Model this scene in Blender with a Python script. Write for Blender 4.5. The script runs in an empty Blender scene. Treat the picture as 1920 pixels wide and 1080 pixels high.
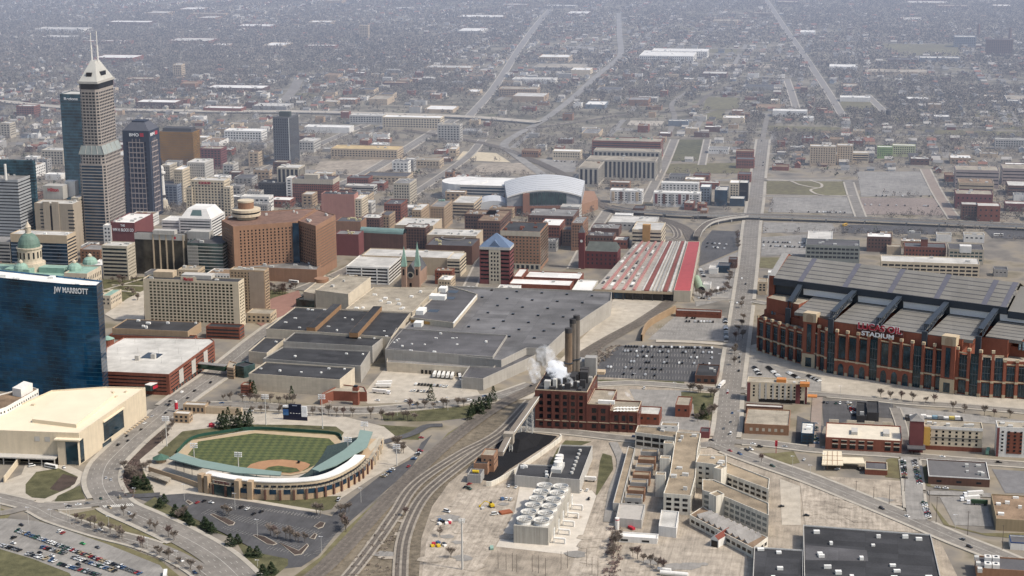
import bpy, math, random
import numpy as np
from mathutils import Vector, Matrix
random.seed(7); RNG = np.random.default_rng(11)
SC = bpy.context.scene; COL = SC.collection
# ---------------------------------------------------------------- camera model (metres; x east, y north, z up)
E0, N0, H = -2192.1, -879.5, 468.65
YAW, PIT, F, ROLL = 1.38132317, 0.236899329, 3318.32, -0.0072145
def _basis():
    sy, cy, sp, cp = math.sin(YAW), math.cos(YAW), math.sin(PIT), math.cos(PIT)
    fw = Vector((sy*cp, cy*cp, -sp)); r = Vector((cy, -sy, 0)); u = r.cross(fw)
    c, s = math.cos(ROLL), math.sin(ROLL)
    return fw, c*r + s*u, -s*r + c*u
FW, RT, UP = _basis()
def g(px, py, z=0.0):                     # survey of the photograph: image point -> place on the level z
    d = FW + (px-960)/F*RT + (540-py)/F*UP
    t = (z-H)/d.z
    return Vector((E0+t*d.x, N0+t*d.y, z))
def pj(p):
    d = Vector((p[0]-E0, p[1]-N0, p[2]-H)); w = d.dot(FW)
    return 960+F*d.dot(RT)/w, 540-F*d.dot(UP)/w
def ht(bx, by, ty):                       # height of a vertical edge standing at (bx,by) and ending at image row ty
    G = g(bx, by); lo, hi = 0., 450.
    for _ in range(40):
        m = (lo+hi)/2
        if pj((G.x, G.y, m))[1] > ty: lo = m
        else: hi = m
    return lo
def cdist(p): return math.dist((p[0], p[1], p[2] if len(p) > 2 else 0), (E0, N0, H))
# ---------------------------------------------------------------- materials
MATS = {}
def mat(name, col, rough=.85, var=.12, s=.15, s2=.012, metal=0., spec=.3, tint=None, bump=0., streak=0., patch=None, panel=None, tracks=0., fine=.25):
    if name in MATS: return MATS[name]
    m = bpy.data.materials.new(name); m.use_nodes = True; nt = m.node_tree; n = nt.nodes; l = nt.links
    b = n['Principled BSDF']; b.inputs['Roughness'].default_value = rough; b.inputs['Metallic'].default_value = metal
    b.inputs['Specular IOR Level'].default_value = spec
    geo = n.new('ShaderNodeNewGeometry')
    def noise(sc, det=3, stretch=None):
        t = n.new('ShaderNodeTexNoise'); t.inputs['Scale'].default_value = sc; t.inputs['Detail'].default_value = det
        if stretch:
            mp = n.new('ShaderNodeMapping'); mp.inputs['Scale'].default_value = stretch
            l.new(geo.outputs['Position'], mp.inputs['Vector']); l.new(mp.outputs[0], t.inputs['Vector'])
        else: l.new(geo.outputs['Position'], t.inputs['Vector'])
        return t.outputs[0]
    def mth(op, a, c):
        x = n.new('ShaderNodeMath'); x.operation = op
        for i, v in enumerate((a, c)):
            if isinstance(v, (int, float)): x.inputs[i].default_value = v
            else: l.new(v, x.inputs[i])
        return x.outputs[0]
    f = mth('ADD', mth('ADD', mth('MULTIPLY', noise(s), .67-fine), mth('MULTIPLY', noise(s2), .33)), mth('MULTIPLY', noise(.95, 2), fine))
    if tracks: f = mth('ADD', mth('MULTIPLY', f, 1-tracks), mth('MULTIPLY', noise(1, 3, (.035, .5, .3)), tracks))
    if streak: f = mth('ADD', mth('MULTIPLY', f, 1-streak), mth('MULTIPLY', noise(1, 2, (.6, .6, .03)), streak))
    mx = n.new('ShaderNodeMix'); mx.data_type = 'RGBA'
    mr = n.new('ShaderNodeMapRange'); mr.inputs[1].default_value = .3; mr.inputs[2].default_value = .7
    l.new(f, mr.inputs[0]); l.new(mr.outputs[0], mx.inputs[0])
    t = tint or col
    mx.inputs[6].default_value = (*[max(0, c*(1-var*1.6)) for c in col], 1)
    mx.inputs[7].default_value = (*[min(1, c*(1+var*1.4)) for c in t], 1)
    res = mx.outputs[2]
    for q, wall in ((patch, 0), (panel, 1)):
        if not q: continue
        bt = n.new('ShaderNodeTexBrick'); bt.inputs['Scale'].default_value = 1; bt.inputs['Brick Width'].default_value = q[0]; bt.inputs['Row Height'].default_value = q[1]; bt.inputs['Mortar Size'].default_value = q[3] if len(q) > 3 else .12; bt.inputs['Mortar Smooth'].default_value = .3
        bt.inputs['Color1'].default_value = (*[1-q[2]]*3, 1); bt.inputs['Color2'].default_value = (*[1+q[2]]*3, 1); bt.inputs['Mortar'].default_value = (*[1-q[2]*1.6]*3, 1); bt.offset = 0
        sx = n.new('ShaderNodeSeparateXYZ'); cx = n.new('ShaderNodeCombineXYZ'); l.new(geo.outputs['Position'], sx.inputs[0])
        if wall: l.new(mth('ADD', mth('MULTIPLY', sx.outputs[0], .7), sx.outputs[1]), cx.inputs[0]); l.new(sx.outputs[2], cx.inputs[1])
        else: l.new(sx.outputs[1], cx.inputs[0]); l.new(sx.outputs[0], cx.inputs[1])
        l.new(cx.outputs[0], bt.inputs['Vector']); mm = n.new('ShaderNodeMix'); mm.data_type = 'RGBA'; mm.blend_type = 'MULTIPLY'; mm.inputs[0].default_value = 1; mm.clamp_result = False; l.new(res, mm.inputs[6]); l.new(bt.outputs[0], mm.inputs[7]); res = mm.outputs[2]
    l.new(res, b.inputs['Base Color'])
    if bump:
        bp = n.new('ShaderNodeBump'); bp.inputs['Strength'].default_value = bump; bp.inputs['Distance'].default_value = .3
        l.new(noise(1.2), bp.inputs['Height']); l.new(bp.outputs[0], b.inputs['Normal'])
    MATS[name] = m; return m
def glassmat(name, col, rough=.12, metal=.25, spec=.6, var=.5, s=.09, panel=None):
    m = mat(name, col, rough, var, s, .03, metal, spec, panel=panel, fine=.04); nt = m.node_tree
    return m
# ---------------------------------------------------------------- mesh builder
ORG = {}
class MB:
    def __init__(s): s.v = []; s.f = []
    def add(s, vs, fs):
        o = len(s.v); s.v += [tuple(v) for v in vs]; s.f += [tuple(i+o for i in f) for f in fs]
    def quad(s, a, b, c, d): s.add([a, b, c, d], [(0, 1, 2, 3)])
    def poly(s, pts, z=None): s.add([(p[0], p[1], p[2] if z is None else z) for p in pts], [tuple(range(len(pts)))])
    def prism(s, pts, z0, z1, top=True, bot=False):
        n = len(pts); s.add([(p[0], p[1], z0) for p in pts]+[(p[0], p[1], z1) for p in pts],
            [(i, (i+1) % n, n+(i+1) % n, n+i) for i in range(n)]+([tuple(range(n, 2*n))] if top else [])+([tuple(range(n-1, -1, -1))] if bot else []))
    def frustum(s, p0, z0, p1, z1, top=True):
        n = len(p0); s.add([(p[0], p[1], z0) for p in p0]+[(p[0], p[1], z1) for p in p1],
            [(i, (i+1) % n, n+(i+1) % n, n+i) for i in range(n)]+([tuple(range(n, 2*n))] if top else []))
    def box(s, c, dx, dy, z0, z1, rot=0.):
        cs, sn = math.cos(rot), math.sin(rot)
        s.prism([(c[0]+x*cs-y*sn, c[1]+x*sn+y*cs) for x, y in ((-dx/2, -dy/2), (dx/2, -dy/2), (dx/2, dy/2), (-dx/2, dy/2))], z0, z1, True, True)
    def cyl(s, c, r, z0, z1, n=12, r1=None):
        r1 = r if r1 is None else r1
        A = [(c[0]+r*math.cos(2*math.pi*i/n), c[1]+r*math.sin(2*math.pi*i/n)) for i in range(n)]
        B = [(c[0]+r1*math.cos(2*math.pi*i/n), c[1]+r1*math.sin(2*math.pi*i/n)) for i in range(n)]
        s.frustum(A, z0, B, z1)
    def lathe(s, c, prof, n=16):
        vs = [(c[0]+r*math.cos(2*math.pi*i/n), c[1]+r*math.sin(2*math.pi*i/n), z) for r, z in prof for i in range(n)]
        s.add(vs, [(k*n+i, k*n+(i+1) % n, (k+1)*n+(i+1) % n, (k+1)*n+i) for k in range(len(prof)-1) for i in range(n)])
    def bar(s, a, b, w, w2=None, n=4):
        a, b = Vector(a), Vector(b); d = (b-a).normalized()
        x = d.cross(Vector((0, 0, 1))); x = Vector((1, 0, 0)) if x.length < 1e-4 else x.normalized(); y = d.cross(x)
        w2 = w if w2 is None else w2
        R = lambda c, r: [c+(x*math.cos(t)+y*math.sin(t))*r for t in [math.pi/n+2*math.pi*i/n for i in range(n)]]
        s.add(R(a, w)+R(b, w2), [(i, (i+1) % n, n+(i+1) % n, n+i) for i in range(n)]+[tuple(range(n-1, -1, -1)), tuple(range(n, 2*n))])
    def build(s, name, m, parent=None, **k):
        me = bpy.data.meshes.new(name); o = ORG.get(parent.name, Vector((0, 0, 0))) if parent else Vector((0, 0, 0))
        loc = k.pop('loc', None)
        if loc is not None: o = Vector(loc)
        me.from_pydata([(v[0]-o.x, v[1]-o.y, v[2]-o.z) for v in s.v], [], s.f); me.materials.append(m); me.update()
        ob = bpy.data.objects.new(name, me); COL.objects.link(ob)
        if parent: ob.parent = parent; ORG[ob.name] = ORG[parent.name]
        else: ob.location = o; ORG[ob.name] = o
        for a, v in k.items(): ob[a] = v
        return ob
USED = {}
def thing(name, label, cat, loc, group=None):
    o = bpy.data.objects.new(name, None); COL.objects.link(o); o.empty_display_size = .5
    o.location = loc; ORG[o.name] = Vector(loc); o['label'] = label; o['category'] = cat
    if group: o['group'] = group
    return o
def structure(o): o['kind'] = 'structure'; return o
def xy(p): return (p[0], p[1])
def lerp(a, b, t): return (a[0]+(b[0]-a[0])*t, a[1]+(b[1]-a[1])*t)
def inset(poly, d):
    n = len(poly); out = []
    for i in range(n):
        p0, p1, p2 = [Vector((poly[j % n][0], poly[j % n][1])) for j in (i-1, i, i+1)]
        e1 = (p1-p0).normalized(); e2 = (p2-p1).normalized()
        n1 = Vector((-e1.y, e1.x)); n2 = Vector((-e2.y, e2.x)); b = n1+n2
        k = max(.35, 1+n1.dot(n2)); out.append(tuple(p1+b*(d/k)))
    return out
def area(p): return sum(p[i][0]*p[(i+1) % len(p)][1]-p[(i+1) % len(p)][0]*p[i][1] for i in range(len(p)))/2
def ccw(p): return list(p) if area(p) > 0 else list(p)[::-1]
def inside(q, poly):
    c = False; j = len(poly)-1
    for i in range(len(poly)):
        if (poly[i][1] > q[1]) != (poly[j][1] > q[1]) and q[0] < (poly[j][0]-poly[i][0])*(q[1]-poly[i][1])/(poly[j][1]-poly[i][1])+poly[i][0]: c = not c
        j = i
    return c
def text(s, name, m, parent, a, b, size, up=(0, 0, 1), off=.25, sx=1.):     # lettering from a to b along a wall
    a, b = Vector(a), Vector(b); d = (b-a); L = d.length; x = d.normalized(); z = Vector(up); y = z.cross(x)
    cu = bpy.data.curves.new(name, 'FONT'); cu.body = s; cu.size = 1; cu.extrude = .12; cu.offset = .03
    t = bpy.data.objects.new(name, cu); COL.objects.link(t); bpy.context.view_layer.update()
    me = bpy.data.meshes.new_from_object(t.evaluated_get(bpy.context.evaluated_depsgraph_get()))
    bpy.data.objects.remove(t); w = max(v.co.x for v in me.vertices)-min(v.co.x for v in me.vertices); x0 = min(v.co.x for v in me.vertices)
    o = ORG[parent.name]; mb_off = -y*off
    for v in me.vertices:
        c = v.co; p = a + x*((c.x-x0)*L/w) + z*(c.y*size/.7) - y*(c.z*.5) + mb_off
        v.co = p-o
    me.materials.clear(); me.materials.append(m); ob = bpy.data.objects.new(name, me); COL.objects.link(ob); ob.parent = parent; ORG[ob.name] = o
    return ob
# ---------------------------------------------------------------- buildings
FOOT = []                                  # plan outlines already taken
def rects(A, B, z0, z1, st):
    """st: (kind, pitch, width share, storey height, height share[, margin]) -> window rectangles on the wall A-B"""
    k, pitch, fw, sh, fh = st[:5]; mg = st[5] if len(st) > 5 else .6
    W = math.dist(A, B); Z = z1-z0; out = []
    nz = max(1, int(round(Z/sh))); dz = Z/nz
    if k == 'r':
        return [(mg, W-mg, z0+dz*(i+.5-fh/2), z0+dz*(i+.5+fh/2)) for i in range(nz)] if W > 2*mg+.5 else []
    nx = max(1, int(round((W-2*mg)/pitch))); dx = (W-2*mg)/nx
    if dx <= .3: return []
    if k == 'v': return [(mg+dx*(i+.5-fw/2), mg+dx*(i+.5+fw/2), z0+.4, z1-.4) for i in range(nx)]
    return [(mg+dx*(i+.5-fw/2), mg+dx*(i+.5+fw/2), z0+dz*(j+.5-fh/2), z0+dz*(j+.5+fh/2)) for j in range(nz) for i in range(nx)]
def windows(root, todo, m, name='window', off=.07, cap=100):
    """todo: list of (A, B, rect). The hundred that show largest are parts of their own, the rest one part."""
    R = []
    for A, B, r in todo:
        d = Vector((B[0]-A[0], B[1]-A[1])).normalized(); nrm = Vector((d.y, -d.x)); c = Vector(A)+d*(r[0]+r[1])/2
        fac = -(nrm.x*(c.x-E0)+nrm.y*(c.y-N0))/max(1, math.hypot(c.x-E0, c.y-N0))
        if fac < -.25: continue
        R.append(((r[1]-r[0])*(r[3]-r[2])*max(fac, .01), d, nrm, A, r))
    R.sort(key=lambda t: -t[0]); cache = {}; o = ORG[root.name]
    for sc, d, nrm, A, r in R[:cap]:
        w, h = round(r[1]-r[0], 2), round(r[3]-r[2], 2)
        if (w, h) not in cache:
            me = bpy.data.meshes.new(name)
            me.from_pydata([(-w/2, 0, 0), (w/2, 0, 0), (w/2, 0, h), (-w/2, 0, h), (-w/2, -.0, -.0), (w/2, .06, 0), (w/2, .06, h), (-w/2, .06, h), (-w/2, .06, 0)],
                [], [(0, 1, 2, 3), (1, 5, 6, 2), (3, 2, 6, 7), (0, 3, 7, 8)]); me.materials.append(m); cache[w, h] = me
        ob = bpy.data.objects.new(name, cache[w, h]); COL.objects.link(ob); ob.parent = root
        p = Vector(A)+d*(r[0]+r[1])/2+nrm*off
        ob.location = (p.x-o.x, p.y-o.y, r[2]-o.z); ob.rotation_euler = (0, 0, math.atan2(d.y, d.x))
    if len(R) > cap:
        mb = MB()
        for sc, d, nrm, A, r in R[cap:]:
            a = Vector(A)+d*r[0]+nrm*off; b = Vector(A)+d*r[1]+nrm*off
            mb.quad((a.x, a.y, r[2]), (b.x, b.y, r[2]), (b.x, b.y, r[3]), (a.x, a.y, r[3]))
        mb.build(name, m, root, kind='stuff')
def shell(root, poly, z0, z1, wm, rm, par=.9, name='wall', rname='roof', cop=None):
    poly = ccw(poly); ins = inset(poly, .5); mb = MB(); n = len(poly)
    mb.prism(poly, z0, z1+par, top=False)
    P = [(p[0], p[1], z1+par) for p in poly]; I = [(p[0], p[1], z1+par) for p in ins]; J = [(p[0], p[1], z1-.05) for p in ins]
    cb = MB() if cop else mb
    for i in range(n):
        j = (i+1) % n
        cb.quad(P[i], P[j], I[j], I[i]); mb.quad(I[i], I[j], J[j], J[i])
    mb.build(name, wm, root)
    if cop:
        q = [(p[0], p[1]) for p in inset(poly, -.06)]
        for i in range(n):
            j = (i+1) % n; a, b = q[i], q[j]
            cb.quad((a[0], a[1], z1+par-.7), (b[0], b[1], z1+par-.7), (b[0], b[1], z1+par+.03), (a[0], a[1], z1+par+.03))
        cb.build('coping', cop, root)
    rb = MB(); rb.poly(ins, z1); rb.build(rname, rm, root)
def units(root, poly, z, n, m, seed=0, size=(2, 5), hh=(1.2, 2.6), name='rooftop_unit'):
    rd = random.Random(seed); xs = [p[0] for p in poly]; ys = [p[1] for p in poly]; k = 0; t = 0
    big = inset(ccw(poly), 3)
    while k < n and t < 200:
        t += 1; q = (rd.uniform(min(xs), max(xs)), rd.uniform(min(ys), max(ys)))
        if not inside(q, big): continue
        mb = MB(); a = rd.uniform(*size); b = rd.uniform(*size)*.7; e = poly[1][0]-poly[0][0], poly[1][1]-poly[0][1]
        mb.box(q, a, b, z, z+rd.uniform(*hh), math.atan2(e[1], e[0])); mb.build(name, m, root); k += 1
def east_corner(B, z, xC):
    lo, hi = 0., 500.
    for _ in range(40):
        m = (lo+hi)/2
        if pj((B[0]+m, B[1], z))[0] < xC: lo = m
        else: hi = m
    return lo
def north_len(B, z, xA):
    lo, hi = 0., 900.
    for _ in range(40):
        m = (lo+hi)/2
        if pj((B[0], B[1]+m, z))[0] > xA: lo = m
        else: hi = m
    return lo
def plan(xa, xb, yt, base, dep):
    """west face from image column xa to xb, roof row yt at xb; base = image row of the ground there (>height) or ('h', metres);
    dep = depth east in metres, or ('x', column of the far south corner)"""
    h = base[1] if isinstance(base, tuple) else ht(xb, base, yt)
    B = g(xb, yt, h); L = north_len(B, h, xa)
    d = east_corner(B, h, dep[1]) if isinstance(dep, tuple) else dep
    return [(B.x, B.y+L), (B.x, B.y), (B.x+d, B.y), (B.x+d, B.y+L)], h
def building(name, label, P, h, wall, roof, faces=None, z0=0., nu=0, wn='window', glass=None, par=.9, cat='building', top=1.2, bot=4.,
             cop=None, group=None, root=None, zb=0., umat=None):
    P = ccw(P)
    if root is None:
        c = (sum(p[0] for p in P)/len(P), sum(p[1] for p in P)/len(P), zb); root = thing(name, label, cat, c, group)
    if z0 < 1: FOOT.append(P)
    shell(root, P, z0, h, wall, roof, par, cop=cop)
    if faces:
        groups = {}
        for i in range(len(P)):
            st = faces if isinstance(faces, tuple) else faces.get(i)
            if not st: continue
            A, B = P[i], P[(i+1) % len(P)]
            nm = st[6] if len(st) > 6 else ('window_band' if st[0] == 'r' else wn)
            groups.setdefault(nm, []).extend((A, B, r) for r in rects(A, B, z0+bot, h-top, st))
        for nm, todo in groups.items(): windows(root, todo, glass or GL, nm)
    if nu: units(root, P, h, nu, umat or M_unit, int(P[0][0]*7+h), name='rooftop_unit')
    return root
# ---------------------------------------------------------------- palette
GL = glassmat('dark_glass', (.028, .036, .046)); GLB = glassmat('blue_glass', (.02, .05, .085)); GLG = glassmat('green_glass', (.05, .085, .085))
GLT = glassmat('teal_glass', (.03, .08, .105), var=.6, panel=(3, 4, .3)); GLW = glassmat('black_glass', (.012, .014, .02))
M_unit = mat('unit_metal', (.5, .49, .46), .6); M_unitw = mat('unit_white', (.74, .73, .69), .6)
W_tan = mat('tan_stone', (.47, .375, .265), streak=.3); W_cream = mat('cream_stucco', (.57, .485, .36), streak=.3); W_conv = mat('cream_panel', (.5, .43, .335), streak=.35)
W_lime = mat('limestone', (.45, .4, .32), streak=.4); W_white = mat('white_paint', (.68, .66, .62), streak=.35); W_grey = mat('grey_concrete', (.31, .3, .285), streak=.4)
W_lgrey = mat('pale_concrete', (.44, .42, .385), streak=.4); W_brick = mat('red_brick', (.2, .072, .048), streak=.3, var=.2); W_dbrick = mat('dark_brick', (.125, .068, .052), streak=.3, var=.2)
W_brown = mat('brown_brick', (.26, .145, .09), streak=.3, var=.16); W_orange = mat('orange_brick', (.29, .168, .108), streak=.3, var=.12); W_pink = mat('pink_stone', (.36, .18, .145), streak=.3)
W_dark = mat('dark_stone', (.05, .048, .05)); W_mar = mat('maroon_stone', (.17, .06, .06), streak=.2); W_blue = mat('blue_grey_panel', (.17, .2, .235)); W_navy = mat('navy_stone', (.03, .04, .065))
W_buff = mat('buff_brick', (.37, .27, .18), streak=.35); W_conc = mat('stained_concrete', (.6, .56, .48), streak=.55, var=.2)
R_dark = mat('dark_membrane', (.042, .042, .045), var=.35, s=.06, patch=(22, 9, .22, .1)); R_dgrey = mat('dark_grey_membrane', (.095, .092, .096), var=.3, s=.05, patch=(26, 11, .12, .12)); R_grey = mat('grey_roof', (.22, .21, .2), var=.3, s=.08, patch=(14, 9, .12))
R_tan = mat('gravel_roof', (.32, .28, .22), var=.34, s=.09, patch=(18, 12, .1)); R_lt = mat('pale_roof', (.5, .48, .44), var=.24, s=.08, patch=(16, 10, .1)); R_white = mat('white_roof', (.72, .7, .66), var=.14, s=.06, patch=(16, 10, .06))
R_brown = mat('brown_roof', (.23, .16, .105), var=.4, s=.09); R_purp = mat('weathered_membrane', (.13, .127, .129), var=.34, s=.05, s2=.012, patch=(34, 15, .16, .2)); R_red = mat('red_metal_roof', (.36, .07, .07), .6)
R_cop = mat('copper_green', (.23, .35, .29), .7, var=.25); R_blue = mat('blue_slate', (.13, .18, .27), .6); R_slate = mat('slate', (.1, .1, .105), var=.25)
G_grass = mat('lawn', (.072, .086, .034), var=.45, s=.12, tint=(.098, .09, .046)); G_dry = mat('dry_grass', (.2, .155, .09), var=.4, s=.12, tint=(.13, .12, .06)); G_soil = mat('mulch', (.07, .05, .04), var=.4)
G_asph = mat('dark_asphalt', (.08, .078, .08), var=.3, s=.1, s2=.02, tracks=.2); G_road = mat('worn_asphalt', (.2, .182, .16), var=.24, s=.12, s2=.015); G_lot = mat('grey_lot', (.245, .23, .21), var=.28, s=.12, s2=.02, patch=(16, 9, .07), tracks=.2)
G_conc = mat('concrete_paving', (.41, .365, .3), var=.2, s=.12, s2=.02, patch=(7, 7, .05)); G_grav = mat('gravel', (.315, .268, .212), var=.45, s=.1, s2=.02, tracks=.18); G_dirt = mat('stained_dirt', (.28, .228, .172), var=.5, s=.16, s2=.03, tint=(.37, .32, .26), tracks=.22)
G_ball = mat('ballast', (.14, .12, .1), var=.35, s=.25); G_pale = mat('pale_ballast', (.285, .25, .205), var=.28, s=.2); G_coal = mat('coal', (.008, .008, .01), var=.4, bump=.8); G_sand = mat('sand', (.52, .44, .31), var=.15)
G_clay = mat('infield_clay', (.35, .195, .105), var=.15); G_track = mat('warning_track', (.4, .31, .2), var=.12)
P_white = mat('road_paint', (.42, .4, .36), var=.25); P_rail = mat('rail_steel', (.09, .075, .065), .5, var=.2)
# ---------------------------------------------------------------- ground sheet: mottled city floor near, winter woods floor far
def ground_mat():
    m = bpy.data.materials.new('city_floor'); m.use_nodes = True; nt = m.node_tree; n = nt.nodes; l = nt.links
    b = n['Principled BSDF']; b.inputs['Roughness'].default_value = .95; b.inputs['Specular IOR Level'].default_value = .1
    geo = n.new('ShaderNodeNewGeometry')
    def ns(sc, det=4):
        t = n.new('ShaderNodeTexNoise'); t.inputs['Scale'].default_value = sc; t.inputs['Detail'].default_value = det
        l.new(geo.outputs['Position'], t.inputs['Vector']); return t.outputs[0]
    def ramp(f, stops):
        r = n.new('ShaderNodeValToRGB'); l.new(f, r.inputs[0])
        while len(r.color_ramp.elements) < len(stops): r.color_ramp.elements.new(.5)
        for e, (p, c) in zip(r.color_ramp.elements, stops): e.position = p; e.color = (*c, 1)
        return r.outputs[0]
    near = ramp(ns(.022, 6), [(.3, (.12, .112, .1)), (.45, (.2, .18, .155)), (.55, (.26, .225, .175)), (.68, (.16, .14, .098))])
    far = ramp(ns(.02, 6), [(.34, (.085, .08, .062)), (.48, (.15, .135, .105)), (.6, (.24, .215, .17)), (.7, (.12, .12, .075))])
    sx = n.new('ShaderNodeSeparateXYZ'); l.new(geo.outputs['Position'], sx.inputs[0])
    mr = n.new('ShaderNodeMapRange'); mr.inputs[1].default_value = 500; mr.inputs[2].default_value = 1100; l.new(sx.outputs[0], mr.inputs[0])
    mx = n.new('ShaderNodeMix'); mx.data_type = 'RGBA'; l.new(mr.outputs[0], mx.inputs[0]); l.new(near, mx.inputs[6]); l.new(far, mx.inputs[7])
    l.new(mx.outputs[2], b.inputs['Base Color']); return m
mb = MB(); mb.quad((-9000, -30000, 0), (60000, -30000, 0), (60000, 30000, 0), (-9000, 30000, 0)); structure(mb.build('ground', ground_mat()))
LAY = [0]
TAKEN = []                                  # outlines where no filler may stand
def patch(name, m, px, z=None, keep=True, kind='structure'):
    LAY[0] += 1; z = .05+.004*LAY[0] if z is None else z
    P = ccw([xy(g(x, y)) for x, y in px]); mb = MB(); mb.poly(P, z)
    o = mb.build(name, m, kind=kind)
    if keep: TAKEN.append(P)
    return o
def curve(px, n=8, world=False):
    W = [Vector((p[0], p[1])) if world else g(*p).to_2d() for p in px]; W = [2*W[0]-W[1]]+W+[2*W[-1]-W[-2]]; out = []
    for i in range(1, len(W)-2):
        a, b, c, d = W[i-1:i+3]
        for k in range(n):
            t = k/n; out.append(.5*((2*b)+(c-a)*t+(2*a-5*b+4*c-d)*t*t+(3*b-a-3*c+d)*t**3))
    return out+[W[-2]]
def offs(C, d):
    out = []
    for i, p in enumerate(C):
        t = (C[min(i+1, len(C)-1)]-C[max(i-1, 0)]).normalized(); out.append(p+Vector((-t.y, t.x))*d)
    return out
def strip(mb, C, a, b, z, z2=None):
    A, B = offs(C, a), offs(C, b)
    for i in range(len(C)-1):
        za, zb = (z, z) if not callable(z) else (z(i/(len(C)-1)), z((i+1)/(len(C)-1)))
        mb.quad((*A[i], za), (*A[i+1], zb), (*B[i+1], zb), (*B[i], za))
def curb(mb, C, a, b, z0, z1):
    A, B = offs(C, a), offs(C, b)
    for i in range(len(C)-1):
        mb.quad((*A[i], z1), (*A[i+1], z1), (*B[i+1], z1), (*B[i], z1))
        mb.quad((*A[i+1], z0), (*A[i], z0), (*A[i], z1), (*A[i+1], z1)); mb.quad((*B[i], z0), (*B[i+1], z0), (*B[i+1], z1), (*B[i], z1))
MARK = MB(); PAVE = MB(); ROADS = []; PJ = []
def road(px, w, m=None, lanes=0, pave=2.5, name='road', z=None, n=8, yellow=False, world=False):
    LAY[0] += 1; z = .05+.004*LAY[0] if z is None else z
    C = curve(px, n, world); mb = MB(); strip(mb, C, -w/2, w/2, z); structure(mb.build(name, m or G_road)); ROADS.append((C, w/2+pave))
    if pave: PJ.append((C, w/2, w/2+pave)); PJ.append((C, -w/2-pave, -w/2))
    if lanes:
        # dashes along each lane line
        L = [0.]
        for i in range(1, len(C)): L.append(L[-1]+(C[i]-C[i-1]).length)
        def at(s):
            i = max(0, min(len(C)-2, next((k for k in range(len(L)) if L[k] > s), len(L)-1)-1)); t = (s-L[i])/max(1e-6, L[i+1]-L[i]); return C[i].lerp(C[i+1], t)
        for k in range(1, lanes):
            d = -w/2+w*k/lanes; s = 2.; mid = abs(d) < .2
            while s < L[-1]-4:
                a, b = at(s), at(s+(6 if mid else 3.4)); t = (b-a).normalized(); q = Vector((-t.y, t.x)); wd = .16 if not mid else .22
                MARK.quad((*(a+q*(d-wd)), z+.03), (*(b+q*(d-wd)), z+.03), (*(b+q*(d+wd)), z+.03), (*(a+q*(d+wd)), z+.03)); s += 6.05 if mid else 11
    return C

# large near patches, back to front -------------------------------------------------
patch('gravel_yard', G_grav, [(590, 1085), (700, 960), (800, 880), (980, 760), (1180, 690), (1340, 690), (1340, 830), (1480, 880), (1560, 920), (1760, 1010), (1800, 1090)], keep=False)
patch('track_verge', mat('track_verge', (.185, .15, .112), var=.5, s=.2, tint=(.155, .128, .092)), [(575, 1090), (640, 1020), (760, 890), (900, 780), (985, 740), (1003, 748), (960, 800), (900, 860), (842, 905), (810, 950), (790, 1010), (785, 1090)], keep=False)
patch('plaza', G_conc, [(1395, 650), (1440, 640), (1930, 745), (1930, 775), (1640, 745), (1380, 715)])
patch('plaza', G_conc, [(990, 735), (1140, 585), (1150, 560), (1265, 545), (1200, 600), (1120, 650), (1010, 745), (880, 762), (880, 748)], keep=True)   # service apron along the halls
patch('parking_lot', G_conc, [(676, 745), (722, 690), (870, 690), (900, 740), (870, 752), (690, 757)])
patch('lawn', G_grass, [(690, 795), (790, 802), (785, 825), (700, 822)]); patch('lawn', G_grass, [(715, 775), (860, 763), (905, 756), (888, 782), (820, 790), (720, 790)], keep=False)
patch('pavement', G_conc, [(250, 860), (300, 830), (330, 790), (390, 768), (640, 780), (720, 800), (780, 850), (700, 895), (600, 960), (430, 945), (300, 930), (255, 905)], keep=False)
patch('lawn', G_grass, [(216, 925), (222, 880), (258, 855), (270, 885), (290, 925), (255, 932)], keep=False)
patch('lawn', G_soil, [(222, 915), (226, 872), (300, 800), (318, 815), (262, 862), (272, 900), (246, 925)], keep=False)
patch('lawn', G_grass, [(465, 935), (640, 930), (622, 955), (605, 958)], keep=False)
# ballpark car park
patch('parking_lot', G_asph, [(250, 932), (352, 925), (470, 941), (601, 963), (622, 968), (640, 950), (713, 892), (776, 858), (790, 830), (810, 815), (770, 880), (700, 940), (630, 1001), (597, 1042), (565, 1063), (524, 1067), (492, 1038), (440, 1010), (360, 970)])
patch('lawn', G_grass, [(265, 948), (290, 932), (335, 958), (400, 990), (490, 1038), (540, 1048), (540, 1060), (510, 1085), (470, 1062), (440, 1010), (360, 985)], keep=False)
patch('lawn', G_dry, [(545, 1085), (600, 1045), (640, 1000), (705, 940), (776, 882), (840, 812), (900, 775), (905, 783), (780, 890), (700, 972), (640, 1040), (600, 1085)], keep=False)
# left bottom: verges, lawns, the far car park
patch('lawn', G_grass, [(-40, 1030), (0, 1030), (60, 1048), (130, 1075), (150, 1110), (-60, 1110)], z=.3); patch('parking_lot', G_lot, [(-60, 975), (10, 972), (69, 977), (150, 1000), (250, 1035), (312, 1062), (330, 1110), (150, 1110), (130, 1076), (60, 1048), (-60, 1020)])
patch('lawn', G_dry, [(72, 976), (110, 973), (200, 1012), (300, 1050), (360, 1100), (330, 1100), (300, 1060), (200, 1020)], keep=False)
patch('lawn', G_dry, [(130, 965), (190, 953), (225, 968), (300, 1000), (345, 1028), (420, 1088), (395, 1088), (330, 1035), (230, 998)], keep=False)
patch('lawn', G_grass, [(48, 908), (68, 885), (110, 878), (146, 894), (132, 914), (84, 935), (60, 933), (48, 925)]); patch('lawn', G_soil, [(93, 917), (118, 889), (146, 895), (140, 908), (112, 922)], keep=False)
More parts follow.
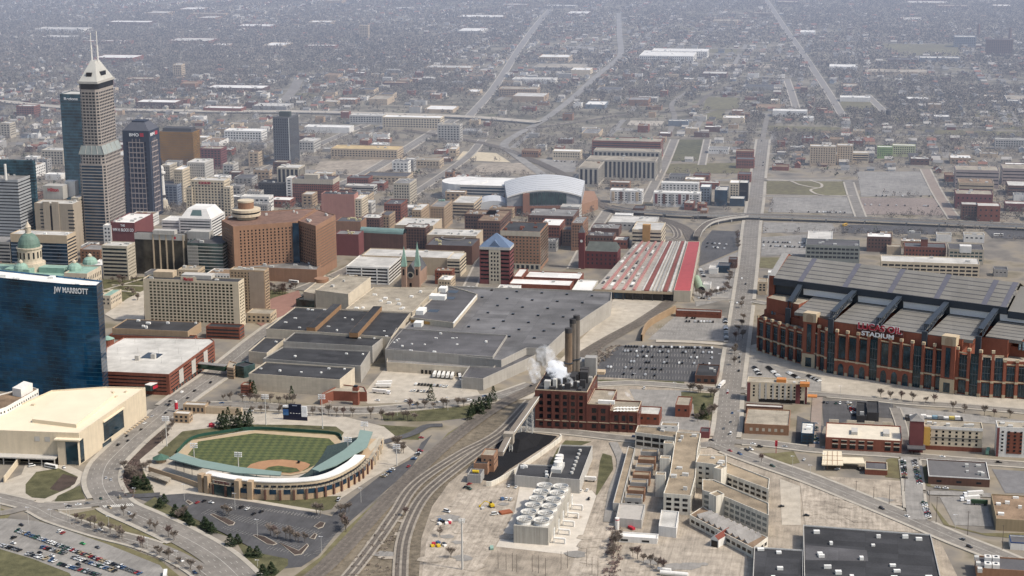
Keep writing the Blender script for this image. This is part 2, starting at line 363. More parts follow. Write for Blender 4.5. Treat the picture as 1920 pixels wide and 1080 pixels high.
patch('lawn', G_grass, [(100, 944), (108, 930), (150, 910), (160, 935)], keep=False); patch('plaza', G_conc, [(-50, 925), (40, 890), (48, 870), (130, 872), (165, 890), (150, 905), (135, 918), (96, 940), (80, 945), (20, 935), (-40, 935)], z=.045, keep=False)
patch('lawn', G_dry, [(-40, 955), (0, 952), (22, 962), (14, 972), (-40, 975)], keep=False)
# steam-plant side
patch('coal_yard', G_coal, [(905, 900), (930, 835), (945, 815), (985, 810), (1045, 818), (1030, 832), (955, 880), (925, 905)], keep=False)
patch('lawn', G_grass, [(1030, 870), (1045, 842), (1060, 826), (1110, 828), (1072, 842), (1060, 872)], keep=False); patch('lawn', G_grass, [(1125, 865), (1130, 850), (1147, 855), (1150, 880), (1120, 928), (1117, 928)], keep=False)
patch('plaza', mat('pale_yard', (.52, .47, .4), var=.15), [(930, 1025), (965, 960), (975, 910), (1110, 920), (1118, 930), (1080, 1042)], keep=False)
patch('dirt_yard', G_dirt, [(800, 1010), (860, 925), (975, 900), (960, 965), (925, 1030), (880, 1090), (790, 1090)], keep=False); patch('dirt_yard', G_dirt, [(1080, 1042), (1120, 930), (1150, 900), (1160, 1000), (1150, 1090), (1060, 1090)], keep=False)
patch('parking_lot', G_lot, [(1180, 730), (1300, 733), (1330, 790), (1330, 810), (1215, 800)], keep=False); patch('lawn', G_grass, [(1277, 735), (1348, 738), (1340, 790), (1302, 785), (1300, 758), (1278, 748)], keep=False)
patch('lawn', G_grass, [(1115, 712), (1190, 712), (1283, 716), (1283, 720), (1140, 720)], keep=False)
patch('parking_lot', G_asph, [(1160, 648), (1330, 650), (1356, 655), (1352, 716), (1284, 716), (1110, 706), (1130, 670)])
patch('parking_lot', G_lot, [(1214, 637), (1265, 594), (1358, 593), (1360, 640)]); patch('parking_lot', G_asph, [(1316, 455), (1335, 432), (1388, 434), (1392, 465), (1310, 500)]); patch('parking_lot', G_lot, [(1312, 500), (1390, 470), (1372, 560), (1305, 575), (1300, 545)])
# stadium surroundings and right side
patch('parking_lot', G_lot, [(1400, 668), (1465, 690), (1540, 708), (1540, 740), (1395, 728)]); patch('parking_lot', G_asph, [(1541, 752), (1605, 752), (1608, 785), (1545, 800)]); patch('parking_lot', G_asph, [(1606, 746), (1672, 752), (1680, 785), (1608, 780)], keep=False)
patch('lawn', G_dry, [(1455, 850), (1488, 846), (1500, 868), (1478, 872), (1425, 850)], keep=False); patch('lawn', G_dry, [(1662, 862), (1692, 852), (1695, 898), (1660, 895)], keep=False); patch('lawn', G_dry, [(1728, 880), (1740, 868), (1745, 912), (1850, 925), (1795, 920), (1738, 912)], keep=False)
patch('lawn', G_dry, [(1745, 942), (1760, 960), (1780, 985), (1840, 1000), (1930, 1000), (1930, 1012), (1850, 1005), (1770, 985)], keep=False)
patch('parking_lot', mat('faded_lot', (.17, .165, .165), var=.2), [(1860, 880), (1935, 885), (1935, 925), (1885, 925)]); patch('parking_lot', G_lot, [(1762, 932), (1830, 930), (1850, 940), (1862, 988), (1790, 985)])
patch('dirt_yard', G_grav, [(1545, 893), (1690, 902), (1702, 952), (1640, 935)], keep=False); patch('dirt_yard', G_dirt, [(1500, 905), (1560, 925), (1740, 1000), (1510, 985)], keep=False)
patch('plaza', G_conc, [(1462, 898), (1500, 912), (1502, 985), (1466, 985)], keep=False)
patch('parking_lot', G_lot, [(1140, 1085), (1170, 1020), (1270, 985), (1400, 1040), (1405, 1085)], keep=False) if False else patch('concrete_yard', mat('yard_slabs', (.36, .31, .25), var=.35, s=.12, patch=(7, 7, .1, .2), tracks=.3), [(1140, 1085), (1170, 1020), (1270, 985), (1400, 1040), (1405, 1085)], keep=False)
patch('parking_lot', G_lot, [(1680, 762), (1930, 790), (1930, 800), (1690, 782)], keep=False); patch('parking_lot', G_asph, [(1495, 780), (1545, 800), (1530, 845), (1490, 840)], keep=False)
# parks and lots beyond the stadium
patch('lawn', G_dry, [(1437, 337), (1585, 339), (1592, 367), (1438, 364)]); patch('parking_lot', G_lot, [(1450, 369), (1597, 370), (1600, 401), (1440, 398)]); patch('parking_lot', G_lot, [(1607, 322), (1735, 322), (1757, 366), (1615, 369)]); patch('parking_lot', mat('brick_lot', (.235, .19, .165), var=.35, s=.3), [(1613, 371), (1760, 372), (1775, 404), (1622, 402)])
patch('parking_lot', G_lot, [(1432, 417), (1560, 419), (1570, 435), (1430, 437)]); patch('parking_lot', G_asph, [(1575, 421), (1775, 425), (1770, 440), (1580, 437)]); patch('parking_lot', G_asph, [(1840, 427), (1930, 430), (1930, 450), (1860, 446)])
patch('parking_lot', G_lot, [(1428, 445), (1512, 440), (1512, 478), (1427, 480)]); patch('lawn', G_dry, [(1426, 483), (1485, 483), (1470, 505), (1424, 502)])
patch('lawn', G_grass, [(1262, 262), (1322, 262), (1316, 302), (1258, 302)]); patch('lawn', G_dry, [(1245, 308), (1410, 305), (1410, 325), (1240, 326)]); patch('sand_lot', G_sand, [(855, 300), (868, 284), (930, 287), (958, 305)]); patch('gravel_lot', G_grav, [(880, 322), (905, 306), (985, 306), (1022, 328)])
patch('gravel_lot', G_grav, [(600, 303), (690, 300), (760, 292), (725, 330), (660, 330), (590, 318)]); patch('parking_lot', G_lot, [(560, 318), (650, 322), (620, 332), (555, 330)]); patch('parking_lot', G_lot, [(1010, 298), (1085, 300), (1078, 322), (1040, 325)])
patch('lawn', G_dry, [(1325, 182), (1388, 184), (1384, 205), (1318, 206)]); patch('lawn', G_dry, [(1345, 206), (1360, 206), (1356, 225), (1300, 222)]); patch('field', G_dry, [(1650, 82), (1795, 84), (1800, 104), (1680, 104)]); patch('field', G_dry, [(1440, 236), (1610, 240), (1560, 250), (1440, 245)]); patch('field', G_dry, [(1715, 243), (1930, 248), (1930, 256), (1760, 252)])
patch('lawn', G_dry, [(545, 177), (580, 174), (600, 183), (540, 184)]); patch('field', G_dry, [(1575, 186), (1650, 190), (1655, 207), (1580, 208)])
rp_ = random.Random(3)
for x0, y0, x1, y1, n_ in ((800, 930, 960, 1070, 12), (1080, 960, 1150, 1070, 6), (1170, 1025, 1400, 1078, 9), (1515, 910, 1720, 985, 8), (1560, 895, 1690, 945, 4), (690, 970, 760, 1075, 5)):
    for i in range(n_):
        cx_, cy_, r_ = rp_.uniform(x0, x1), rp_.uniform(y0, y1), rp_.uniform(6, 20); patch('stained_ground', rp_.choice((G_dirt, G_dirt, G_lot)), [(cx_+1.5*r_*rp_.uniform(.5, 1.2)*math.cos(t*.7), cy_+r_*.42*rp_.uniform(.5, 1.2)*math.sin(t*.7)) for t in range(9)], keep=False)
# statehouse lawn
patch('lawn', G_grass, [(192, 522), (270, 520), (268, 575), (225, 572), (196, 552)]); patch('plaza', G_conc, [(196, 590), (240, 560), (270, 545), (270, 600), (215, 600)], keep=False); patch('lawn', G_grass, [(505, 545), (522, 542), (548, 553), (530, 562), (507, 562)]); patch('plaza', mat('red_paving', (.25, .14, .11)), [(470, 600), (510, 560), (560, 545), (570, 570), (500, 618)], keep=False)
for a, b in (((193, 545), (268, 523)), ((200, 543), (268, 550)), ((195, 549), (240, 574)), ((210, 535), (268, 537))): road([a, b], 3.5, G_conc, pave=0, name='footpath', n=2)
# roads ----------------------------------------------------------------------------
road([(660, 560), (545, 600), (497, 630), (449, 668), (401, 706), (354, 738), (318, 765), (292, 787), (252, 820), (225, 845), (203, 868), (194, 887), (192, 905), (200, 925), (221, 950), (271, 973), (333, 1002), (396, 1038), (440, 1075), (490, 1130)], 24, lanes=6, pave=4)
road([(-60, 925), (0, 935), (62, 951), (104, 972), (187, 999), (271, 1021), (333, 1046), (385, 1078), (420, 1120)], 15, lanes=4); road([(62, 950), (120, 950), (183, 944), (215, 935)], 14, lanes=4)
road([(310, 766), (380, 762), (442, 760), (567, 768), (672, 771), (760, 765), (830, 758), (885, 750), (940, 742), (1000, 722)], 17, lanes=4); road([(-50, 968), (10, 962), (40, 955), (70, 950)], 10, pave=0)
road([(205, 925), (245, 931), (300, 928)], 9, G_asph, pave=0)
road([(640, 850), (700, 835), (770, 815), (800, 800), (830, 798)], 9, G_asph, pave=0, name='driveway'); road([(940, 812), (1000, 806), (1075, 812), (1150, 821), (1195, 826), (1260, 835), (1345, 835)], 12, lanes=3)
road([(1115, 722), (1180, 719), (1240, 722), (1300, 727), (1352, 732)], 11, lanes=2)
road([(1354, 838), (1363, 800), (1368, 742), (1377, 680), (1388, 605), (1399, 522), (1405, 470), (1409, 425), (1416, 380), (1421, 335), (1427, 290), (1431, 262)], 19, lanes=5, pave=4)
road([(1330, 828), (1372, 846), (1432, 868), (1520, 899), (1624, 941), (1707, 975), (1791, 1011), (1860, 1038), (1940, 1072)], 17, lanes=4, pave=3); road([(1363, 828), (1440, 833), (1520, 843), (1600, 848), (1687, 854), (1800, 864), (1940, 874)], 12, lanes=3)
road([(1375, 735), (1460, 736), (1541, 741), (1625, 748), (1707, 756), (1800, 762), (1940, 774)], 11, lanes=2); road([(1705, 858), (1711, 900), (1716, 950), (1722, 975)], 14, G_lot, pave=2); road([(1678, 766), (1690, 800), (1700, 852)], 8, pave=1); road([(1533, 745), (1530, 790), (1527, 840)], 9, mat('brick_paving', (.26, .21, .175)), pave=0)
road([(1150, 830), (1165, 870), (1150, 920), (1140, 980)], 7, G_lot, pave=0, name='driveway'); road([(1740, 925), (1800, 927), (1860, 930)], 9, G_lot, pave=0, name='driveway')
road([(1300, 562), (1385, 562), (1440, 570)], 9, pave=2); road([(1230, 640), (1300, 642), (1378, 648)], 9, G_conc, pave=0); road([(1330, 520), (1400, 520)], 9, pave=0); road([(1230, 335), (1320, 338), (1420, 338), (1600, 339)], 11); road([(1425, 368), (1600, 369)], 10); road([(1590, 338), (1600, 370), (1615, 410)], 12); road([(1735, 318), (1760, 366), (1790, 412)], 13, mat('brick_paving', (.26, .21, .175)))
road([(1210, 380), (1245, 310), (1265, 262)], 12); road([(1430, 262), (1435, 235), (1440, 212)], 9, pave=0); road([(1316, 310), (1326, 262)], 9)
road([(1255, 250), (1265, 220), (1260, 195), (1290, 172)], 10, pave=0, n=5); road([(560, 545), (640, 512), (700, 480)], 14); road([(700, 420), (760, 375), (870, 300), (905, 262)], 12, pave=2); road([(620, 355), (700, 318), (790, 262), (850, 225)], 17, lanes=4, pave=3); road([(470, 330), (620, 262), (700, 228)], 14); road([(960, 500), (1000, 455), (1030, 410)], 12); road([(1075, 505), (1110, 440), (1140, 395)], 12); road([(880, 540), (925, 450), (960, 415)], 12)
road([(1085, 335), (1130, 290), (1165, 258)], 12); road([(1145, 395), (1230, 398), (1400, 405), (1640, 412), (1930, 422)], 12, pave=1)
# long avenues and the far street pattern
road([(880, 218), (915, 180), (940, 145), (965, 105), (985, 75), (1010, 42), (1032, 18)], 15, mat('bleached_avenue', (.22, .203, .183)), pave=2, n=3); road([(1580, 218), (1556, 178), (1530, 138), (1500, 92), (1475, 58), (1450, 20), (1436, 0), (1425, -15)], 13, MATS['bleached_avenue'], pave=2, n=3)
road([(1475, 148), (1485, 178), (1494, 207)], 12, MATS['bleached_avenue'], n=2); road([(1625, 178), (1660, 212)], 12, MATS['bleached_avenue'], n=2); road([(530, 190), (548, 172), (560, 150)], 22, n=3, pave=0)
HWY = MB(); HB = MB()
def viaduct(px, w, z, name='viaduct_highway', label='', m=None, piers=30, bar=1.):
    C = curve(px, 8); d = MB(); zz = z if callable(z) else (lambda t: z)
    strip(d, C, -w/2, w/2, zz); n = len(C)
    root = thing(name, label, 'viaduct', (C[n//2].x, C[n//2].y, 0))
    A, B = offs(C, -w/2), offs(C, w/2); SD = MB(), MB()
    for i in range(n-1):
        for X, sg in ((A, 1), (B, -1)):
            a, b = zz(i/(n-1)), zz((i+1)/(n-1)); q = [(*X[i], a-1.6), (*X[i+1], b-1.6), (*X[i+1], b+bar), (*X[i], a+bar)]
            SD[sg > 0].quad(*(q if sg > 0 else q[::-1]))
    d.build('deck', m or G_lot, root); [s_.build('side_barrier', W_lgrey, root) for s_ in SD]
    acc = 0
    for i in range(1, n-1):
        acc += (C[i]-C[i-1]).length
        if acc > piers and zz(i/(n-1)) > 3:
            acc = 0; p = MB(); t = (C[i+1]-C[i]); p.box(C[i], 1.6, w*.7, 0, zz(i/(n-1))-1.5, math.atan2(t.y, t.x)); p.build('pier', W_grey, root)
    ROADS.append((C, w/2+4))
viaduct([(-60, 186), (0, 192), (110, 203), (220, 208), (400, 211), (560, 212), (720, 216), (880, 222), (1010, 232)], 26, 3.4, 'motorway', 'wide elevated motorway crossing behind downtown', G_conc, 60, .1)
viaduct([(1140, 395), (1180, 402), (1230, 405), (1300, 409), (1400, 411), (1500, 414), (1640, 419), (1800, 426), (1940, 432)], 14, 6, 'railway_viaduct', 'long dark railway viaduct passing over the straight avenue right of the arena', G_ball, 40)
viaduct([(1306, 452), (1312, 440), (1330, 425), (1360, 417), (1400, 412)], 9, 6, 'railway_viaduct', 'curved concrete rail ramp leaving the red train shed roof', G_ball, 25)
# railway --------------------------------------------------------------------------
RAIL = MB()
def railway(px, tracks, bed, w, name='railway_bed', n=8, rails=True, sp=4.6):
    LAY[0] += 1; z = .05+.004*LAY[0]; C = curve(px, n); mb = MB(); strip(mb, C, -w/2, w/2, z); structure(mb.build(name, bed)); ROADS.append((C, w/2+2))
    if rails:
        for k in range(tracks):
            c = (k-(tracks-1)/2)*sp
            for r in (-.75, .75): strip(RAIL, C, c+r-.1, c+r+.1, z+.12)
            strip(TIES, C, c-1.5, c+1.5, z+.02)
TIES = MB()
railway([(545, 1110), (597, 1075), (651, 1022), (716, 950), (780, 885), (843, 828), (906, 780), (960, 748), (1000, 728), (1070, 680), (1140, 637), (1202, 603), (1262, 562), (1275, 545)], 2, G_ball, 14)
railway([(625, 1110), (660, 1075), (705, 1017), (741, 965), (781, 908), (864, 852), (937, 812), (995, 752)], 2, G_pale, 11); railway([(750, 1100), (752, 1050), (757, 1012), (772, 970), (792, 935), (822, 905), (885, 857), (950, 812)], 2, G_pale, 11)
railway([(1240, 455), (1270, 445), (1262, 425), (1230, 410), (1180, 400)], 2, G_pale, 12); railway([(1300, 452), (1285, 430), (1240, 412), (1140, 390), (1060, 330), (985, 295), (940, 278), (870, 262), (760, 244)], 3, G_ball, 16)
railway([(1020, 330), (965, 290), (945, 272), (975, 250), (1020, 225), (1075, 183), (1122, 140), (1150, 118), (1164, 100), (1162, 70), (1160, 25)], 3, G_lot, 15, rails=False, n=5); railway([(960, 245), (1080, 230), (1180, 214), (1290, 206), (1330, 178), (1380, 158), (1450, 146)], 1, G_ball, 10, rails=False, n=5)
for a_ in (((1437, 337), (1480, 340), (1500, 347), (1535, 353), (1540, 346), (1520, 339)), ((1535, 353), (1520, 357), (1530, 364), (1545, 367))): road(a_, 4, G_conc, pave=0, name='footpath')
structure(RAIL.build('rails', P_rail)); structure(TIES.build('railway_ties', mat('tie_timber', (.125, .107, .09), var=.35, s=.3)))
XW = MB()
for i in range(16):
    a = g(192+i*3.55, 949-i*.25); b = g(196+i*3.55, 953-i*.25); XW.quad(*[(*p, .62) for p in ((a.x, a.y), (a.x-.1, a.y-.9), (b.x-.1, b.y-.9), (b.x, b.y))])
structure(XW.build('crosswalk', mat('fresh_paint', (.7, .68, .62), var=.15)))
# stall lines: rows of short strokes
def stalls(a, b, depth, pitch=2.7, z=.42):
    A, B = g(*a).to_2d(), g(*b).to_2d(); d = (B-A); n = int(d.length/pitch); d.normalize(); q = Vector((-d.y, d.x))
    for i in range(n+1):
        p = A+d*pitch*i; e = p+q*depth; MARK.quad(*[(*v, z) for v in (p-d*.09, p+d*.09, e+d*.09, e-d*.09)])
def pp(h, *pts): return [xy(g(x, y, h)) for x, y in pts]
def fr(O, ang):                                     # local frame -> world
    c, s = math.cos(ang), math.sin(ang)
    return lambda u, v, z=None: (O[0]+u*c-v*s, O[1]+u*s+v*c) if z is None else (O[0]+u*c-v*s, O[1]+u*s+v*c, z)
# ================================================================ football stadium
L = fr(g(1421, 657), math.radians(-111.4))
st = thing('football_stadium', 'huge red brick stadium with grey gabled sliding roof and black roof trusses', 'stadium', L(120, 40, 0))
FOOT.append([L(-5, 0), L(66, -32), L(90, -46), L(240, -48), L(300, -25), L(300, 150), L(-5, 150)])
M_steel = mat('navy_steel', (.035, .045, .06), .5, spec=.5); R_st = mat('stadium_roof', (.2, .19, .172), .6, var=.14, s=.05, patch=(5, 60, .05, .1)); R_seam = mat('roof_seam', (.075, .075, .085), .6)
W_std = mat('stadium_brick', (.255, .088, .056), streak=.25, var=.16); W_cap = mat('stadium_limestone', (.47, .38, .26), streak=.2)
shell(st, [L(u, v) for u, v in ((0, 0), (30, -14), (66, -27), (88, -38), (180, -40.5), (235, -40), (268, -27), (292, -18), (292, 120), (0, 120))], 0, 33, W_std, R_tan, 1.2, 'lower_wall', 'terrace_roof')
mb = MB(); mb.prism([L(u, v) for u, v in ((46, -8), (60, -22), (90, -36), (215, -37.5), (222, -20), (250, -18), (250, 22), (46, 22))], 30, 49.6, False); mb.build('upper_wall', W_std, st)
mb = MB(); mb.prism([L(u, v) for u, v in ((2, 8), (30, -6), (46, -8), (46, 40), (2, 40))], 30, 40); mb.build('corner_block', W_std, st)
mb = MB(); mb.prism([L(u, v) for u, v in ((250, -10), (280, -8), (280, 40), (250, 40))], 30, 42); mb.build('corner_block', W_std, st)
# main gable body and ends
for u0, u1 in ((0, 6), (282, 288)):
    mb = MB(); pr = [(22, 30), (22, 71), (54.5, 87.5), (87, 71), (87, 30)]
    a = [L(u0, v, z) for v, z in pr]; b = [L(u1, v, z) for v, z in pr]; mb.add(a+b, [(0, 1, 2, 3, 4), (9, 8, 7, 6, 5), (0, 5, 6, 1), (1, 6, 7, 2), (2, 7, 8, 3), (3, 8, 9, 4)]); mb.build('gable_end', W_std, st)
    mb = MB(); q_ = [(u0-.4, v, z+.25) for v, z in ((22, 71), (54.5, 87.5), (87, 71))]+[(u1+.4, v, z+.25) for v, z in ((87, 71), (54.5, 87.5), (22, 71))]; q_ = [L(*p) for p in q_]; mb.quad(q_[0], q_[5], q_[4], q_[1]); mb.quad(q_[1], q_[4], q_[3], q_[2]); mb.build('gable_coping', W_grey, st)
mb = MB(); mb.prism([L(6, 24), L(282, 24), L(282, 86), L(6, 86)], 30, 65, False); mb.build('clerestory_wall', M_steel, st)
for u0, u1, dz in ((6, 237, 0), (237.6, 282, -3)):
    mb = MB(); A = [L(u0, 19, 69.5+dz), L(u1, 19, 69.5+dz), L(u1, 54.5, 85.5+dz), L(u0, 54.5, 85.5+dz)]; B = [L(u0, 90, 69.5+dz), L(u1, 90, 69.5+dz)]
    mb.quad(*A); mb.quad(A[3], A[2], B[1], B[0]); mb.build('roof_panel', R_st, st)
    mb = MB()
    for p, q in ((L(u0, 19), L(u1, 19)),): mb.quad((*p, 63+dz), (*q, 63+dz), (*q, 69.6+dz), (*p, 69.6+dz)); mb.quad((*p, 63+dz), (*L(u0, 24), 63+dz), (*L(u1, 24), 63+dz), (*q, 63+dz))
    mb.build('eave_fascia', M_steel, st)
for k in range(6):
    v0 = 19+35.5*(k+.02)/6; z = 69.5+16*(v0-19)/35.5+.15
    mb = MB(); mb.quad(L(6, v0, z), L(237, v0, z), L(237, v0+.7, z+.32), L(6, v0+.7, z+.32)); mb.build('roof_seam', R_seam, st)
M_band = mat('seam_membrane', (.12, .12, .145), .6)
for u in (34, 79.8, 124.7, 170, 215, 233):
    mb = MB(); mb.quad(L(u-2.6, 19, 69.75), L(u+2.6, 19, 69.75), L(u+2.6, 54.5, 85.75), L(u-2.6, 54.5, 85.75)); mb.build('roof_band', M_band, st)
for u0, u1 in ((37, 87), (93, 132), (138, 177), (183, 223), (230, 262)):      # pale clerestory panels between the trusses
    mb = MB(); mb.quad(L(u0, 21.5, 56.3), L(u1, 21.5, 56.3), L(u1, 20.5, 62.8), L(u0, 20.5, 62.8)); mb.build('clerestory_panel', mat('polycarbonate', (.78, .79, .8), .5, var=.06, s=.6), st)
for u0, u1, vf in ((37, 87.5, -24), (92, 132.5, -36.6), (137, 178, -37), (182, 224, -37), (229, 262, -17)):
    if u0 == 37: u0 = 47
    mb = MB(); mb.quad(L(u0, vf+.6, 50), L(u1, vf+.6, 50), L(u1, 24, 56), L(u0, 24, 56)); mb.quad(L(u0, vf+.6, 47), L(u1, vf+.6, 47), L(u1, vf+.6, 50), L(u0, vf+.6, 50)); mb.build('lower_roof', R_st, st)
    for k in range(1, 6):
        t = k/6; v = vf+(24-vf)*t; z = 50+6*t+.12
        mb = MB(); mb.quad(L(u0, v, z), L(u1, v, z), L(u1, v+.8, z+.1), L(u0, v+.8, z+.1)); mb.build('roof_seam', R_seam, st)
mb = MB(); mb.prism([L(6, 4), L(44, -6), L(46, 24), L(6, 24)], 38, 53.5, False); mb.build('upper_wall', W_std, st); mb = MB(); mb.poly([L(6.5, 4.5), L(43.5, -5.5), L(45.5, 24), L(6.5, 24)], 53); mb.build('terrace_roof', R_tan, st)
for i, (u, vf, zf) in enumerate(((34.3, -5, 48), (89.8, -34, 51.5), (134.7, -34, 51.5), (180.1, -34, 51.5), (226.6, -25, 51.5))):
    mb = MB(); za, zb = zf, 66; va, vb = vf, 22
    for du in (-2, 2):
        for dz, r in ((0, .5), (6.6, .7)): mb.bar(L(u+du, va, za+dz), L(u+du, vb, zb+dz*.3), r)
        n = 11
        for k in range(n):
            t0, t1 = k/n, (k+1)/n; P = lambda t, up: L(u+du, va+(vb-va)*t, za+(zb-za)*t+(6.6 if up else 0)*(1-.7*t))
            mb.bar(P(t0, k % 2), P(t1, 1-k % 2), .34); mb.bar(P(t0, 0), P(t0, 1), .3)
    mb.quad(L(u-2, va, za+7.1), L(u+2, va, za+7.1), L(u+2, vb, zb+2.5), L(u-2, vb, zb+2.5)); mb.build('roof_truss', M_steel, st)
    mb = MB(); mb.box(L(u, vf-3.6), 5, 2.2, 30, zf+1, math.radians(-111.4)); mb.build('truss_leg', M_steel, st)
# facade bays along the bowed front
front = [(0, 0), (30, -14), (66, -27), (88, -38), (180, -40.5), (235, -40), (268, -27), (292, -18)]
def fpt(s):
    for i in range(len(front)-1):
        a, b = front[i], front[i+1]; d = math.dist(a, b)
        if s <= d or i == len(front)-2: t = s/d; return (a[0]+(b[0]-a[0])*t, a[1]+(b[1]-a[1])*t), (b[0]-a[0], b[1]-a[1])
        s -= d
total = sum(math.dist(front[i], front[i+1]) for i in range(len(front)-1)); nb = 29; pitch = total/nb
def slab(name, m, s0, s1, z0, z1, off, th=.4):
    (a, d), (b, _) = fpt(s0), fpt(s1); d = Vector((b[0]-a[0], b[1]-a[1])).normalized(); n = Vector((d.y, -d.x))
    q = [Vector(a)+n*off, Vector(b)+n*off, Vector(b)+n*(off-th), Vector(a)+n*(off-th)]; mb = MB(); mb.prism([L(*p) for p in q], z0, z1, True, True); return mb.build(name, m, st)
legs = (89.8, 134.7, 180.1, 226.6)
GLS = glassmat('stadium_glass', (.022, .05, .07), var=.6, panel=(1.6, 3, .35)); M_mull = mat('mullion', (.12, .14, .15), .5)
for k in range(nb+1):
    s = pitch*k; (a, d) = fpt(min(s, total-.1)); hi = 41 if 74 < a[0] < 245 else (33.5 if a[0] < 60 or a[0] > 245 else 37)
    slab('pillar', W_std, max(0, s-1.25), min(total, s+1.25), 0, hi, 1.9, 2); slab('pillar_cap', W_cap, max(0, s-1.45), min(total, s+1.45), hi, hi+2.6, 2.1, 2.4); slab('pillar_base', W_cap, max(0, s-1.45), min(total, s+1.45), 0, 3.2, 2.1, 1)
    slab('pillar_collar', W_cap, max(0, s-1.4), min(total, s+1.4), 13.5, 15.5, 2.1, 1)
    if k == nb: break
    m = fpt(s+pitch/2)[0][0]; leg = any(abs(m-l) < pitch*.5 for l in legs)
    arch = (94 < m < 130) or (140 < m < 176)
    tz = hi-3.2
    if leg:
        w = slab('window', glassmat('stadium_dark_glass', (.018, .045, .06), panel=(1.6, 3, .35)), s+1.6, s+pitch-1.6, .5, 39, 1.0, .3)
    else:
        w = slab('window', GLS, s+1.9, s+pitch-1.9, 16, tz-1, .35, .3)
        slab('spandrel', W_cap, s+1.2, s+pitch-1.2, tz+.2, tz+1.2, .9, .9)
        slab('belt_course', W_cap, s+1.2, s+pitch-1.2, 14.2, 15.3, 1.2 if not arch else 2.6, 1.2)
        if arch:
            (a, d), (b, _) = fpt(s+1.25), fpt(s+pitch-1.25); slab('arcade_wall', W_std, s+1.25, s+pitch-1.25, 0, 14.2, 1.9, 1.7)
            dd = Vector((b[0]-a[0], b[1]-a[1])); Ln = dd.length; dd.normalize(); n = Vector((dd.y, -dd.x))*2.0; mb = MB(); pts = []
            for (x, z) in [(1.2, .1), (Ln-1.2, .1), (Ln-1.2, 7)]+[(Ln/2+(Ln/2-1.2)*math.cos(t), 7+4.6*math.sin(t)) for t in [math.pi*i/8 for i in range(1, 8)]]+[(1.2, 7)]:
                p = Vector(a)+dd*x+n; pts.append(L(p.x, p.y, z))
            mb.add(pts, [tuple(range(len(pts)))]); mb.build('arched_window', GLS, st)
        else: slab('window', GLS, s+1.9, s+pitch-1.9, 1.2, 13, .35, .3)
    if not arch or leg:
        for t in (.38, .62): slab('mullion', M_mull, s+pitch*t-.12, s+pitch*t+.12, 1.2, tz-1, .55 if not leg else 1.2, .2)
        for z in (22, 28) if not leg else (10, 20, 30): slab('transom', M_mull, s+1.9, s+pitch-1.9, z, z+.5, .5 if not leg else 1.15, .2)
for u, vv in ((66, -31), (205, -45)):                                # pale crowned brick towers
    mb = MB(); mb.prism([L(u-6.2, vv), L(u+6.2, vv), L(u+6.2, vv+9), L(u-6.2, vv+9)], 0, 46, True); tw = mb.build('tower', W_std, st)
    mb = MB(); mb.prism([L(u-6.6, vv-.5), L(u+6.6, vv-.5), L(u+6.6, vv+9.5), L(u-6.6, vv+9.5)], 44.5, 53, True, True); mb.build('tower_crown', W_cap, tw)
    mb = MB(); mb.prism([L(u-6.6, vv-.5), L(u+6.6, vv-.5), L(u+6.6, vv+1), L(u-6.6, vv+1)], 0, 13.5, True); mb.build('tower_plinth', W_cap, tw)
    for a0, a1, z0, z1, m in ((-2.2, 2.2, 15, 42.5, GLS), (-3, 3, 1, 10, GLS)):
        mb = MB(); mb.quad(L(u+a0, vv-.62, z0), L(u+a1, vv-.62, z0), L(u+a1, vv-.62, z1), L(u+a0, vv-.62, z1)); mb.build('tower_window', m, tw)
    mb = MB(); pts = [L(u+x, vv-.6, z) for x, z in [(-3.6, 45), (3.6, 45)]+[(3.6*math.cos(t), 49+3.2*math.sin(t)) for t in [math.pi*i/6 for i in range(0, 7)]]]; mb.add(pts, [tuple(range(len(pts)))]); mb.build('crown_arch', W_buff, tw)
M_red = mat('sign_red', (.42, .03, .05), .5, var=.05); M_wsign = mat('sign_white', (.8, .8, .8), .5, var=.03)
mb = MB(); mb.prism([L(116, -40.6), L(161, -40.6), L(161, -39.8), L(116, -39.8)], 44.5, 51.2, True, True); sg = mb.build('sign_board', mat('sign_board_maroon', (.1, .035, .032)), st)
text('LUCAS OIL', 'sign_lettering', M_wsign, st, L(117.5, -40.9, 47.6), L(160.2, -40.9, 47.6), 6.4, off=.3); text('LUCAS OIL', 'sign_lettering', M_red, st, L(118, -40.9, 48), L(159.7, -40.9, 48), 5.6, off=.95)
text('STADIUM', 'sign_lettering', M_wsign, st, L(122, -42.4, 42.4), L(153, -42.4, 42.4), 4, off=.5)
for j, (u, v) in enumerate(((16, 4), (262, -12))):                    # curved ducts on the corner terraces
    for k in range(4):
        mb = MB(); ps = [L(u+k*3.2-5, v+3*math.sin(t)*2+4, 34+5*math.sin(t)+(6 if j == 0 else 8)) if False else L(u+k*3.2-5+7*math.cos(t)*.4, v+6-9*math.cos(t), 38+j*3+4*math.sin(t)) for t in [math.pi*i/7 for i in range(8)]]
        for a, b in zip(ps, ps[1:]): mb.bar(a, b, 1.3, n=8)
        mb.build('duct', mat('duct_metal', (.09, .12, .14), .45), st)
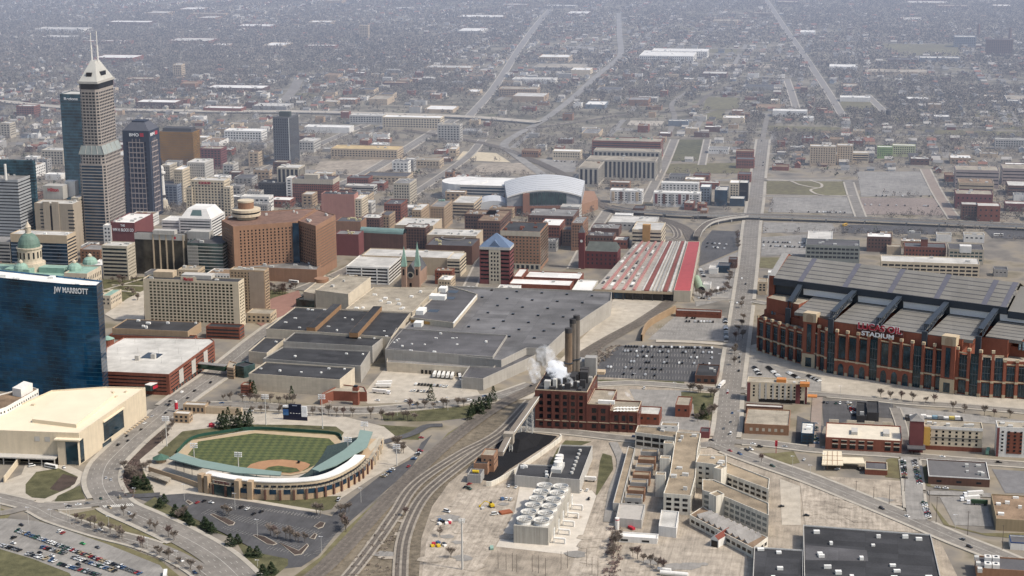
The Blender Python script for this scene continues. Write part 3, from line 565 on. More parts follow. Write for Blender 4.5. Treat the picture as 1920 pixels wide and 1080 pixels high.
# ================================================================ glass hotel tower (concave front)
h = 106; hj = thing('hotel_tower', 'tall curved blue glass hotel tower standing behind the cream ballroom', 'skyscraper', g(100, 740))
frontp = [(-70, 519), (-30, 521), (0, 523.5), (40, 527.5), (80, 531.5), (120, 535), (150, 537), (181, 538.2)]; P = pp(h, *frontp); B1 = xy(g(191.5, 529, h)); dv = (B1[0]-P[-1][0], B1[1]-P[-1][1]); P += [B1, (P[0][0]+dv[0]+14, P[0][1]+dv[1])]
FOOT.append(P); shell(hj, P, 0, h, glassmat('curtain_glass', (.004, .06, .135), .08, .45, .8, var=.8, s=.035, panel=(4.4, 3.9, .22, .18)), R_white, 1.5)
mmul = mat('blue_mullion', (.03, .1, .15), .4); n = len(frontp)
for k in range(1, 27):
    z = 4+k*3.9; mb = MB()
    for i in range(n-1):
        a, b = Vector(P[i]), Vector(P[i+1]); d = (b-a).normalized(); o = Vector((d.y, -d.x))*.12; a, b = a+o, b+o
        mb.quad((*a, z-.22), (*b, z-.22), (*b, z+.22), (*a, z+.22))
    mb.build('floor_mullion', mmul, hj)
side = glassmat('grey_side_glass', (.07, .085, .11), .15, .4, var=.5)
a, b = Vector(P[n-1]), Vector(P[n]); d = (b-a).normalized(); o = Vector((d.y, -d.x))*.1
for k in range(27):
    mb = MB(); z = 3+k*3.9; mb.quad((*(a+o), z), (*(b+o), z), (*(b+o), z+2.6), (*(a+o), z+2.6)); mb.build('window_band', side, hj)
units(hj, P, h, 7, M_unitw, 3, (3, 9)); s0, s1 = P[4], P[7]
sa, sb = lerp(P[4], P[5], .52), lerp(P[6], P[7], .5)
text('JW MARRIOTT', 'sign_lettering', M_wsign, hj, (*sa, h-6.6), (*sb, h-6.6), 4.8, off=.8)
# cream ballroom building
h = ht(157, 870, 814); P = pp(h, (148, 814.5), (272.5, 728.5), (200, 727), (97, 734), (20, 768), (-90, 806)); P = ccw(P)
lb = thing('ballroom_building', 'wide cream ballroom hall with pale roof beside the curving boulevard', 'building', g(150, 860)); FOOT.append(P)
shell(lb, P, 0, h, W_cream, mat('cream_roof', (.72, .62, .46), var=.07, s=.06), 1.2)
mb = MB(); q = pp(h+3, (60, 786), (143, 796), (213, 741), (205, 733), (118, 733)); mb.prism(q, h, h+3.2); mb.build('raised_roof', MATS['cream_roof'], lb)
def wallquad(root, name, m, A, B, t0, t1, z0, z1, off=.15, th=None):
    d = Vector((B[0]-A[0], B[1]-A[1])).normalized(); nrm = Vector((d.y, -d.x)); a = Vector(lerp(A, B, t0))+nrm*off; b = Vector(lerp(A, B, t1))+nrm*off; mb = MB()
    if th: mb.prism([a, b, b-nrm*th, a-nrm*th], z0, z1, True, True)
    else: mb.quad((*a, z0), (*b, z0), (*b, z1), (*a, z1))
    return mb.build(name, m, root)
GLN = glassmat('ballroom_glass', (.015, .04, .06), .08, .3, .8)
PA, PB = xy(g(148, 814.5, h)), xy(g(272.5, 728.5, h))
wallquad(lb, 'panorama_window', GLN, PA, PB, .34, .64, 5, 21, .2); wallquad(lb, 'canopy', MATS['cream_roof'], PA, PB, .335, .645, 21.3, 22.4, 1.4, 1.4); wallquad(lb, 'entrance_window', GLN, PA, PB, .31, .44, .5, 4, .2)
for i in range(9): wallquad(lb, 'bench_planter', W_tan, PA, PB, .6+i*.043, .62+i*.043, 0, 1.5, 4, 2)
PL = P[(min(range(len(P)), key=lambda i: math.dist(P[i], PA))-1) % len(P)]
cA, cB = xy(g(98, 808, h)), PA
wallquad(lb, 'corner_bay', W_cream, PL, PA, .84, 1.0, 0, h-4, 4, 5); wallquad(lb, 'corner_window', GLN, PL, PA, .905, 1.0, 1, h-5.2, 4.3, .2); wallquad(lb, 'corner_canopy', MATS['cream_roof'], PL, PA, .82, 1.02, h-4, h-3, 5.5, 6)
wallquad(lb, 'corner_window', GLN, PA, PB, .0, .05, 1, h-5.2, .35)
wallquad(lb, 'arcade_canopy', W_lgrey, PL, PA, .2, .83, 6, 7, 9, 9)
for i in range(7): wallquad(lb, 'arcade_column', W_lgrey, PL, PA, .22+i*.1, .226+i*.1, 0, 6, 8, .9)
wallquad(lb, 'painted_arcade_shade', GLW, PL, PA, .2, .83, .5, 5.8, .2)  # flat black sheet painted in as the shade behind the arcade columns
for t in (.65, .73): wallquad(lb, 'louvre', W_lgrey, PL, PA, t, t+.04, h-7, h-3, .15)
units(lb, P, h, 6, W_cream, 5, (2, 4), (.8, 1.6))
mb = MB(); a, b = g(45, 857), g(8, 905); w = MB(); d = (b-a).normalized(); w.bar((a.x, a.y, 2.5), (b.x, b.y, 2.5), .8); 
rw = thing('retaining_wall', 'cream retaining wall running down beside the white shuttle bus drive', 'wall', (a+b)/2); mb = MB(); nn = Vector((-d.y, d.x))*.4; mb.prism([a.to_2d()+nn, a.to_2d()-nn, b.to_2d()-nn, b.to_2d()+nn], 0, 5); mb.build('wall', W_cream, rw)
# white hotel slab at the left
h = 30; P = pp(h, (-60, 790), (12, 765), (72, 731), (56, 726), (-40, 752))
wh = building('hotel', 'white mid-rise hotel with brown roof tucked between blue tower and cream hall', P, h, W_white, R_brown, ('g', 3.6, .45, 3.3, .5), nu=2)
mb = MB(); mb.prism(pp(h, (24, 742), (40, 745), (62, 733), (46, 729)), h, h+7); mb.build('penthouse', W_white, wh)
# brick parking garage with snow-pale deck
h = ht(319, 741, 703); P = pp(h, (196, 698), (317, 703.5), (402, 641), (395, 636), (300, 634), (232, 634), (200, 652))
pg = building('parking_garage', 'red brick parking garage with bright pale open deck beside the blue tower', P, h, W_brick, R_lt, ('r', 4, .25, 3.6, .3, 3), wn='deck_opening', glass=GLW, bot=2, top=.8)
A_, B_ = P[1], P[2]
for i in range(14): wallquad(pg, 'ground_window', GL, A_, B_, .06+i*.066, .1+i*.066, .5, 3.4, .3)
for i in range(3): wallquad(pg, 'facade_panel', W_lgrey, A_, B_, .2+i*.27, .29+i*.27, 4, h-2, .25)
mb = MB(); mb.prism(pp(h, (278, 661), (306, 664), (295, 672), (262, 672)), h+.1, h+.25); mb.build('ramp_opening', GLW, pg)
for q in ((258, 675), (288, 672)): mb = MB(); mb.box(xy(g(*q, h)), 4, 4, h, h+4.5); mb.build('stair_house', W_lgrey, pg)
for i in range(14): mb = MB(); c = g(215+i % 5*38+(i//5)*6, 645+(i//5)*18, h); mb.bar((c.x, c.y, h), (c.x, c.y, h+6), .14); mb.build('lamp_post', M_unit, pg)
sk = thing('skybridge', 'covered white skybridge with red sign crossing to the cream hall', 'bridge', g(292, 735)); mb = MB(); a, b = g(277, 727, 9).to_2d(), g(304, 716, 9).to_2d(); d = (b-a).normalized(); nn = Vector((-d.y, d.x))*3; mb.prism([a+nn, a-nn, b-nn, b+nn], 6, 11, True, True); mb.build('gallery', GLG, sk); mb = MB(); nn *= 1.1; mb.prism([a+nn, a-nn, b-nn, b+nn], 11, 11.6, True, True); mb.build('roof', R_white, sk)
mb = MB(); q = a-nn*1.05; q2 = b-nn*1.05; mb.quad((*q.lerp(q2, .15), 7), (*q.lerp(q2, .6), 7), (*q.lerp(q2, .6), 10), (*q.lerp(q2, .15), 10)); mb.build('sign_board', M_red, sk)
sk = thing('skybridge', 'green glass skybridge over the boulevard between brick garage and convention hall', 'bridge', g(395, 690)); mb = MB(); a, b = g(368, 684, 8).to_2d(), g(424, 690, 8).to_2d(); d = (b-a).normalized(); nn = Vector((-d.y, d.x))*3; mb.prism([a+nn, a-nn, b-nn, b+nn], 5.5, 10, True, True); mb.build('gallery', glassmat('green_bridge', (.03, .075, .055)), sk); mb = MB(); nn *= 1.1; mb.prism([a+nn, a-nn, b-nn, b+nn], 10, 10.5, True, True); mb.build('roof', R_grey, sk)
# cream hotel slab with grid windows
h = ht(451, 615, 530); P, _ = plan(268, 447, 530.5, ('h', h), 17)
mr = building('hotel', 'cream slab hotel with deep square window grid and red rooftop sign', P, h, W_cream, R_dark, {0: ('g', 4.2, .62, 3.35, .58, 6), 1: ('g', 4.2, .55, 3.35, .5, 1.5)}, nu=3, bot=4, top=1.2, glass=glassmat('olive_glass', (.06, .06, .045)))
for x0, x1, y, hh, m in ((288, 324, 521, 6, W_tan), (340, 396, 524, 4, W_lgrey)): mb = MB(); q, _ = plan(x0, x1, y, ('h', h), 12); mb.prism(q, h, h+hh); mb.build('penthouse', m, mr)
wallquad(mr, 'sign_board', W_cream, P[0], P[1], .4, .56, h-1, h+4.5, .2, .5); text('Marriott', 'sign_lettering', M_red, mr, (*lerp(P[0], P[1], .43), h+.6), (*lerp(P[0], P[1], .53), h+.6), 3.4, off=.5)
# dark-roofed podium and brick annex in front of it
P, h = plan(210, 352, 623, ('h', 9), 38); building('conference_annex', 'low annex with black roof and buff fascia in front of cream slab hotel', P, h, W_buff, R_dark, nu=6, umat=M_unitw)
P, h = plan(205, 362, 636, ('h', 4), 12); building('arcade', 'low flat brick arcade with black roof below the buff fascia annex', P, h, W_brick, R_dark)
P, h = plan(386, 449, 616, 637, 14); building('hotel_podium', 'low red brick podium with open terrace strips beneath the cream slab hotel', P, h, W_brick, R_dark, ('r', 2, .3, 3.4, .4, 1), bot=.5, top=.5)
c = g(203, 655); tr = thing('rotunda', 'round brick rotunda with pale green cone roof beside blue tower', 'building', (c.x, c.y, 0)); mb = MB(); mb.cyl(c, 6, 0, 11, 16); mb.build('drum', W_brick, tr); mb = MB(); mb.cyl(c, 6.6, 11, 14, 16, .3); mb.build('roof', R_cop, tr)
# grey-brown hotel behind
P, h = plan(430, 496, 509, ('h', 47), ('x', 504)); P = [P[0], P[1], P[2], P[3]]
wb = building('hotel', 'plain grey-brown hotel block with blank front behind cream slab hotel', P, h, W_buff, R_tan, {0: ('g', 3.8, .4, 3.3, .45, 1), 1: ('g', 3.6, .6, 3.3, .6, 1)}, nu=4)
wallquad(wb, 'blank_panel', mat('taupe_panel', (.34, .27, .21), streak=.2), P[0], P[1], .55, .97, 2, h-.5, .25, .3)
P, h = plan(462, 507, 590, ('h', 10), 20); building('restaurant_pavilion', 'low tan pavilion with dark openings at the foot of the grey-brown hotel', P, h, W_tan, R_tan, ('g', 5, .5, 5, .5), bot=1)
# ================================================================ twin-antenna skyscraper
hs = ht(215, 447, 146); ck = thing('skyscraper', 'tallest grey skyscraper with stepped pyramid top and two white antennas', 'skyscraper', g(205, 450))
P, _ = plan(145, 196, 291, ('h', ht(197, 462, 291)), ('x', 231)); hl = ht(197, 462, 291); FOOT.append(P)
W_ck = mat('tower_granite', (.33, .29, .26), streak=.2)
def chamf(P, d):
    o = []
    for i in range(4):
        a, b, c = Vector(P[i-1]), Vector(P[i]), Vector(P[(i+1) % 4]); o += [tuple(b+(a-b).normalized()*d), tuple(b+(c-b).normalized()*d)]
    return o
Q = chamf(P, 4); shell(ck, Q, 0, hl-12, W_ck, R_grey, .5, 'base_wall', 'setback_roof')
Q2 = chamf(inset(P, 1.6), 4); mb = MB(); mb.prism(Q2, hl-12, hl, False); mb.build('middle_wall', W_ck, ck)
wf = []; 
for i in range(8):
    A, B = Q[i], Q[(i+1) % 8]; fl = math.dist(A, B) > 8
    d = Vector((B[0]-A[0], B[1]-A[1])); 
    west = d.y < -abs(d.x); south = d.x > abs(d.y)
    wf += [(A, B, r, west) for r in rects(A, B, 6, hl-13, ('r', 4, .4, 3.95, .62, .4) if west else ('g', 4.2, .6, 3.95, .55, .4))]
windows(ck, [(a, b, r) for a, b, r, w in wf if w], GLB, 'window_band', cap=60); windows(ck, [(a, b, r) for a, b, r, w in wf if not w], GL, 'window', cap=100)
windows(ck, [(Q2[i], Q2[(i+1) % 8], r) for i in range(8) for r in rects(Q2[i], Q2[(i+1) % 8], hl-12, hl, ('g', 4.2, .6, 4, .6, .4))], GL, 'attic_window', cap=100)
U, _ = plan(148, 183, 147.5, ('h', hs), ('x', 214)); mb = MB(); e = inset(P, 1.2); 
cU = ((U[0][0]+U[2][0])/2, (U[0][1]+U[2][1])/2); cP = ((P[0][0]+P[2][0])/2, (P[0][1]+P[2][1])/2); U = [(p[0]+cP[0]-cU[0], p[1]+cP[1]-cU[1]) for p in U]
sk_ = MB(); sk_.frustum(e, hl, inset(U, -.6), hl+11, False); sk_.build('sloped_skylight', mat('skylight_green', (.3, .33, .31), .35), ck)
for i in range(4):
    for t in (0, .25, .5, .75, 1):
        a = lerp(e[i], e[(i+1) % 4], t); u2 = inset(U, -.7); b = lerp(u2[i], u2[(i+1) % 4], t); mb = MB(); mb.bar((*a, hl+.2), (*b, hl+11.2), .4); mb.build('skylight_rib', W_lgrey, ck)
Q = chamf(U, 3.4); mb = MB(); mb.prism(Q, hl, hs, True); mb.build('shaft', W_ck, ck)
wf = []
for i in range(8):
    A, B = Q[i], Q[(i+1) % 8]; wf += [(A, B, r) for r in rects(A, B, hl+12, hs-12, ('g', 4.8, .72, 3.95, .56, .3))]
windows(ck, wf, GL, 'window', cap=100)
mb = MB(); mb.prism(inset(chamf(U, 3.4), -.3), hs-9, hs-2.5, False); mb.build('dark_crown_band', GLW, ck)
mb = MB(); mb.prism(inset(U, -.8), hs-2.2, hs+.6, True, True); mb.build('cornice', W_lgrey, ck)
tp = ht(215, 447, 110); T = [lerp(p, cP, .76) for p in U]; mb = MB(); mb.frustum(inset(U, .6), hs+.6, T, tp); py = mb.build('pyramid', mat('pyramid_cladding', (.47, .46, .42), .7), ck)
for i in (0, 1):
    a, b = lerp(inset(U, .6)[i], inset(U, .6)[i+1], .32), lerp(inset(U, .6)[i], inset(U, .6)[i+1], .68); cc = lerp(lerp(a, b, .5), cP, .0)
    d = Vector((b[0]-a[0], b[1]-a[1])).normalized(); nrm = Vector((d.y, -d.x)); a, b = [Vector(lerp(x, cP, .2))+nrm*.9 for x in (a, b)]; mb = MB(); z = hs+6; mb.prism([a, b, b-nrm*3, a-nrm*3], z, z+5, True, True); mb.build('dormer_opening', GLW, ck)
for px_, base, top in ((173, 110, 62), (182, 109, 60)):
    q = lerp(T[0], T[2], .35 if px_ < 178 else .7); q = (cP[0], cP[1]+(4 if px_ < 178 else -4)); zt = tp+34 if px_ < 178 else tp+36
    mb = MB(); mb.cyl(q, 1.25, tp-3, tp+18, 8); mb.cyl(q, .6, tp+18, zt, 6); mb.build('antenna', W_white, ck)
def prismat(root, name, m, pts, z0, z1, top=True):
    mb = MB(); mb.prism(ccw(pts), z0, z1, top, True); return mb.build(name, m, root)
# ================================================================ ballpark
M_mow = mat('mown_outfield', (.075, .09, .034), var=.2, s=.2)
nt = M_mow.node_tree; n = nt.nodes; l = nt.links; bs = n['Principled BSDF']; src = bs.inputs['Base Color'].links[0].from_socket
geo = n.new('ShaderNodeNewGeometry'); mp = n.new('ShaderNodeMapping'); mp.inputs['Rotation'].default_value = (0, 0, math.radians(38)); ck_ = n.new('ShaderNodeTexChecker'); ck_.inputs['Scale'].default_value = .2
ck_.inputs[1].default_value = (1.22, 1.15, 1.1, 1); ck_.inputs[2].default_value = (.74, .8, .85, 1); mx = n.new('ShaderNodeMix'); mx.data_type = 'RGBA'; mx.blend_type = 'MULTIPLY'; mx.inputs[0].default_value = 1
l.new(geo.outputs['Position'], mp.inputs[0]); l.new(mp.outputs[0], ck_.inputs[0]); l.new(src, mx.inputs[6]); l.new(ck_.outputs[0], mx.inputs[7]); l.new(mx.outputs[2], bs.inputs['Base Color'])
wall_px = [(318, 862), (331, 851), (362, 824), (420, 813), (478, 806.5), (550, 810), (628, 816), (641, 826), (632, 845)]
patch('lawn', G_grass, [(296, 850), (342, 810), (400, 803), (470, 797), (560, 798), (630, 801), (645, 812), (636, 826), (540, 812), (470, 806), (360, 826), (320, 858)], z=.6)
patch('warning_track', G_track, [(331, 853), (362, 826), (478, 808), (628, 817), (639, 828), (632, 846), (612, 870), (585, 885), (545, 893), (470, 886), (390, 874)], z=.62)
patch('outfield_grass', M_mow, [(352, 854), (372, 829), (478, 813.5), (617, 823.5), (628, 834), (618, 852), (602, 868), (570, 884), (540, 889), (470, 881), (385, 866)], z=.65)
C0 = g(539, 878); patch('infield_clay', G_clay, [(462, 879), (470, 872), (485, 867), (505, 864), (530, 863), (555, 865), (572, 868), (582, 872), (578, 878), (562, 887), (545, 890), (520, 888), (485, 882)], z=.68)
patch('infield_grass', M_mow, [(495, 883), (504, 877), (522, 874.5), (556, 879.5), (563, 885), (545, 888.5), (520, 887)], z=.71)
bp = thing('ballpark', 'baseball ballpark with tan brick arc, white concourse roof and green canopies', 'ballpark', g(500, 925))
M_gcan = mat('canopy_green', (.2, .27, .24), .6, var=.08); W_bp = mat('ballpark_brick', (.42, .31, .205), streak=.25); M_seat = mat('seat_green', (.045, .065, .06), var=.4, s=.8); M_dgreen = mat('wall_green', (.02, .07, .05), .6)
FOOT.append([xy(g(*p)) for p in ((290, 870), (340, 800), (640, 795), (725, 830), (700, 900), (600, 950), (420, 945), (320, 910))])
out = [(378, 922), (424, 931), (470, 936), (526, 938), (575, 936), (610, 931), (640, 921), (664, 908), (680, 897), (696, 880), (708, 862), (718, 840)]
C = curve(out, 4); hb = ht(526, 938, 908)
if True:
    inn = 1 if (offs(C, 30)[len(C)//2]-g(500, 850).to_2d()).length < (offs(C, -30)[len(C)//2]-g(500, 850).to_2d()).length else -1
def ring(name, m, a, b, z0, z1, i0=0, i1=None, za=None):
    A, B = offs(C, a*inn)[i0:i1], offs(C, b*inn)[i0:i1]; mb = MB(); za = z1 if za is None else za
    for i in range(len(A)-1):
        mb.quad((*A[i], z1), (*A[i+1], z1), (*B[i+1], za), (*B[i], za))
        if z0 is not None:
            mb.quad((*A[i], z0), (*A[i+1], z0), (*A[i+1], z1), (*A[i], z1)); mb.quad((*B[i], z0), (*B[i+1], z0), (*B[i+1], za), (*B[i], za))
    if z0 is not None:
        for i in (0, len(A)-1): mb.quad((*A[i], z0), (*B[i], z0), (*B[i], za), (*A[i], z1))
    return mb.build(name, m, bp)
N = len(C); ring('concourse_wall', W_bp, 0, 13, 0, hb*.62, 0, N); ring('press_level', mat('press_panel', (.5, .41, .29)), 3.4, 11, hb*.62, hb, 0, N-9); ring('concourse_roof', R_white, 3, 11.5, hb+.02, hb+.8, 0, N-9); ring('terrace_roof', R_tan, .4, 3.2, None, hb*.62+.3)
ring('grandstand', M_seat, 15, 46, None, hb*.7, 0, N, 1.2); 
for i in range(1, N-1, 1):
    t = (C[i+1]-C[i-1]).normalized(); q = Vector((-t.y, t.x))*inn
    if i % 2 == 0:
        mb = MB(); p = C[i]-q*.5; mb.box(p, 1.5, 1.6, 0, hb*.64, math.atan2(t.y, t.x)); mb.build('pillar', W_dbrick if i < N-8 else W_lime, bp)
    else:
        mb = MB(); e = t*2.6; a, b = C[i]-e-q*.12, C[i]+e-q*.12; mb.quad((*a, 4.6), (*b, 4.6), (*b, 8.4), (*a, 8.4)); mb.build('window', GLB, bp)
    if 0 < i < N-9:
        mb = MB(); a = C[i]-t*2+q*3.1; b = C[i]+t*2+q*3.1; mb.quad((*a, hb*.62+.9), (*b, hb*.62+.9), (*b, hb*.62+2.6), (*a, hb*.62+2.6)); mb.build('clerestory_window', GL, bp)
        mb = MB(); mb.bar((*(C[i]-q*.6), hb*.62), (*(C[i]-q*.6), hb*.85), .18); mb.bar((*(C[i]-q*.6), hb*.85), (*(C[i]+q*3), hb*.85), .18); mb.build('trellis_post', M_steel, bp)
for k, (i, w) in enumerate(((0, 4), (1, 3.4), (6, 4), (8, 4))):
    t = (C[i+1]-C[max(0, i-1)]).normalized(); mb = MB(); mb.box(C[i]+Vector((-t.y, t.x))*inn*1, w, 5.5, 0, hb+1.6, math.atan2(t.y, t.x)); mb.build('entrance_tower', W_bp, bp)
a, b = offs(C, -.6*inn)[2], offs(C, -.6*inn)[5]; mb = MB(); mb.quad((*a, .5), (*b, .5), (*b, hb-4), (*a, hb-4)); mb.build('entrance_glazing', GLG, bp)
mb = MB(); mb.prism([a, b, (a+b)/2+(b-a).orthogonal().normalized()*.0+Vector((.6, .2)), a+Vector((.5, .2))], hb-3.4, hb-.8, True, True); mb.build('sign_fascia', mat('pale_fascia', (.52, .44, .34)), bp)
text('VICTORY FIELD', 'sign_lettering', mat('sign_brown', (.2, .07, .06)), bp, (*a.lerp(b, .1), hb-3), (*a.lerp(b, .9), hb-3), 1.9, off=.4)
def canopy(px, z, label):
    P = [xy(g(x, y, z)) for x, y in px]; mb = MB(); mb.prism(ccw(P), z, z+.7, True, True); mb.build('canopy', M_gcan, bp)
    m = len(P)//2
    for k in range(m+4):
        t = k/(m+3)*(m-1); i = min(m-2, int(t)); q = lerp(P[i], P[i+1], t-i); q = lerp(q, P[-1-i], .25); mb = MB(); mb.bar((*q, .5), (*q, z), .22); mb.build('canopy_post', M_steel, bp)
canopy([(333, 850), (380, 864), (450, 877), (528, 886), (526, 893), (440, 888), (380, 878), (316, 861)], 13, '')
canopy([(584, 881), (615, 863), (645, 845), (670, 824), (675, 807), (699, 811), (688, 840), (662, 855), (630, 874), (598, 885)], 13, '')
P = [g(331, 866), (391, 0)]; mb = MB(); q = [g(322, 872), g(380, 884), g(384, 877), g(326, 864)]; mb.add([(p.x, p.y, z) for p, z in zip(q, (6, 6, 1, 1))], [(0, 1, 2, 3)]); mb.build('grandstand', M_seat, bp)
mb = MB(); q = [g(640, 878), g(672, 832), g(655, 824), g(617, 866)]; mb.add([(p.x, p.y, z) for p, z in zip(q, (6, 6, 1, 1))], [(0, 1, 2, 3)]); mb.build('grandstand', M_seat, bp)
Cw = curve(wall_px[1:8], 5); mb = MB(); curb(mb, Cw, -.3, .3, 0, 3); mb.build('outfield_wall', M_dgreen, bp)
P = [xy(g(x, y, 8)) for x, y in ((695, 846), (720, 820), (714, 815), (689, 838))]; prismat(bp, 'stair_block', W_lime, P, 0, 8)
c = g(302, 866); mb = MB(); mb.cyl(c, 7, 3.4, 7, 8, .4); mb.build('kiosk_roof', mat('roof_green', (.06, .12, .09)), bp); mb = MB(); mb.cyl(c, 4, 0, 3.4, 8); mb.build('kiosk_wall', W_bp, bp)
P = pp(4, (276, 889), (283, 884), (321, 896), (314, 903)); prismat(bp, 'gate_pavilion', R_tan, P, 3.4, 4)
for x, y in ((278, 891), (295, 896), (312, 904), (318, 899)): mb = MB(); q = g(x, y+4); mb.bar((q.x, q.y, 0), (q.x, q.y, 3.4), .25); mb.build('pavilion_post', W_bp, bp)
fw_ = curve([(279, 884), (310, 894), (345, 905), (375, 916)], 4)
mb = MB(); curb(mb, fw_, -.3, .3, 0, 4.2); mb.build('perimeter_wall', W_bp, bp)
# scoreboard
c = g(552, 787); sb = thing('scoreboard', 'dark blue scoreboard with white and blue advert panels beyond outfield lawn', 'scoreboard', c)
a, b = g(531, 787).to_2d(), g(576, 789.5).to_2d(); hb2 = ht(552, 788, 758)
d = (b-a); nrm = Vector((d.normalized().y, -d.normalized().x))*.25
def sbq(name, m, t0, t1, z0, z1, th=1.2, o=0.):
    p, q = a.lerp(b, t0)+nrm*o, a.lerp(b, t1)+nrm*o; mb = MB(); k = nrm.normalized()*th; mb.prism([p, q, q-k, p-k], z0, z1, True, True); return mb.build(name, m, sb)
M_nb = mat('scoreboard_navy', (.012, .016, .04), .4)
sbq('screen', M_nb, .24, .76, 4, hb2); sbq('base_panel', M_nb, 0, 1, 0, 5, .8, -1); 
for t0, t1, z0, z1, m in ((0, .23, hb2*.78, hb2*.9, M_wsign), (0, .23, hb2*.5, hb2*.66, mat('ad_blue', (.04, .12, .32), .5)), (0, .23, hb2*.67, hb2*.77, mat('ad_dark', (.03, .03, .04))), (0, .23, hb2*.3, hb2*.48, mat('ad_blue2', (.06, .16, .34), .5)), (.77, 1, hb2*.25, hb2*.55, M_wsign), (.77, 1, hb2*.57, hb2*.88, M_wsign)): sbq('advert_panel', m, t0, t1, z0, z1)
for t in (.3, .42, .54, .66): sbq('score_window', M_wsign, t, t+.06, hb2*.43, hb2*.46, .2, .6)
sbq('logo_lettering', mat('ad_pale', (.4, .45, .6)), .4, .6, hb2*.9, hb2*.94, .2, .6)
# floodlight masts
def mast(x, y, ty, label, lamps=5):
    c = g(x, y); hh = ht(x, y, ty); t = thing('floodlight_mast', label, 'floodlight', c, 'floodlight masts around the ballpark'); mb = MB(); mb.cyl(c, .5, 0, hh, 8, .22); mb.build('pole', M_unit, t)
    for r in range(3):
        mb = MB(); mb.bar((c.x, c.y-3, hh-1-r*1.5), (c.x, c.y+3, hh-1-r*1.5), .16); mb.build('crossarm', M_unit, t)
        for k in range(lamps): mb = MB(); mb.box((c.x+.2, c.y-2.6+k*5.2/(lamps-1)), .8, .8, hh-1.3-r*1.5, hh-.5-r*1.5); mb.build('lamp', M_wsign, t)
mast(447.5, 881, 847, 'floodlight mast rising from left grandstand behind home plate'); mast(653, 861, 819, 'floodlight mast on white roof near right grandstand'); mast(499, 798, 739, 'floodlight mast on outfield berm left of the scoreboard'); mast(605, 805, 739, 'floodlight mast on outfield berm right of the scoreboard'); mast(313, 838, 780, 'floodlight mast on far left berm beside the boulevard'); mast(744, 873, 832, 'slim floodlight pole beside car park driveway'); mast(365, 874, 830, 'floodlight mast above left green canopy'); mast(684, 830, 790, 'floodlight mast at outer end of right green canopy')
tr_ = thing('tractor', 'tiny dark groundskeeping cart parked on the infield clay', 'utility cart', g(560, 869.5)); mb = MB(); c = g(560, 869.5); mb.box(c, 3.4, 1.8, .9, 1.7); mb.build('body', GLW, tr_); mb = MB(); mb.box((c.x, c.y), 1.4, 1.6, 1.7, 2.6); mb.build('cab', GLW, tr_)
for dx, dy in ((1, .8), (-1, .8), (1, -.8), (-1, -.8)): mb = MB(); mb.bar((c.x+dx, c.y+dy-.15, 1.2), (c.x+dx, c.y+dy+.15, 1.2), .5, n=8); mb.build('wheel', GLW, tr_)
# entrance gate buildings at the top left corner of the ballpark and billboard by the crossing
for i, (x0, x1, y0, y1, lab) in enumerate(((343, 384, 762, 778, 'low pale-roofed ticket pavilion at the upper left ballpark gate'), (325, 354, 778, 796, 'small brick gatehouse row beside boulevard at ballpark corner'))):
    P, h = plan(x0, x1, y0, y1-2, 9); building('ticket_pavilion', lab, P, h, W_buff, R_lt, ('g', 4, .5, 4, .6), bot=.5, top=.5)
P, h = plan(384, 452, 768, 779, 4); building('billboard_wall', 'long low pale advertising wall with red lettering stripe behind the conifers', P, h, W_tan, R_lt); 
c = g(331, 773); bt = thing('banner_pylon', 'red and white advertising pylon at the boulevard crossing', 'sign', c); mb = MB(); mb.box(c, 2.4, 2.4, 0, 3); mb.build('base', W_white, bt); mb = MB(); mb.cyl((c.x, c.y), 1.5, 3, 9, 10); mb.build('drum', M_red, bt); mb = MB(); mb.cyl((c.x, c.y), 1.2, 9, 10.6, 10); mb.build('cap', W_white, bt)
c = g(397, 800); tn = thing('tent', 'small bright red tent at the foot of the conifer clump', 'tent', c); mb = MB(); mb.box(c, 4, 4, 0, 2.4); mb.build('canopy_wall', M_red, tn); mb = MB(); mb.cyl(c, 3, 2.4, 4, 4, .1); mb.build('roof', M_red, tn)
# ================================================================ convention halls
cv = thing('convention_center', 'vast stepped convention hall complex with dark flat roofs', 'convention hall', g(760, 690))
M_ctan = mat('convention_panel', (.34, .32, .29), streak=.3, panel=(9, 5, .07, .12)); M_ccream = mat('convention_cream', (.52, .455, .36), streak=.3, panel=(5, 2.6, .05, .1))
def block(px, h, wm, rm, par=1., z0=0, nm='hall_wall', rn='hall_roof', hatch=0, sd=1):
    P = ccw(pp(h, *px)); FOOT.append(P); shell(cv, P, z0, h, wm, rm, par, nm, rn)
    if hatch: units(cv, P, h, hatch, M_unitw, sd, (1.5, 3.4), (.6, 1.5), 'roof_hatch')
    return P
h1 = ht(640, 742, 712)
block([(466, 702), (637, 714), (665, 691), (498, 680)], h1, M_ccream, R_dark, hatch=6)                # front hall
block([(493, 674), (676, 688), (694, 660), (530, 652)], 15.5, M_ctan, R_dark, hatch=3); block([(531, 642), (698, 651), (722, 632), (552, 625)], 16.5, M_ctan, R_dark, hatch=2)
block([(466, 660), (500, 664), (535, 636), (496, 634)], 11, M_ccream, R_dark, hatch=1)
block([(499, 618), (568, 622), (734, 634), (770, 588), (553, 577)], 18, M_ccream, R_dark, hatch=16, sd=4)
for a, b in (((583, 617), (632, 573)), ((663, 627), (708, 577))):                                 # raised brown ridges
    A, B = g(*a, 21), g(*b, 21); d = (B-A).to_2d().normalized(); nn = Vector((-d.y, d.x))*4.5; prismat(cv, 'roof_ridge', mat('rust_panel', (.26, .155, .085), streak=.2), [A.to_2d()+nn, A.to_2d()-nn, B.to_2d()-nn, B.to_2d()+nn], 18, 22.5)
    prismat(cv, 'ridge_cap', R_dark, [A.to_2d()+nn*.93, A.to_2d()-nn*.93, B.to_2d()-nn*.93, B.to_2d()+nn*.93], 22.5, 22.7)
hB = 15.5
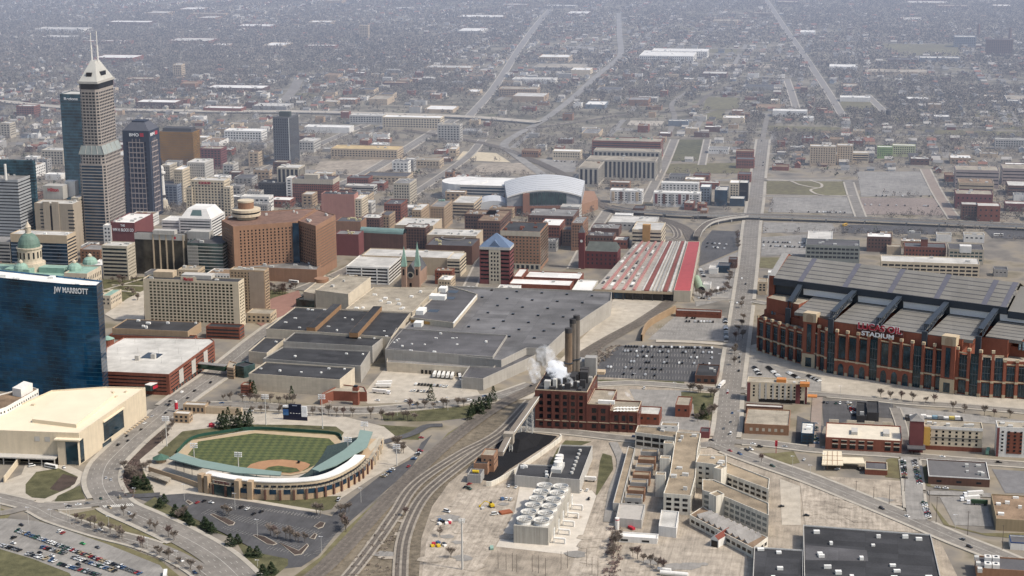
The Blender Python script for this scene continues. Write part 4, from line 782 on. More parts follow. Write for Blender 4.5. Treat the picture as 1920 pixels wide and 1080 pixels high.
BIG = block([(725, 655), (742, 634), (771, 603), (795, 575), (837, 538), (898, 541), (1000, 543.5), (1147, 550), (1145, 566), (1105, 592), (1057, 625), (1024, 656), (987, 655), (940, 678)], hB, M_ctan, R_purp, 1.6)
block([(770, 597), (850, 607), (895, 553), (838, 536)], 20, M_ccream, R_dgrey, 1.2, hatch=0); 
wallquad(cv, 'rust_panel', mat('ochre_panel', (.42, .25, .09)), xy(g(770, 597, 20)), xy(g(812, 602, 20)), 0, 1, 16, 19, .4)
for x, y, L_, W_ in ((831, 546, 12, 8), (815, 560, 12, 9), (829, 561, 10, 8), (790, 587, 16, 8), (785, 611, 10, 8)):
    mb = MB(); z = 20 if y < 600 else 15.5; c = g(x, y, z); mb.box(c, L_, W_, z, z+4.5); mb.build('rooftop_unit', M_unitw, cv)
for x, y in ((842, 546), (836, 558), (806, 582)): mb = MB(); mb.poly(ccw(pp(20.1, (x, y-2), (x+19, y-1.5), (x+14, y+3.5), (x-5, y+2.5))), 20.1); mb.build('light_well', GLW, cv)
block([(722, 657), (924, 671), (951, 630), (743, 617)], 17, M_ctan, R_dgrey, 1.2, hatch=14, sd=9)
for i in range(7):
    for j in range(5):
        x = 858+j*47.5-i*8.2+ (0); y = 552+j*2.6+i*10.6-j*.0
        x = 930-i*18+j*47+(-8); y = 545+i*13.2+j*2.6
        q = g(x, y, hB)
        if inside(q, inset(BIG, 5)) and not inside(q, ccw(pp(20, (770, 597), (850, 607), (895, 553), (838, 536)))) and not inside(q, ccw(pp(17, (722, 657), (924, 671), (951, 630), (743, 617)))):
            mb = MB(); mb.box(q, 2.6, 2.6, hB, hB+1.3); mb.build('roof_vent', GLW, cv)
a, b = g(850, 606, 20.9), g(893, 555, 20.9); mb = MB(); mb.bar(a, b, .8); mb.build('parapet_flashing', M_unitw, cv)
block([(725, 681), (922, 694), (928, 682), (727, 666)], 8, M_ccream, R_grey, 1.2)
for i in range(7): mb = MB(); c = g(762+i*27 if i < 3 else 790+i*22, 673+i*1.6, 8); mb.box(c, 6, 5, 8, 12.5); mb.build('roof_house', M_ctan, cv)
block([(865, 709), (906, 712), (1003, 668), (1010, 655), (940, 676), (925, 690), (880, 688)], 10, M_ctan, R_dgrey, 1.2)
A_, B_ = g(790, 700.5).to_2d(), g(864, 706).to_2d()
for i in range(10): p = A_.lerp(B_, i/10); q = A_.lerp(B_, (i+.6)/10); k = Vector((-1.2, 0)); mb = MB(); mb.quad((*(p+k), .3), (*(q+k), .3), (*(q+k), 4.2), (*(p+k), 4.2)); mb.build('dock_door', GLW, cv)
mb = MB(); A_, B_ = g(640, 750).to_2d(), g(700, 757).to_2d()
blk = pp(9, (616, 742), (660, 733), (688, 737), (689, 744), (662, 750)); 
P = ccw(pp(8, (557, 748), (610, 738), (624, 730), (645, 729), (689, 735), (686, 745), (612, 751))); bw = thing('service_entrance', 'red brick service wing with stepped parapet and chimney below the convention hall', 'building', g(640, 755)); shell(bw, ccw(pp(8, (600, 743), (625, 735), (688, 737), (683, 727), (640, 722), (606, 738))), 0, 8, W_brick, R_tan); FOOT.append(ccw(pp(8, (600, 743), (625, 735), (688, 737), (683, 727))))
c = g(668, 758); mb = MB(); mb.box(c, 5, 5, 0, 16); mb.build('chimney', W_brick, bw); mb = MB(); mb.box(c, 5.6, 5.6, 12, 13); mb.build('chimney_band', W_lime, bw); mb = MB(); mb.box(c, 3.4, 3.4, 16, 17.5); mb.build('chimney_cap', GLW, bw)
P, h = plan(451, 467, 724, 742, 10); building('corner_pavilion', 'striped brick corner block at the left end of the front hall', P, h, W_brick, R_tan, ('r', 3, .4, 3, .2), bot=1, top=.5)
P = pp(10, (437, 686), (457, 690), (478, 684), (459, 679)); P = ccw(P); gp = building('glass_pavilion', 'glazed entrance pavilion with angular black roof beside the boulevard', P, 10, GLG, R_dark, par=1.2); 
P = pp(11, (425, 688), (438, 690), (444, 680), (430, 676)); building('entrance_block', 'small striped brick entrance block left of glazed pavilion', P, 10, W_buff, R_tan, ('r', 3, .4, 3, .3), bot=1, top=.5)
# tan older halls behind
P = pp(24, (591, 545), (653, 553), (695, 521), (636, 516)); building('exhibit_hall', 'tall windowless cream hall box behind black roofs', P, 24, M_ccream, R_tan, nu=2)
P = pp(17, (569, 548), (590, 552), (634, 522), (610, 517)); bl = building('lobby_block', 'lower cream hall wing with round brick drum on its roof', P, 17, M_ccream, R_tan); c = g(603, 528, 17); mb = MB(); mb.cyl(c, 8, 17, 21, 20); mb.build('drum', W_orange, bl)
P = pp(12, (648, 580), (773, 587), (820, 540), (700, 540)); building('exhibit_hall', 'low wide tan-roofed hall left of the light wells', P, 12, M_ccream, R_tan, nu=12, umat=M_unitw)
P = pp(9, (555, 562), (588, 566), (596, 558), (575, 554)); building('lobby_pavilion', 'small glassy lobby pavilion by sunken garden', P, 9, GLG, R_tan)
# ================================================================ steam plant
sp_ = thing('steam_plant', 'big red brick steam plant with tall stacks venting white steam', 'power plant', g(1100, 790))
h = ht(1100, 808, 737); W_pk = mat('plant_brick', (.125, .047, .037), streak=.35, var=.18)
P1, _ = plan(1003, 1101, 737, ('h', h), 62); P2, h2 = plan(1101, 1144, 761, ('h', ht(1143, 810, 761)), 44); P3, h3 = plan(1144, 1195, 774, ('h', ht(1190, 812, 774)), 30)
wins = []
for P, hh, nm in ((P1, h, 'boiler'), (P2, h2, 't'), (P3, h3, 'o')):
    FOOT.append(P); shell(sp_, P, 0, hh, W_pk, R_dark if P is P1 else R_tan, 1.2, cop=W_tan)
    wins += [(P[0], P[1], r) for r in rects(P[0], P[1], 8.5, hh-1.5, ('g', 7.2, .48, 5.8, .62, 2))]+[(P[0], P[1], r) for r in rects(P[0], P[1], 2, 7, ('g', 7.2, .48, 5, .7, 2))]+[(P[1], P[2], r) for r in rects(P[1], P[2], hh-8, hh-1, ('g', 7.2, .4, 6, .5, 2))]
    wallquad(sp_, 'belt_course', W_tan, P[0], P[1], 0, 1, 7.5, 8.1, .25, .3)
    n = max(2, int(math.dist(P[0], P[1])/7.2))
    for i in range(n+1): wallquad(sp_, 'pilaster', W_pk, P[0], P[1], max(0, i/n-.012), min(1, i/n+.012), 0, hh-.5, .35, .5)
windows(sp_, wins, GLW, 'window', .09)
for i in range(3): mb = MB(); q = g(1060+i*18, 716, h); mb.box(q, 9, 7, h, h+6+i*2); mb.build('roof_house', [W_dark, R_dark, W_dark][i], sp_)
for i in range(16): mb = MB(); q = g(1022+i*4.7, 721+i*7 % 11, h); mb.box(q, 3+i % 3*2, 3+i % 2*2, h, h+2+i*5 % 7); mb.build('rooftop_equipment', [W_dark, M_unit, R_dark][i % 3], sp_)
for x, y, dx, dy, hh, m in ((1088, 700, 14, 12, 46, 'grey_concrete'), (1108, 703, 9, 10, 50, 'grey_concrete'), (1125, 700, 8, 9, 36, 'tan_stone'), (1070, 695, 16, 10, 40, 'grey_concrete'), (1096, 712, 7, 7, 44, 'dark_stone'), (1082, 714, 6, 9, 40, 'dark_brick'), (1054, 716, 8, 7, 37, 'dark_stone'), (1104, 716, 5, 6, 38, 'grey_concrete')): mb = MB(); q = g(x, y, h); mb.box(q, dx, dy, h, hh); mb.build('boiler_house', MATS[m], sp_)
M_stk = mat('stack_concrete', (.16, .115, .08), streak=.6, var=.5); M_stk2 = mat('stack_grey', (.14, .122, .105), streak=.5, var=.4)
for x, y, ty, r, m in ((1066, 712, 616, 3.1, M_stk), (1074, 705, 598, 2.8, M_stk2), (1081, 704, 592, 2.8, M_stk2)):
    q = g(x, y, h); G0 = (q.x, q.y); lo = h
    while pj((*G0, lo))[1] > ty: lo += .5
    mb = MB(); mb.cyl(G0, r*1.08, h, lo-4, 14, r); s_ = mb.build('smokestack', m, sp_); mb = MB(); mb.cyl(G0, r*1.03, lo-4, lo, 14, r*1.03); mb.build('soot_rim', W_dark, s_)
    mb = MB(); mb.cyl(G0, r*1.35, h+15, h+15.8, 14, r*1.35); mb.build('stack_platform', M_steel, s_)
for i in range(14): mb = MB(); q = g(1150+i % 7*6.2, 768+(i//7)*5, h3); mb.bar((q.x, q.y, h3+1), (q.x+3, q.y-4, h3+1.4), .5, n=8); mb.build('pipe', M_unitw, sp_)
mb = MB(); q = g(1137, 757, h2); mb.box(q, 3, 14, h2, h2+3); mb.build('rooftop_unit', M_unitw, sp_)
P, hh = plan(1195, 1236, 779, ('h', 9), 22); building('plant_annex', 'low brick annex with pale flat roof at the right end of the steam plant', P, hh, W_brick, R_lt, ('g', 5, .4, 4, .5))
P, hh = plan(1266, 1293, 762, 783, 26); building('pump_house', 'plain dark red brick cube with tan roof beside a lawn', P, hh, W_brick, R_tan, ('g', 5, .35, 4, .4))
P, hh = plan(1303, 1344, 707, 721, 38); building('brick_office', 'brown brick block with black roof at the avenue corner below the dark car park', P, hh, W_dbrick, R_dark, ('g', 6, .55, 7, .6), nu=2, bot=1)
# conveyor
cvy = thing('coal_conveyor', 'long enclosed coal conveyor climbing from crusher house to steam plant roof', 'conveyor', g(995, 812))
pts = [g(938, 855, 8), g(954, 824, 12), g(1026, 722, 30)]
cr_ = mat('conveyor_cladding', (.34, .3, .25), streak=.3)
for a, b in ((pts[0], pts[1]), (pts[1], pts[2])):
    d = (b-a); nn = Vector((-d.y, d.x, 0)).normalized()*2.2; up = Vector((0, 0, 3.4)); mb = MB(); mb.add([a+nn, a-nn, b-nn, b+nn, a+nn+up, a-nn+up, b-nn+up, b+nn+up], [(0, 3, 2, 1), (4, 5, 6, 7), (0, 1, 5, 4), (1, 2, 6, 5), (2, 3, 7, 6), (3, 0, 4, 7)]); gal = mb.build('gallery', cr_, cvy)
    mb = MB(); nn *= 1.12; u0 = up*1.04; mb.quad(a+nn+u0, a-nn+u0, b-nn+u0, b+nn+u0); mb.build('gallery_roof', mat('conveyor_roof', (.2, .17, .14)), cvy)
    mb = MB(); mb.bar(a-nn*1.02+up, b-nn*1.02+up, .3); mb.build('handrail', M_unitw, cvy)
mb = MB(); q = g(954, 824, 12); mb.box(q, 7, 8, 9, 18); mb.build('transfer_house', cr_, cvy)
for x, y, zt in ((993, 811, 22), (975, 822, 17), (958, 846, 10)):
    q = g(x, y); mb = MB(); w = 3 if zt > 20 else 1.2
    for sx in (-w, w):
        for sy in (-w, w): mb.bar((q.x+sx, q.y+sy, 0), (q.x+sx*.7, q.y+sy*.7, zt), .3)
    for k in range(int(zt/4)):
        z0, z1 = k*4, k*4+4
        for s_ in (-w, w): mb.bar((q.x+s_, q.y-w, z0), (q.x+s_, q.y+w, z1), .2); mb.bar((q.x-w, q.y+s_, z1), (q.x+w, q.y+s_, z0), .2)
    mb.build('lattice_tower', M_unit, cvy)
P, h = plan(902, 926, 856, ('h', 13), 16); building('crusher_house', 'tall narrow brick coal crusher house at conveyor foot', P, h, W_orange, R_tan, ('g', 4, .3, 4, .4))
P, h = plan(888, 914, 872, ('h', 8), 14); building('crusher_shed', 'low brick shed with black roof before the crusher house', P, h, W_orange, R_dark); P, h = plan(876, 901, 893, ('h', 6), 14); bsh = building('pump_shed', 'small concrete shed with yellow tank on its roof', P, h, W_grey, R_dgrey); mb = MB(); q = g(892, 886, 6.5); mb.bar((q.x, q.y-2.5, 7.5), (q.x, q.y+2.5, 7.5), 1.2, n=10); mb.build('tank', mat('safety_yellow', (.6, .42, .03), .5), bsh)
cw_ = thing('coal_yard_wall', 'long pale concrete wall enclosing the black coal yard', 'wall', g(990, 870)); Cc = curve([(912, 912), (930, 908), (990, 872), (1048, 830), (1050, 822)], 3); mb = MB(); curb(mb, Cc, -.5, .5, 0, 4); mb.build('wall', W_conc, cw_)
ph = MB(); Pk = [xy(g(x, y)) for x, y in ((935, 840), (950, 818), (985, 812), (1020, 818), (1005, 838), (970, 850))]
cpile = thing('coal_pile', 'heaped black coal along the far edge of the yard', 'coal heap', g(975, 832)); cx_, cy_ = sum(p[0] for p in Pk)/6, sum(p[1] for p in Pk)/6; ph.frustum(ccw(Pk), .3, [lerp(p, (cx_, cy_), .6) for p in ccw(Pk)], 6); ph.build('heap', G_coal, cpile)
# ================================================================ cooling towers and chilled-water plant
ct = thing('cooling_tower_bank', 'concrete bank of twelve round white cooling fans in two rows', 'cooling tower', g(1000, 1020))
a, b = g(963, 1018).to_2d(), g(1028, 1023).to_2d(); hc = ht(1027, 1023, 990)
far = g(1046, 912, hc).to_2d(); d = (b-a); q = Vector((-d.y, d.x)).normalized(); dep = (far-b).dot(q); dep = abs(dep)
if (a+q-Vector((E0, N0))).length < (a-Vector((E0, N0))).length: q = -q
P = [a, b, b+q*dep, a+q*dep]; prismat(ct, 'basin', mat('tower_concrete', (.36, .34, .3), streak=.6, var=.2), P, 0, hc); FOOT.append([tuple(p) for p in P])
for i in range(6):
    for j in range(2):
        c = a+d*(.26+.49*j)+q*(dep*(i+.5)/6); mb = MB(); r = min(dep/12*.93, d.length*.235)
        mb.lathe(c, [(r*.97, hc), (r*.9, hc+1.5), (r, hc+3.3), (r*.94, hc+3.3), (r*.85, hc+1.5), (r*.9, hc+.2)], 24); fs = mb.build('fan_stack', mat('fan_white', (.58, .57, .54), streak=.4), ct)
        mb = MB(); mb.cyl(c, .8, hc, hc+2.6, 8)
        for k in range(6): t = math.pi/3*k; mb.bar((c.x, c.y, hc+2.2), (c.x+r*.82*math.cos(t), c.y+r*.82*math.sin(t), hc+2.4), .3)
        mb.build('fan', M_unit, fs)
dd = d.normalized()
for i in range(5):
    p = b+dd*3+q*(dep*(i+.3)/5); mb = MB(); mb.bar((*p, 0), (*p, 11), .35); mb.bar((*(p+q*3), 0), (*(p+q*3), 11), .35)
    for k in range(4): mb.bar((*p, k*2.7), (*(p+q*3), k*2.7+2.7), .22)
    mb.build('pipe_rack', M_unitw, ct)
    mb = MB(); e = p+dd*8; mb.bar((*p, 4), (*e, 4), .8, n=8); mb.bar((*e, 4), (*e, .2), .8, n=8); mb.build('water_pipe', W_white, ct)
h = ht(1086, 925, 901); P = ccw(pp(h, (1087, 902), (1111, 838), (1051, 836), (1030, 897))); ch_ = thing('chiller_plant', 'white-walled chiller plant with black roofs and white rooftop fans', 'building', g(1050, 920)); FOOT.append(P); shell(ch_, P, 0, h, W_lgrey, R_dark, 1); P2 = ccw(pp(h-2, (965, 893), (1031, 899), (1042, 875), (972, 872))); FOOT.append(P2); shell(ch_, P2, 0, h-2, W_lgrey, R_dark, 1); units(ch_, P2, h-2, 5, M_unitw, 4, (2, 3))
for i in range(7): mb = MB(); c = g(1072+i*2.6, 888-i*7, h); mb.cyl(c, 1.3, h, h+1.5, 10); mb.build('roof_vent', M_unit, ch_)
for i in range(3): mb = MB(); c = g(1046+i*1.6, 872-i*6, h+3); mb.cyl(c, 3.2, h+3, h+6, 14); mb.build('fan_stack', W_white, ch_)
mb = MB(); c = g(1046, 880, h); mb.box(c, 18, 8, h, h+3); mb.build('fan_platform', M_unit, ch_)
wallquad(ch_, 'dock_slot', GLW, P2[0] if False else xy(g(968, 893, h-2)), xy(g(1028, 898, h-2)), .12, .6, h-5, h-4, .3)
# ================================================================ train shed
ts = thing('train_shed', 'long train shed roof striped in red, pink and grey bands', 'station', g(1220, 560)); z = 11
corner = [(1113, 541.5), (1262, 547), (1293, 545), (1312, 452), (1200, 452)]
Pn = [xy(g(*corner[0], z)), xy(g(*corner[1], z)), xy(g(1290, 453, z)), xy(g(1193, 453, z))]; FOOT.append(Pn)
mb = MB(); mb.prism(ccw(Pn), z-2, z-.4, True, True); mb.build('roof_deck', mat('shed_grey', (.34, .31, .27), var=.3, s=.2), ts)
def stripe(t0, t1, m, z0, z1, y0=0., y1=1., name='roof_band'):
    a, b = lerp(Pn[0], Pn[1], t0), lerp(Pn[0], Pn[1], t1); c, e = lerp(Pn[3], Pn[2], t1), lerp(Pn[3], Pn[2], t0)
    q = [lerp(a, e, y0), lerp(b, c, y0), lerp(b, c, y1), lerp(a, e, y1)]; prismat(ts, name, m, q, z0, z1)
M_pink = mat('faded_red_roof', (.37, .185, .165), var=.25, s=.3); M_dkst = mat('rust_roof', (.2, .07, .06), var=.25)
for t in (.12, .25, .38, .51): stripe(t-.018, t+.018, M_pink, z-.4, z+1)
for t, w, m in ((.62, .008, R_lt), (.665, .028, M_dkst), (.71, .009, R_lt), (.755, .009, W_lgrey), (.8, .009, W_grey), (.85, .009, R_lt), (.9, .026, M_dkst), (.955, .014, R_lt)): stripe(t-w, t+w, m, z-.4, z+.7)
rd = random.Random(4)
for i in range(46): t = rd.choice((.06, .185, .315, .445)); stripe(t-.02, t+rd.uniform(.0, .02), rd.choice((R_lt, R_dgrey, W_white)), z-.4, z+rd.uniform(.1, 1), y0_ := rd.uniform(.03, .9), y0_+rd.uniform(.02, .06), 'roof_unit')
Pr = ccw(pp(z+1.5, (1263, 545), (1295, 546), (1312.5, 453), (1290, 453))); shell(ts, Pr, 0, z+1.5, W_lime, R_red, .3); FOOT.append(Pr)
a, b = Pn[0], Pn[1]
wallquad(ts, 'fascia', W_tan, a, b, 0, 1, z-3.2, z-.3, .2, .4)
for i in range(9): wallquad(ts, 'column', W_dark, a, b, i/8*.98, i/8*.98+.015, 0, z-3, .0, .6)
wallquad(ts, 'dark_opening', GLW, a, b, 0.3, 1, 0, z-3, -2); wallquad(ts, 'glazed_bay', GLB, a, b, 0, .4, 1, z-3.4, -1)
wallquad(ts, 'portal_opening', GLW, xy(g(1264, 546, z)), xy(g(1294, 546.5, z)), .0, .5, 0, z-2, .5)
# ================================================================ arena
ar = thing('arena', 'arena with big white arched barrel roof and tall glazed front', 'arena', g(1040, 400))
zb_ = ht(1037, 404, 388); a, b = g(951, 405).to_2d(), g(1090, 403).to_2d(); top = ht(1037, 404, 356.5); dirx = (b-a).normalized(); dv = Vector((-dirx.y, dirx.x)); dv = dv if dv.x > 0 else -dv; W_ = (b-a).length; D_ = 118
FOOT.append([tuple(a), tuple(b), tuple(b+dv*140), tuple(a+dv*140)])
W_ab = mat('arena_brick', (.25, .125, .085), streak=.2)
prismat(ar, 'brick_base', W_ab, [a, b, b+dv*D_*.9, a+dv*D_], 0, 13); Pb2 = [b, b+dirx*26+dv*38, b+dirx*26+dv*100, b+dv*110]; prismat(ar, 'brick_wing', W_orange, Pb2, 0, 14)
M_arf = mat('arena_roof', (.52, .525, .53), .5, var=.06, s=.05); NS = 20
def arc(t, s): # t along, s depth
    zz = 26+(top-26)*(1-(2*t-1)**2)*(1+.12*s); e = W_*(-.08*s*0); return a+dirx*(W_*t*(1+.14*s)-W_*.0*s)+dv*(D_*s), zz
bays = 9
for k in range(bays):
    mb = MB()
    for i in range(NS):
        q = [(arc(i/NS, k/bays)), (arc((i+1)/NS, k/bays)), (arc((i+1)/NS, (k+.93)/bays)), (arc(i/NS, (k+.93)/bays))]; mb.quad(*[(*p, zz) for p, zz in q])
    mb.build('roof_bay', M_arf, ar)
    if k:
        mb = MB()
        for i in range(NS):
            q = [arc(i/NS, (k-.07)/bays), arc((i+1)/NS, (k-.07)/bays), arc((i+1)/NS, k/bays), arc(i/NS, k/bays)]; mb.quad(*[(*p, zz+.25) for p, zz in q])
        mb.build('roof_rib', mat('rib_grey', (.42, .42, .41)), ar)
mb = MB()
for i in range(NS): (p, z0), (q, z1) = arc(i/NS, .015), arc((i+1)/NS, .015); mb.quad((*p, 12), (*q, 12), (*q, z1), (*p, z0))
mb.build('end_wall', mat('zinc_panel', (.3, .31, .32)), ar)
mb = MB()
for i in range(NS): (p, z0), (q, z1) = arc(i/NS, 1), arc((i+1)/NS, 1); mb.quad((*q, 12), (*p, 12), (*p, z0), (*q, z1))
mb.build('back_wall', MATS['zinc_panel'], ar)
for t in (0, 1):
    mb = MB()
    for k in range(bays):
        (p, z0), (q, z1) = arc(t, k/bays), arc(t, (k+1)/bays); f_ = [(*p, 12), (*q, 12), (*q, z1), (*p, z0)]; mb.quad(*(f_ if t else f_[::-1]))
    mb.build('side_wall', MATS['zinc_panel'], ar)
mb = MB()
for i in range(NS): (p, z0), (q, z1) = arc(i/NS, -.012), arc((i+1)/NS, -.012); mb.quad((*p, z0-1), (*q, z1-1), (*q, z1+.8), (*p, z0+.8))
mb.build('arch_rim', W_white, ar)
for k in range(9):
    t0, t1 = .3+k*.056, .3+(k+.9)*.056; mb = MB(); (p, z0), (q, z1) = arc(t0, .008), arc(t1, .008); mb.quad((*p, 14.5), (*q, 14.5), (*q, z1-3.2), (*p, z0-3.2)); mb.build('window_bay', GLG, ar)
mb = MB(); c = a+dirx*W_*.255; mb.box(c-dv*1, 9, 9, 0, top-4, math.atan2(dirx.y, dirx.x)); mb.build('brick_pylon', W_ab, ar)
for i in range(10): wallquad(ar, 'window', GL, tuple(a), tuple(b), .03+i*.095, .09+i*.095, 2, 10, .2)
c = a-dirx*38+dv*18; mb = MB()
for i in range(10):
    for s0 in (0, 1): pass
    t0, t1 = math.pi*i/10, math.pi*(i+1)/10; P = lambda t, s: (*(c+dirx*(20-20*math.cos(t))+dv*s*42), 10+8*math.sin(t)); mb.quad(P(t0, 0), P(t1, 0), P(t1, 1), P(t0, 1)); mb.quad((*P(t0, 0)[:2], 0), (*P(t1, 0)[:2], 0), P(t1, 0), P(t0, 0))
mb.build('entry_pavilion_roof', M_arf, ar)
# ================================================================ monument column
c = g(307, 392); hm = ht(307, 392, 296); mo = thing('monument', 'slim white stone column topped by bronze statue in the downtown circle', 'monument', c)
mb = MB(); mb.lathe(c, [(10, 0), (10, 3), (7, 5), (6, 12), (5, 14)], 12); mb.build('plinth', W_lime, mo)
mb = MB(); mb.lathe(c, [(3.8, 13), (3.2, 30), (2.7, hm*.66)], 12); mb.build('shaft', W_white, mo); mb = MB(); mb.lathe(c, [(4.6, 17), (4.6, 20), (3.6, 20.5), (3.6, 17)], 12); mb.build('bronze_ring', W_dark, mo); mb = MB(); mb.lathe(c, [(2.7, hm*.66), (5, hm*.7), (5, hm*.73), (3, hm*.74), (3, hm*.8), (1.6, hm*.84), (.9, hm*.86)], 12); mb.build('capital', W_white, mo)
mb = MB(); mb.lathe(c, [(1.2, hm*.86), (1.5, hm*.9), (1, hm*.95), (.8, hm*.97), (.2, hm)], 8); mb.build('statue', W_dark, mo)
# ================================================================ statehouse
sh_ = thing('statehouse', 'limestone statehouse with green copper dome and corner pavilions', 'capitol', g(80, 555)); hs_ = 24
W_sh = mat('statehouse_stone', (.5, .43, .335), streak=.3)
P, _ = plan(-60, 118, 521, ('h', hs_), 55); FOOT.append(P); shell(sh_, P, 0, hs_, W_sh, R_cop, 1.2); windows(sh_, [(P[0], P[1], r) for r in rects(P[0], P[1], 3, hs_-2, ('g', 5, .35, 7, .6))], GL)
Pq, _ = plan(118, 188, 512, ('h', hs_+4), ('x', 190)); Pq, _ = plan(120, 163, 515, ('h', hs_+4), ('x', 190)); FOOT.append(Pq); shell(sh_, Pq, 0, hs_+4, W_sh, R_cop, 1.2)
windows(sh_, [(Pq[i], Pq[i+1], r) for i in (0, 1) for r in rects(Pq[i], Pq[i+1], 3, hs_+2, ('g', 5, .35, 7, .6))], GL)
for x, y in ((140, 506), (169, 494), (40, 506)):
    q = g(x, y, hs_+4); mb = MB(); mb.lathe(q, [(8.5, hs_+4), (8.2, hs_+6.5), (6.8, hs_+9.5), (4, hs_+11.5), (2.2, hs_+12)], 12); dm = mb.build('corner_dome', R_cop, sh_); mb = MB(); mb.lathe(q, [(2.4, hs_+12), (2.4, hs_+14), (.2, hs_+16)], 10); mb.build('lantern', W_sh, dm)
for x0, x1, y in ((8, 55, 506), (72, 120, 503)): q, _ = plan(x0, x1, y, ('h', hs_+6), 14); mb = MB(); mb.prism(q, hs_, hs_+6); mb.build('roof_ridge', R_cop, sh_)
q = g(57, 496, hs_+6); mb = MB(); mb.lathe(q, [(17, hs_-2), (17, hs_+9), (14, hs_+9), (13.4, hs_+12), (13.4, hs_+25), (14.4, hs_+25.5), (14.4, hs_+27), (12.6, hs_+27)], 20); mb.build('drum', W_sh, sh_)
for k in range(16): t = 2*math.pi*k/16; mb = MB(); mb.box((q.x+13.5*math.cos(t), q.y+13.5*math.sin(t)), .5, 1.7, hs_+15, hs_+22, t); mb.build('drum_window', GL, sh_)
mb = MB(); mb.lathe(q, [(12.6, hs_+27), (12.2, hs_+31), (10.4, hs_+36), (7.4, hs_+40), (3.6, hs_+42.4)], 20); mb.build('dome', mat('dome_copper', (.13, .2, .165), .6, var=.2), sh_); mb = MB(); mb.lathe(q, [(3.6, hs_+42.4), (3.2, hs_+43), (3.2, hs_+49), (3.8, hs_+49.3), (2.6, hs_+51), (.4, hs_+55), (.1, hs_+58)], 12); mb.build('lantern', W_sh, sh_)
P, h = plan(190, 207, 556, ('h', 14), 30); building('statehouse_wing', 'small limestone pavilion with green roof at the right edge of the blue tower', P, h, W_sh, R_cop, ('g', 4, .4, 5, .5))
# ================================================================ twin-spire church
cb = thing('church', 'gothic brick church with twin green spires and rose window', 'church', g(768, 540)); W_ch = mat('church_brick', (.33, .22, .165), streak=.3)
P, hn = plan(757, 782, 505, ('h', 22), 46); prismat(cb, 'nave', W_ch, P, 0, 16); mb = MB(); m0, m1 = lerp(P[0], P[1], .5), lerp(P[3], P[2], .5); mb.add([(*P[0], 16), (*P[1], 16), (*P[2], 16), (*P[3], 16), (*m0, 28), (*m1, 28)], [(0, 1, 4), (3, 5, 2), (1, 2, 5, 4), (0, 4, 5, 3)]); mb.build('nave_roof', R_slate, cb); FOOT.append(P)
mb = MB(); c = (m0[0]-.3, m0[1]); pts = [(c[0], c[1]-4*math.cos(t), 15+4*math.sin(t)) for t in [2*math.pi*k/14 for k in range(14)]]; mb.add(pts, [tuple(range(13, -1, -1))]); mb.build('rose_window', W_lime, cb); mb = MB(); pts = [(c[0]-.1, c[1]-2.7*math.cos(t), 15+2.7*math.sin(t)) for t in [2*math.pi*k/14 for k in range(14)]]; mb.add(pts, [tuple(range(13, -1, -1))]); mb.build('rose_glass', GL, cb)
for (x0, x1, ty) in ((752, 761, 461), (777, 786, 453)):
    q, _ = plan(x0, x1, 500, ('h', 30), 6); cc = ((q[0][0]+q[2][0])/2, (q[0][1]+q[2][1])/2); prismat(cb, 'bell_tower', W_ch, q, 0, 30); z = 30
    while pj((*cc, z))[1] > ty: z += .5
    mb = MB(); mb.frustum(inset(q, -.3), 30, [lerp(p, cc, .97) for p in q], z, False); mb.build('spire', R_cop, cb)
    wallquad(cb, 'belfry_window', GLW, q[0], q[1], .3, .7, 20, 27, .1); wallquad(cb, 'portal', GLW, q[0], q[1], .3, .7, .5, 5, .1)
wallquad(cb, 'portal', GLW, P[0], P[1], .42, .58, .5, 6, .15)
def B(name, label, xa, xb, yt, base, dep, wall, roof, faces=None, **k):
    P, h = plan(xa, xb, yt, base, dep); return building(name, label, P, h, wall, roof, faces, **k), P, h
X = lambda x: ('x', x); HT = lambda h: ('h', h)
gr = lambda p=4, w=.5, s=3.8, f=.5, m=1: ('g', p, w, s, f, m)
rb = lambda s=3.8, f=.45, m=.6: ('r', 4, .5, s, f, m)
T = 'office_tower'; O = 'office_building'
def face_sign(root, P, h, s, m, t0, t1, size, dz, i=0): return text(s, 'sign_lettering', m, root, (*lerp(P[i], P[(i+1) % len(P)], t0), h-dz), (*lerp(P[i], P[(i+1) % len(P)], t1), h-dz), size, off=.5)
# --- tower cluster
r, P, h = B(T, 'grey office tower striped with thin dark window bands at the left frame edge', -30, 33, 338.5, HT(92), X(57), W_blue if False else mat('pale_grey_panel', (.34, .35, .36)), R_grey, rb(3.9, .34, 0), nu=5)
mb = MB(); c = lerp(P[0], P[1], .66); mb.cyl(c, 1.6, h, h+20, 8); mb.build('mast', W_white, r)
B('glass_tower', 'dark teal glass office block behind the grey striped tower', -20, 62, 303, HT(110), X(66), GLT, R_lt, rb(3.9, .12, 0), glass=MATS['blue_mullion'], nu=6)
r, P, h = B('glass_tower', 'slim teal glass tower directly left of the tallest skyscraper', 112, 150, 178, HT(168), 34, GLT, R_lt, rb(4.2, .18, .2), glass=MATS['blue_mullion'])
face_sign(r, P, h, 'Regions', M_wsign, .2, .88, 3.6, 7)
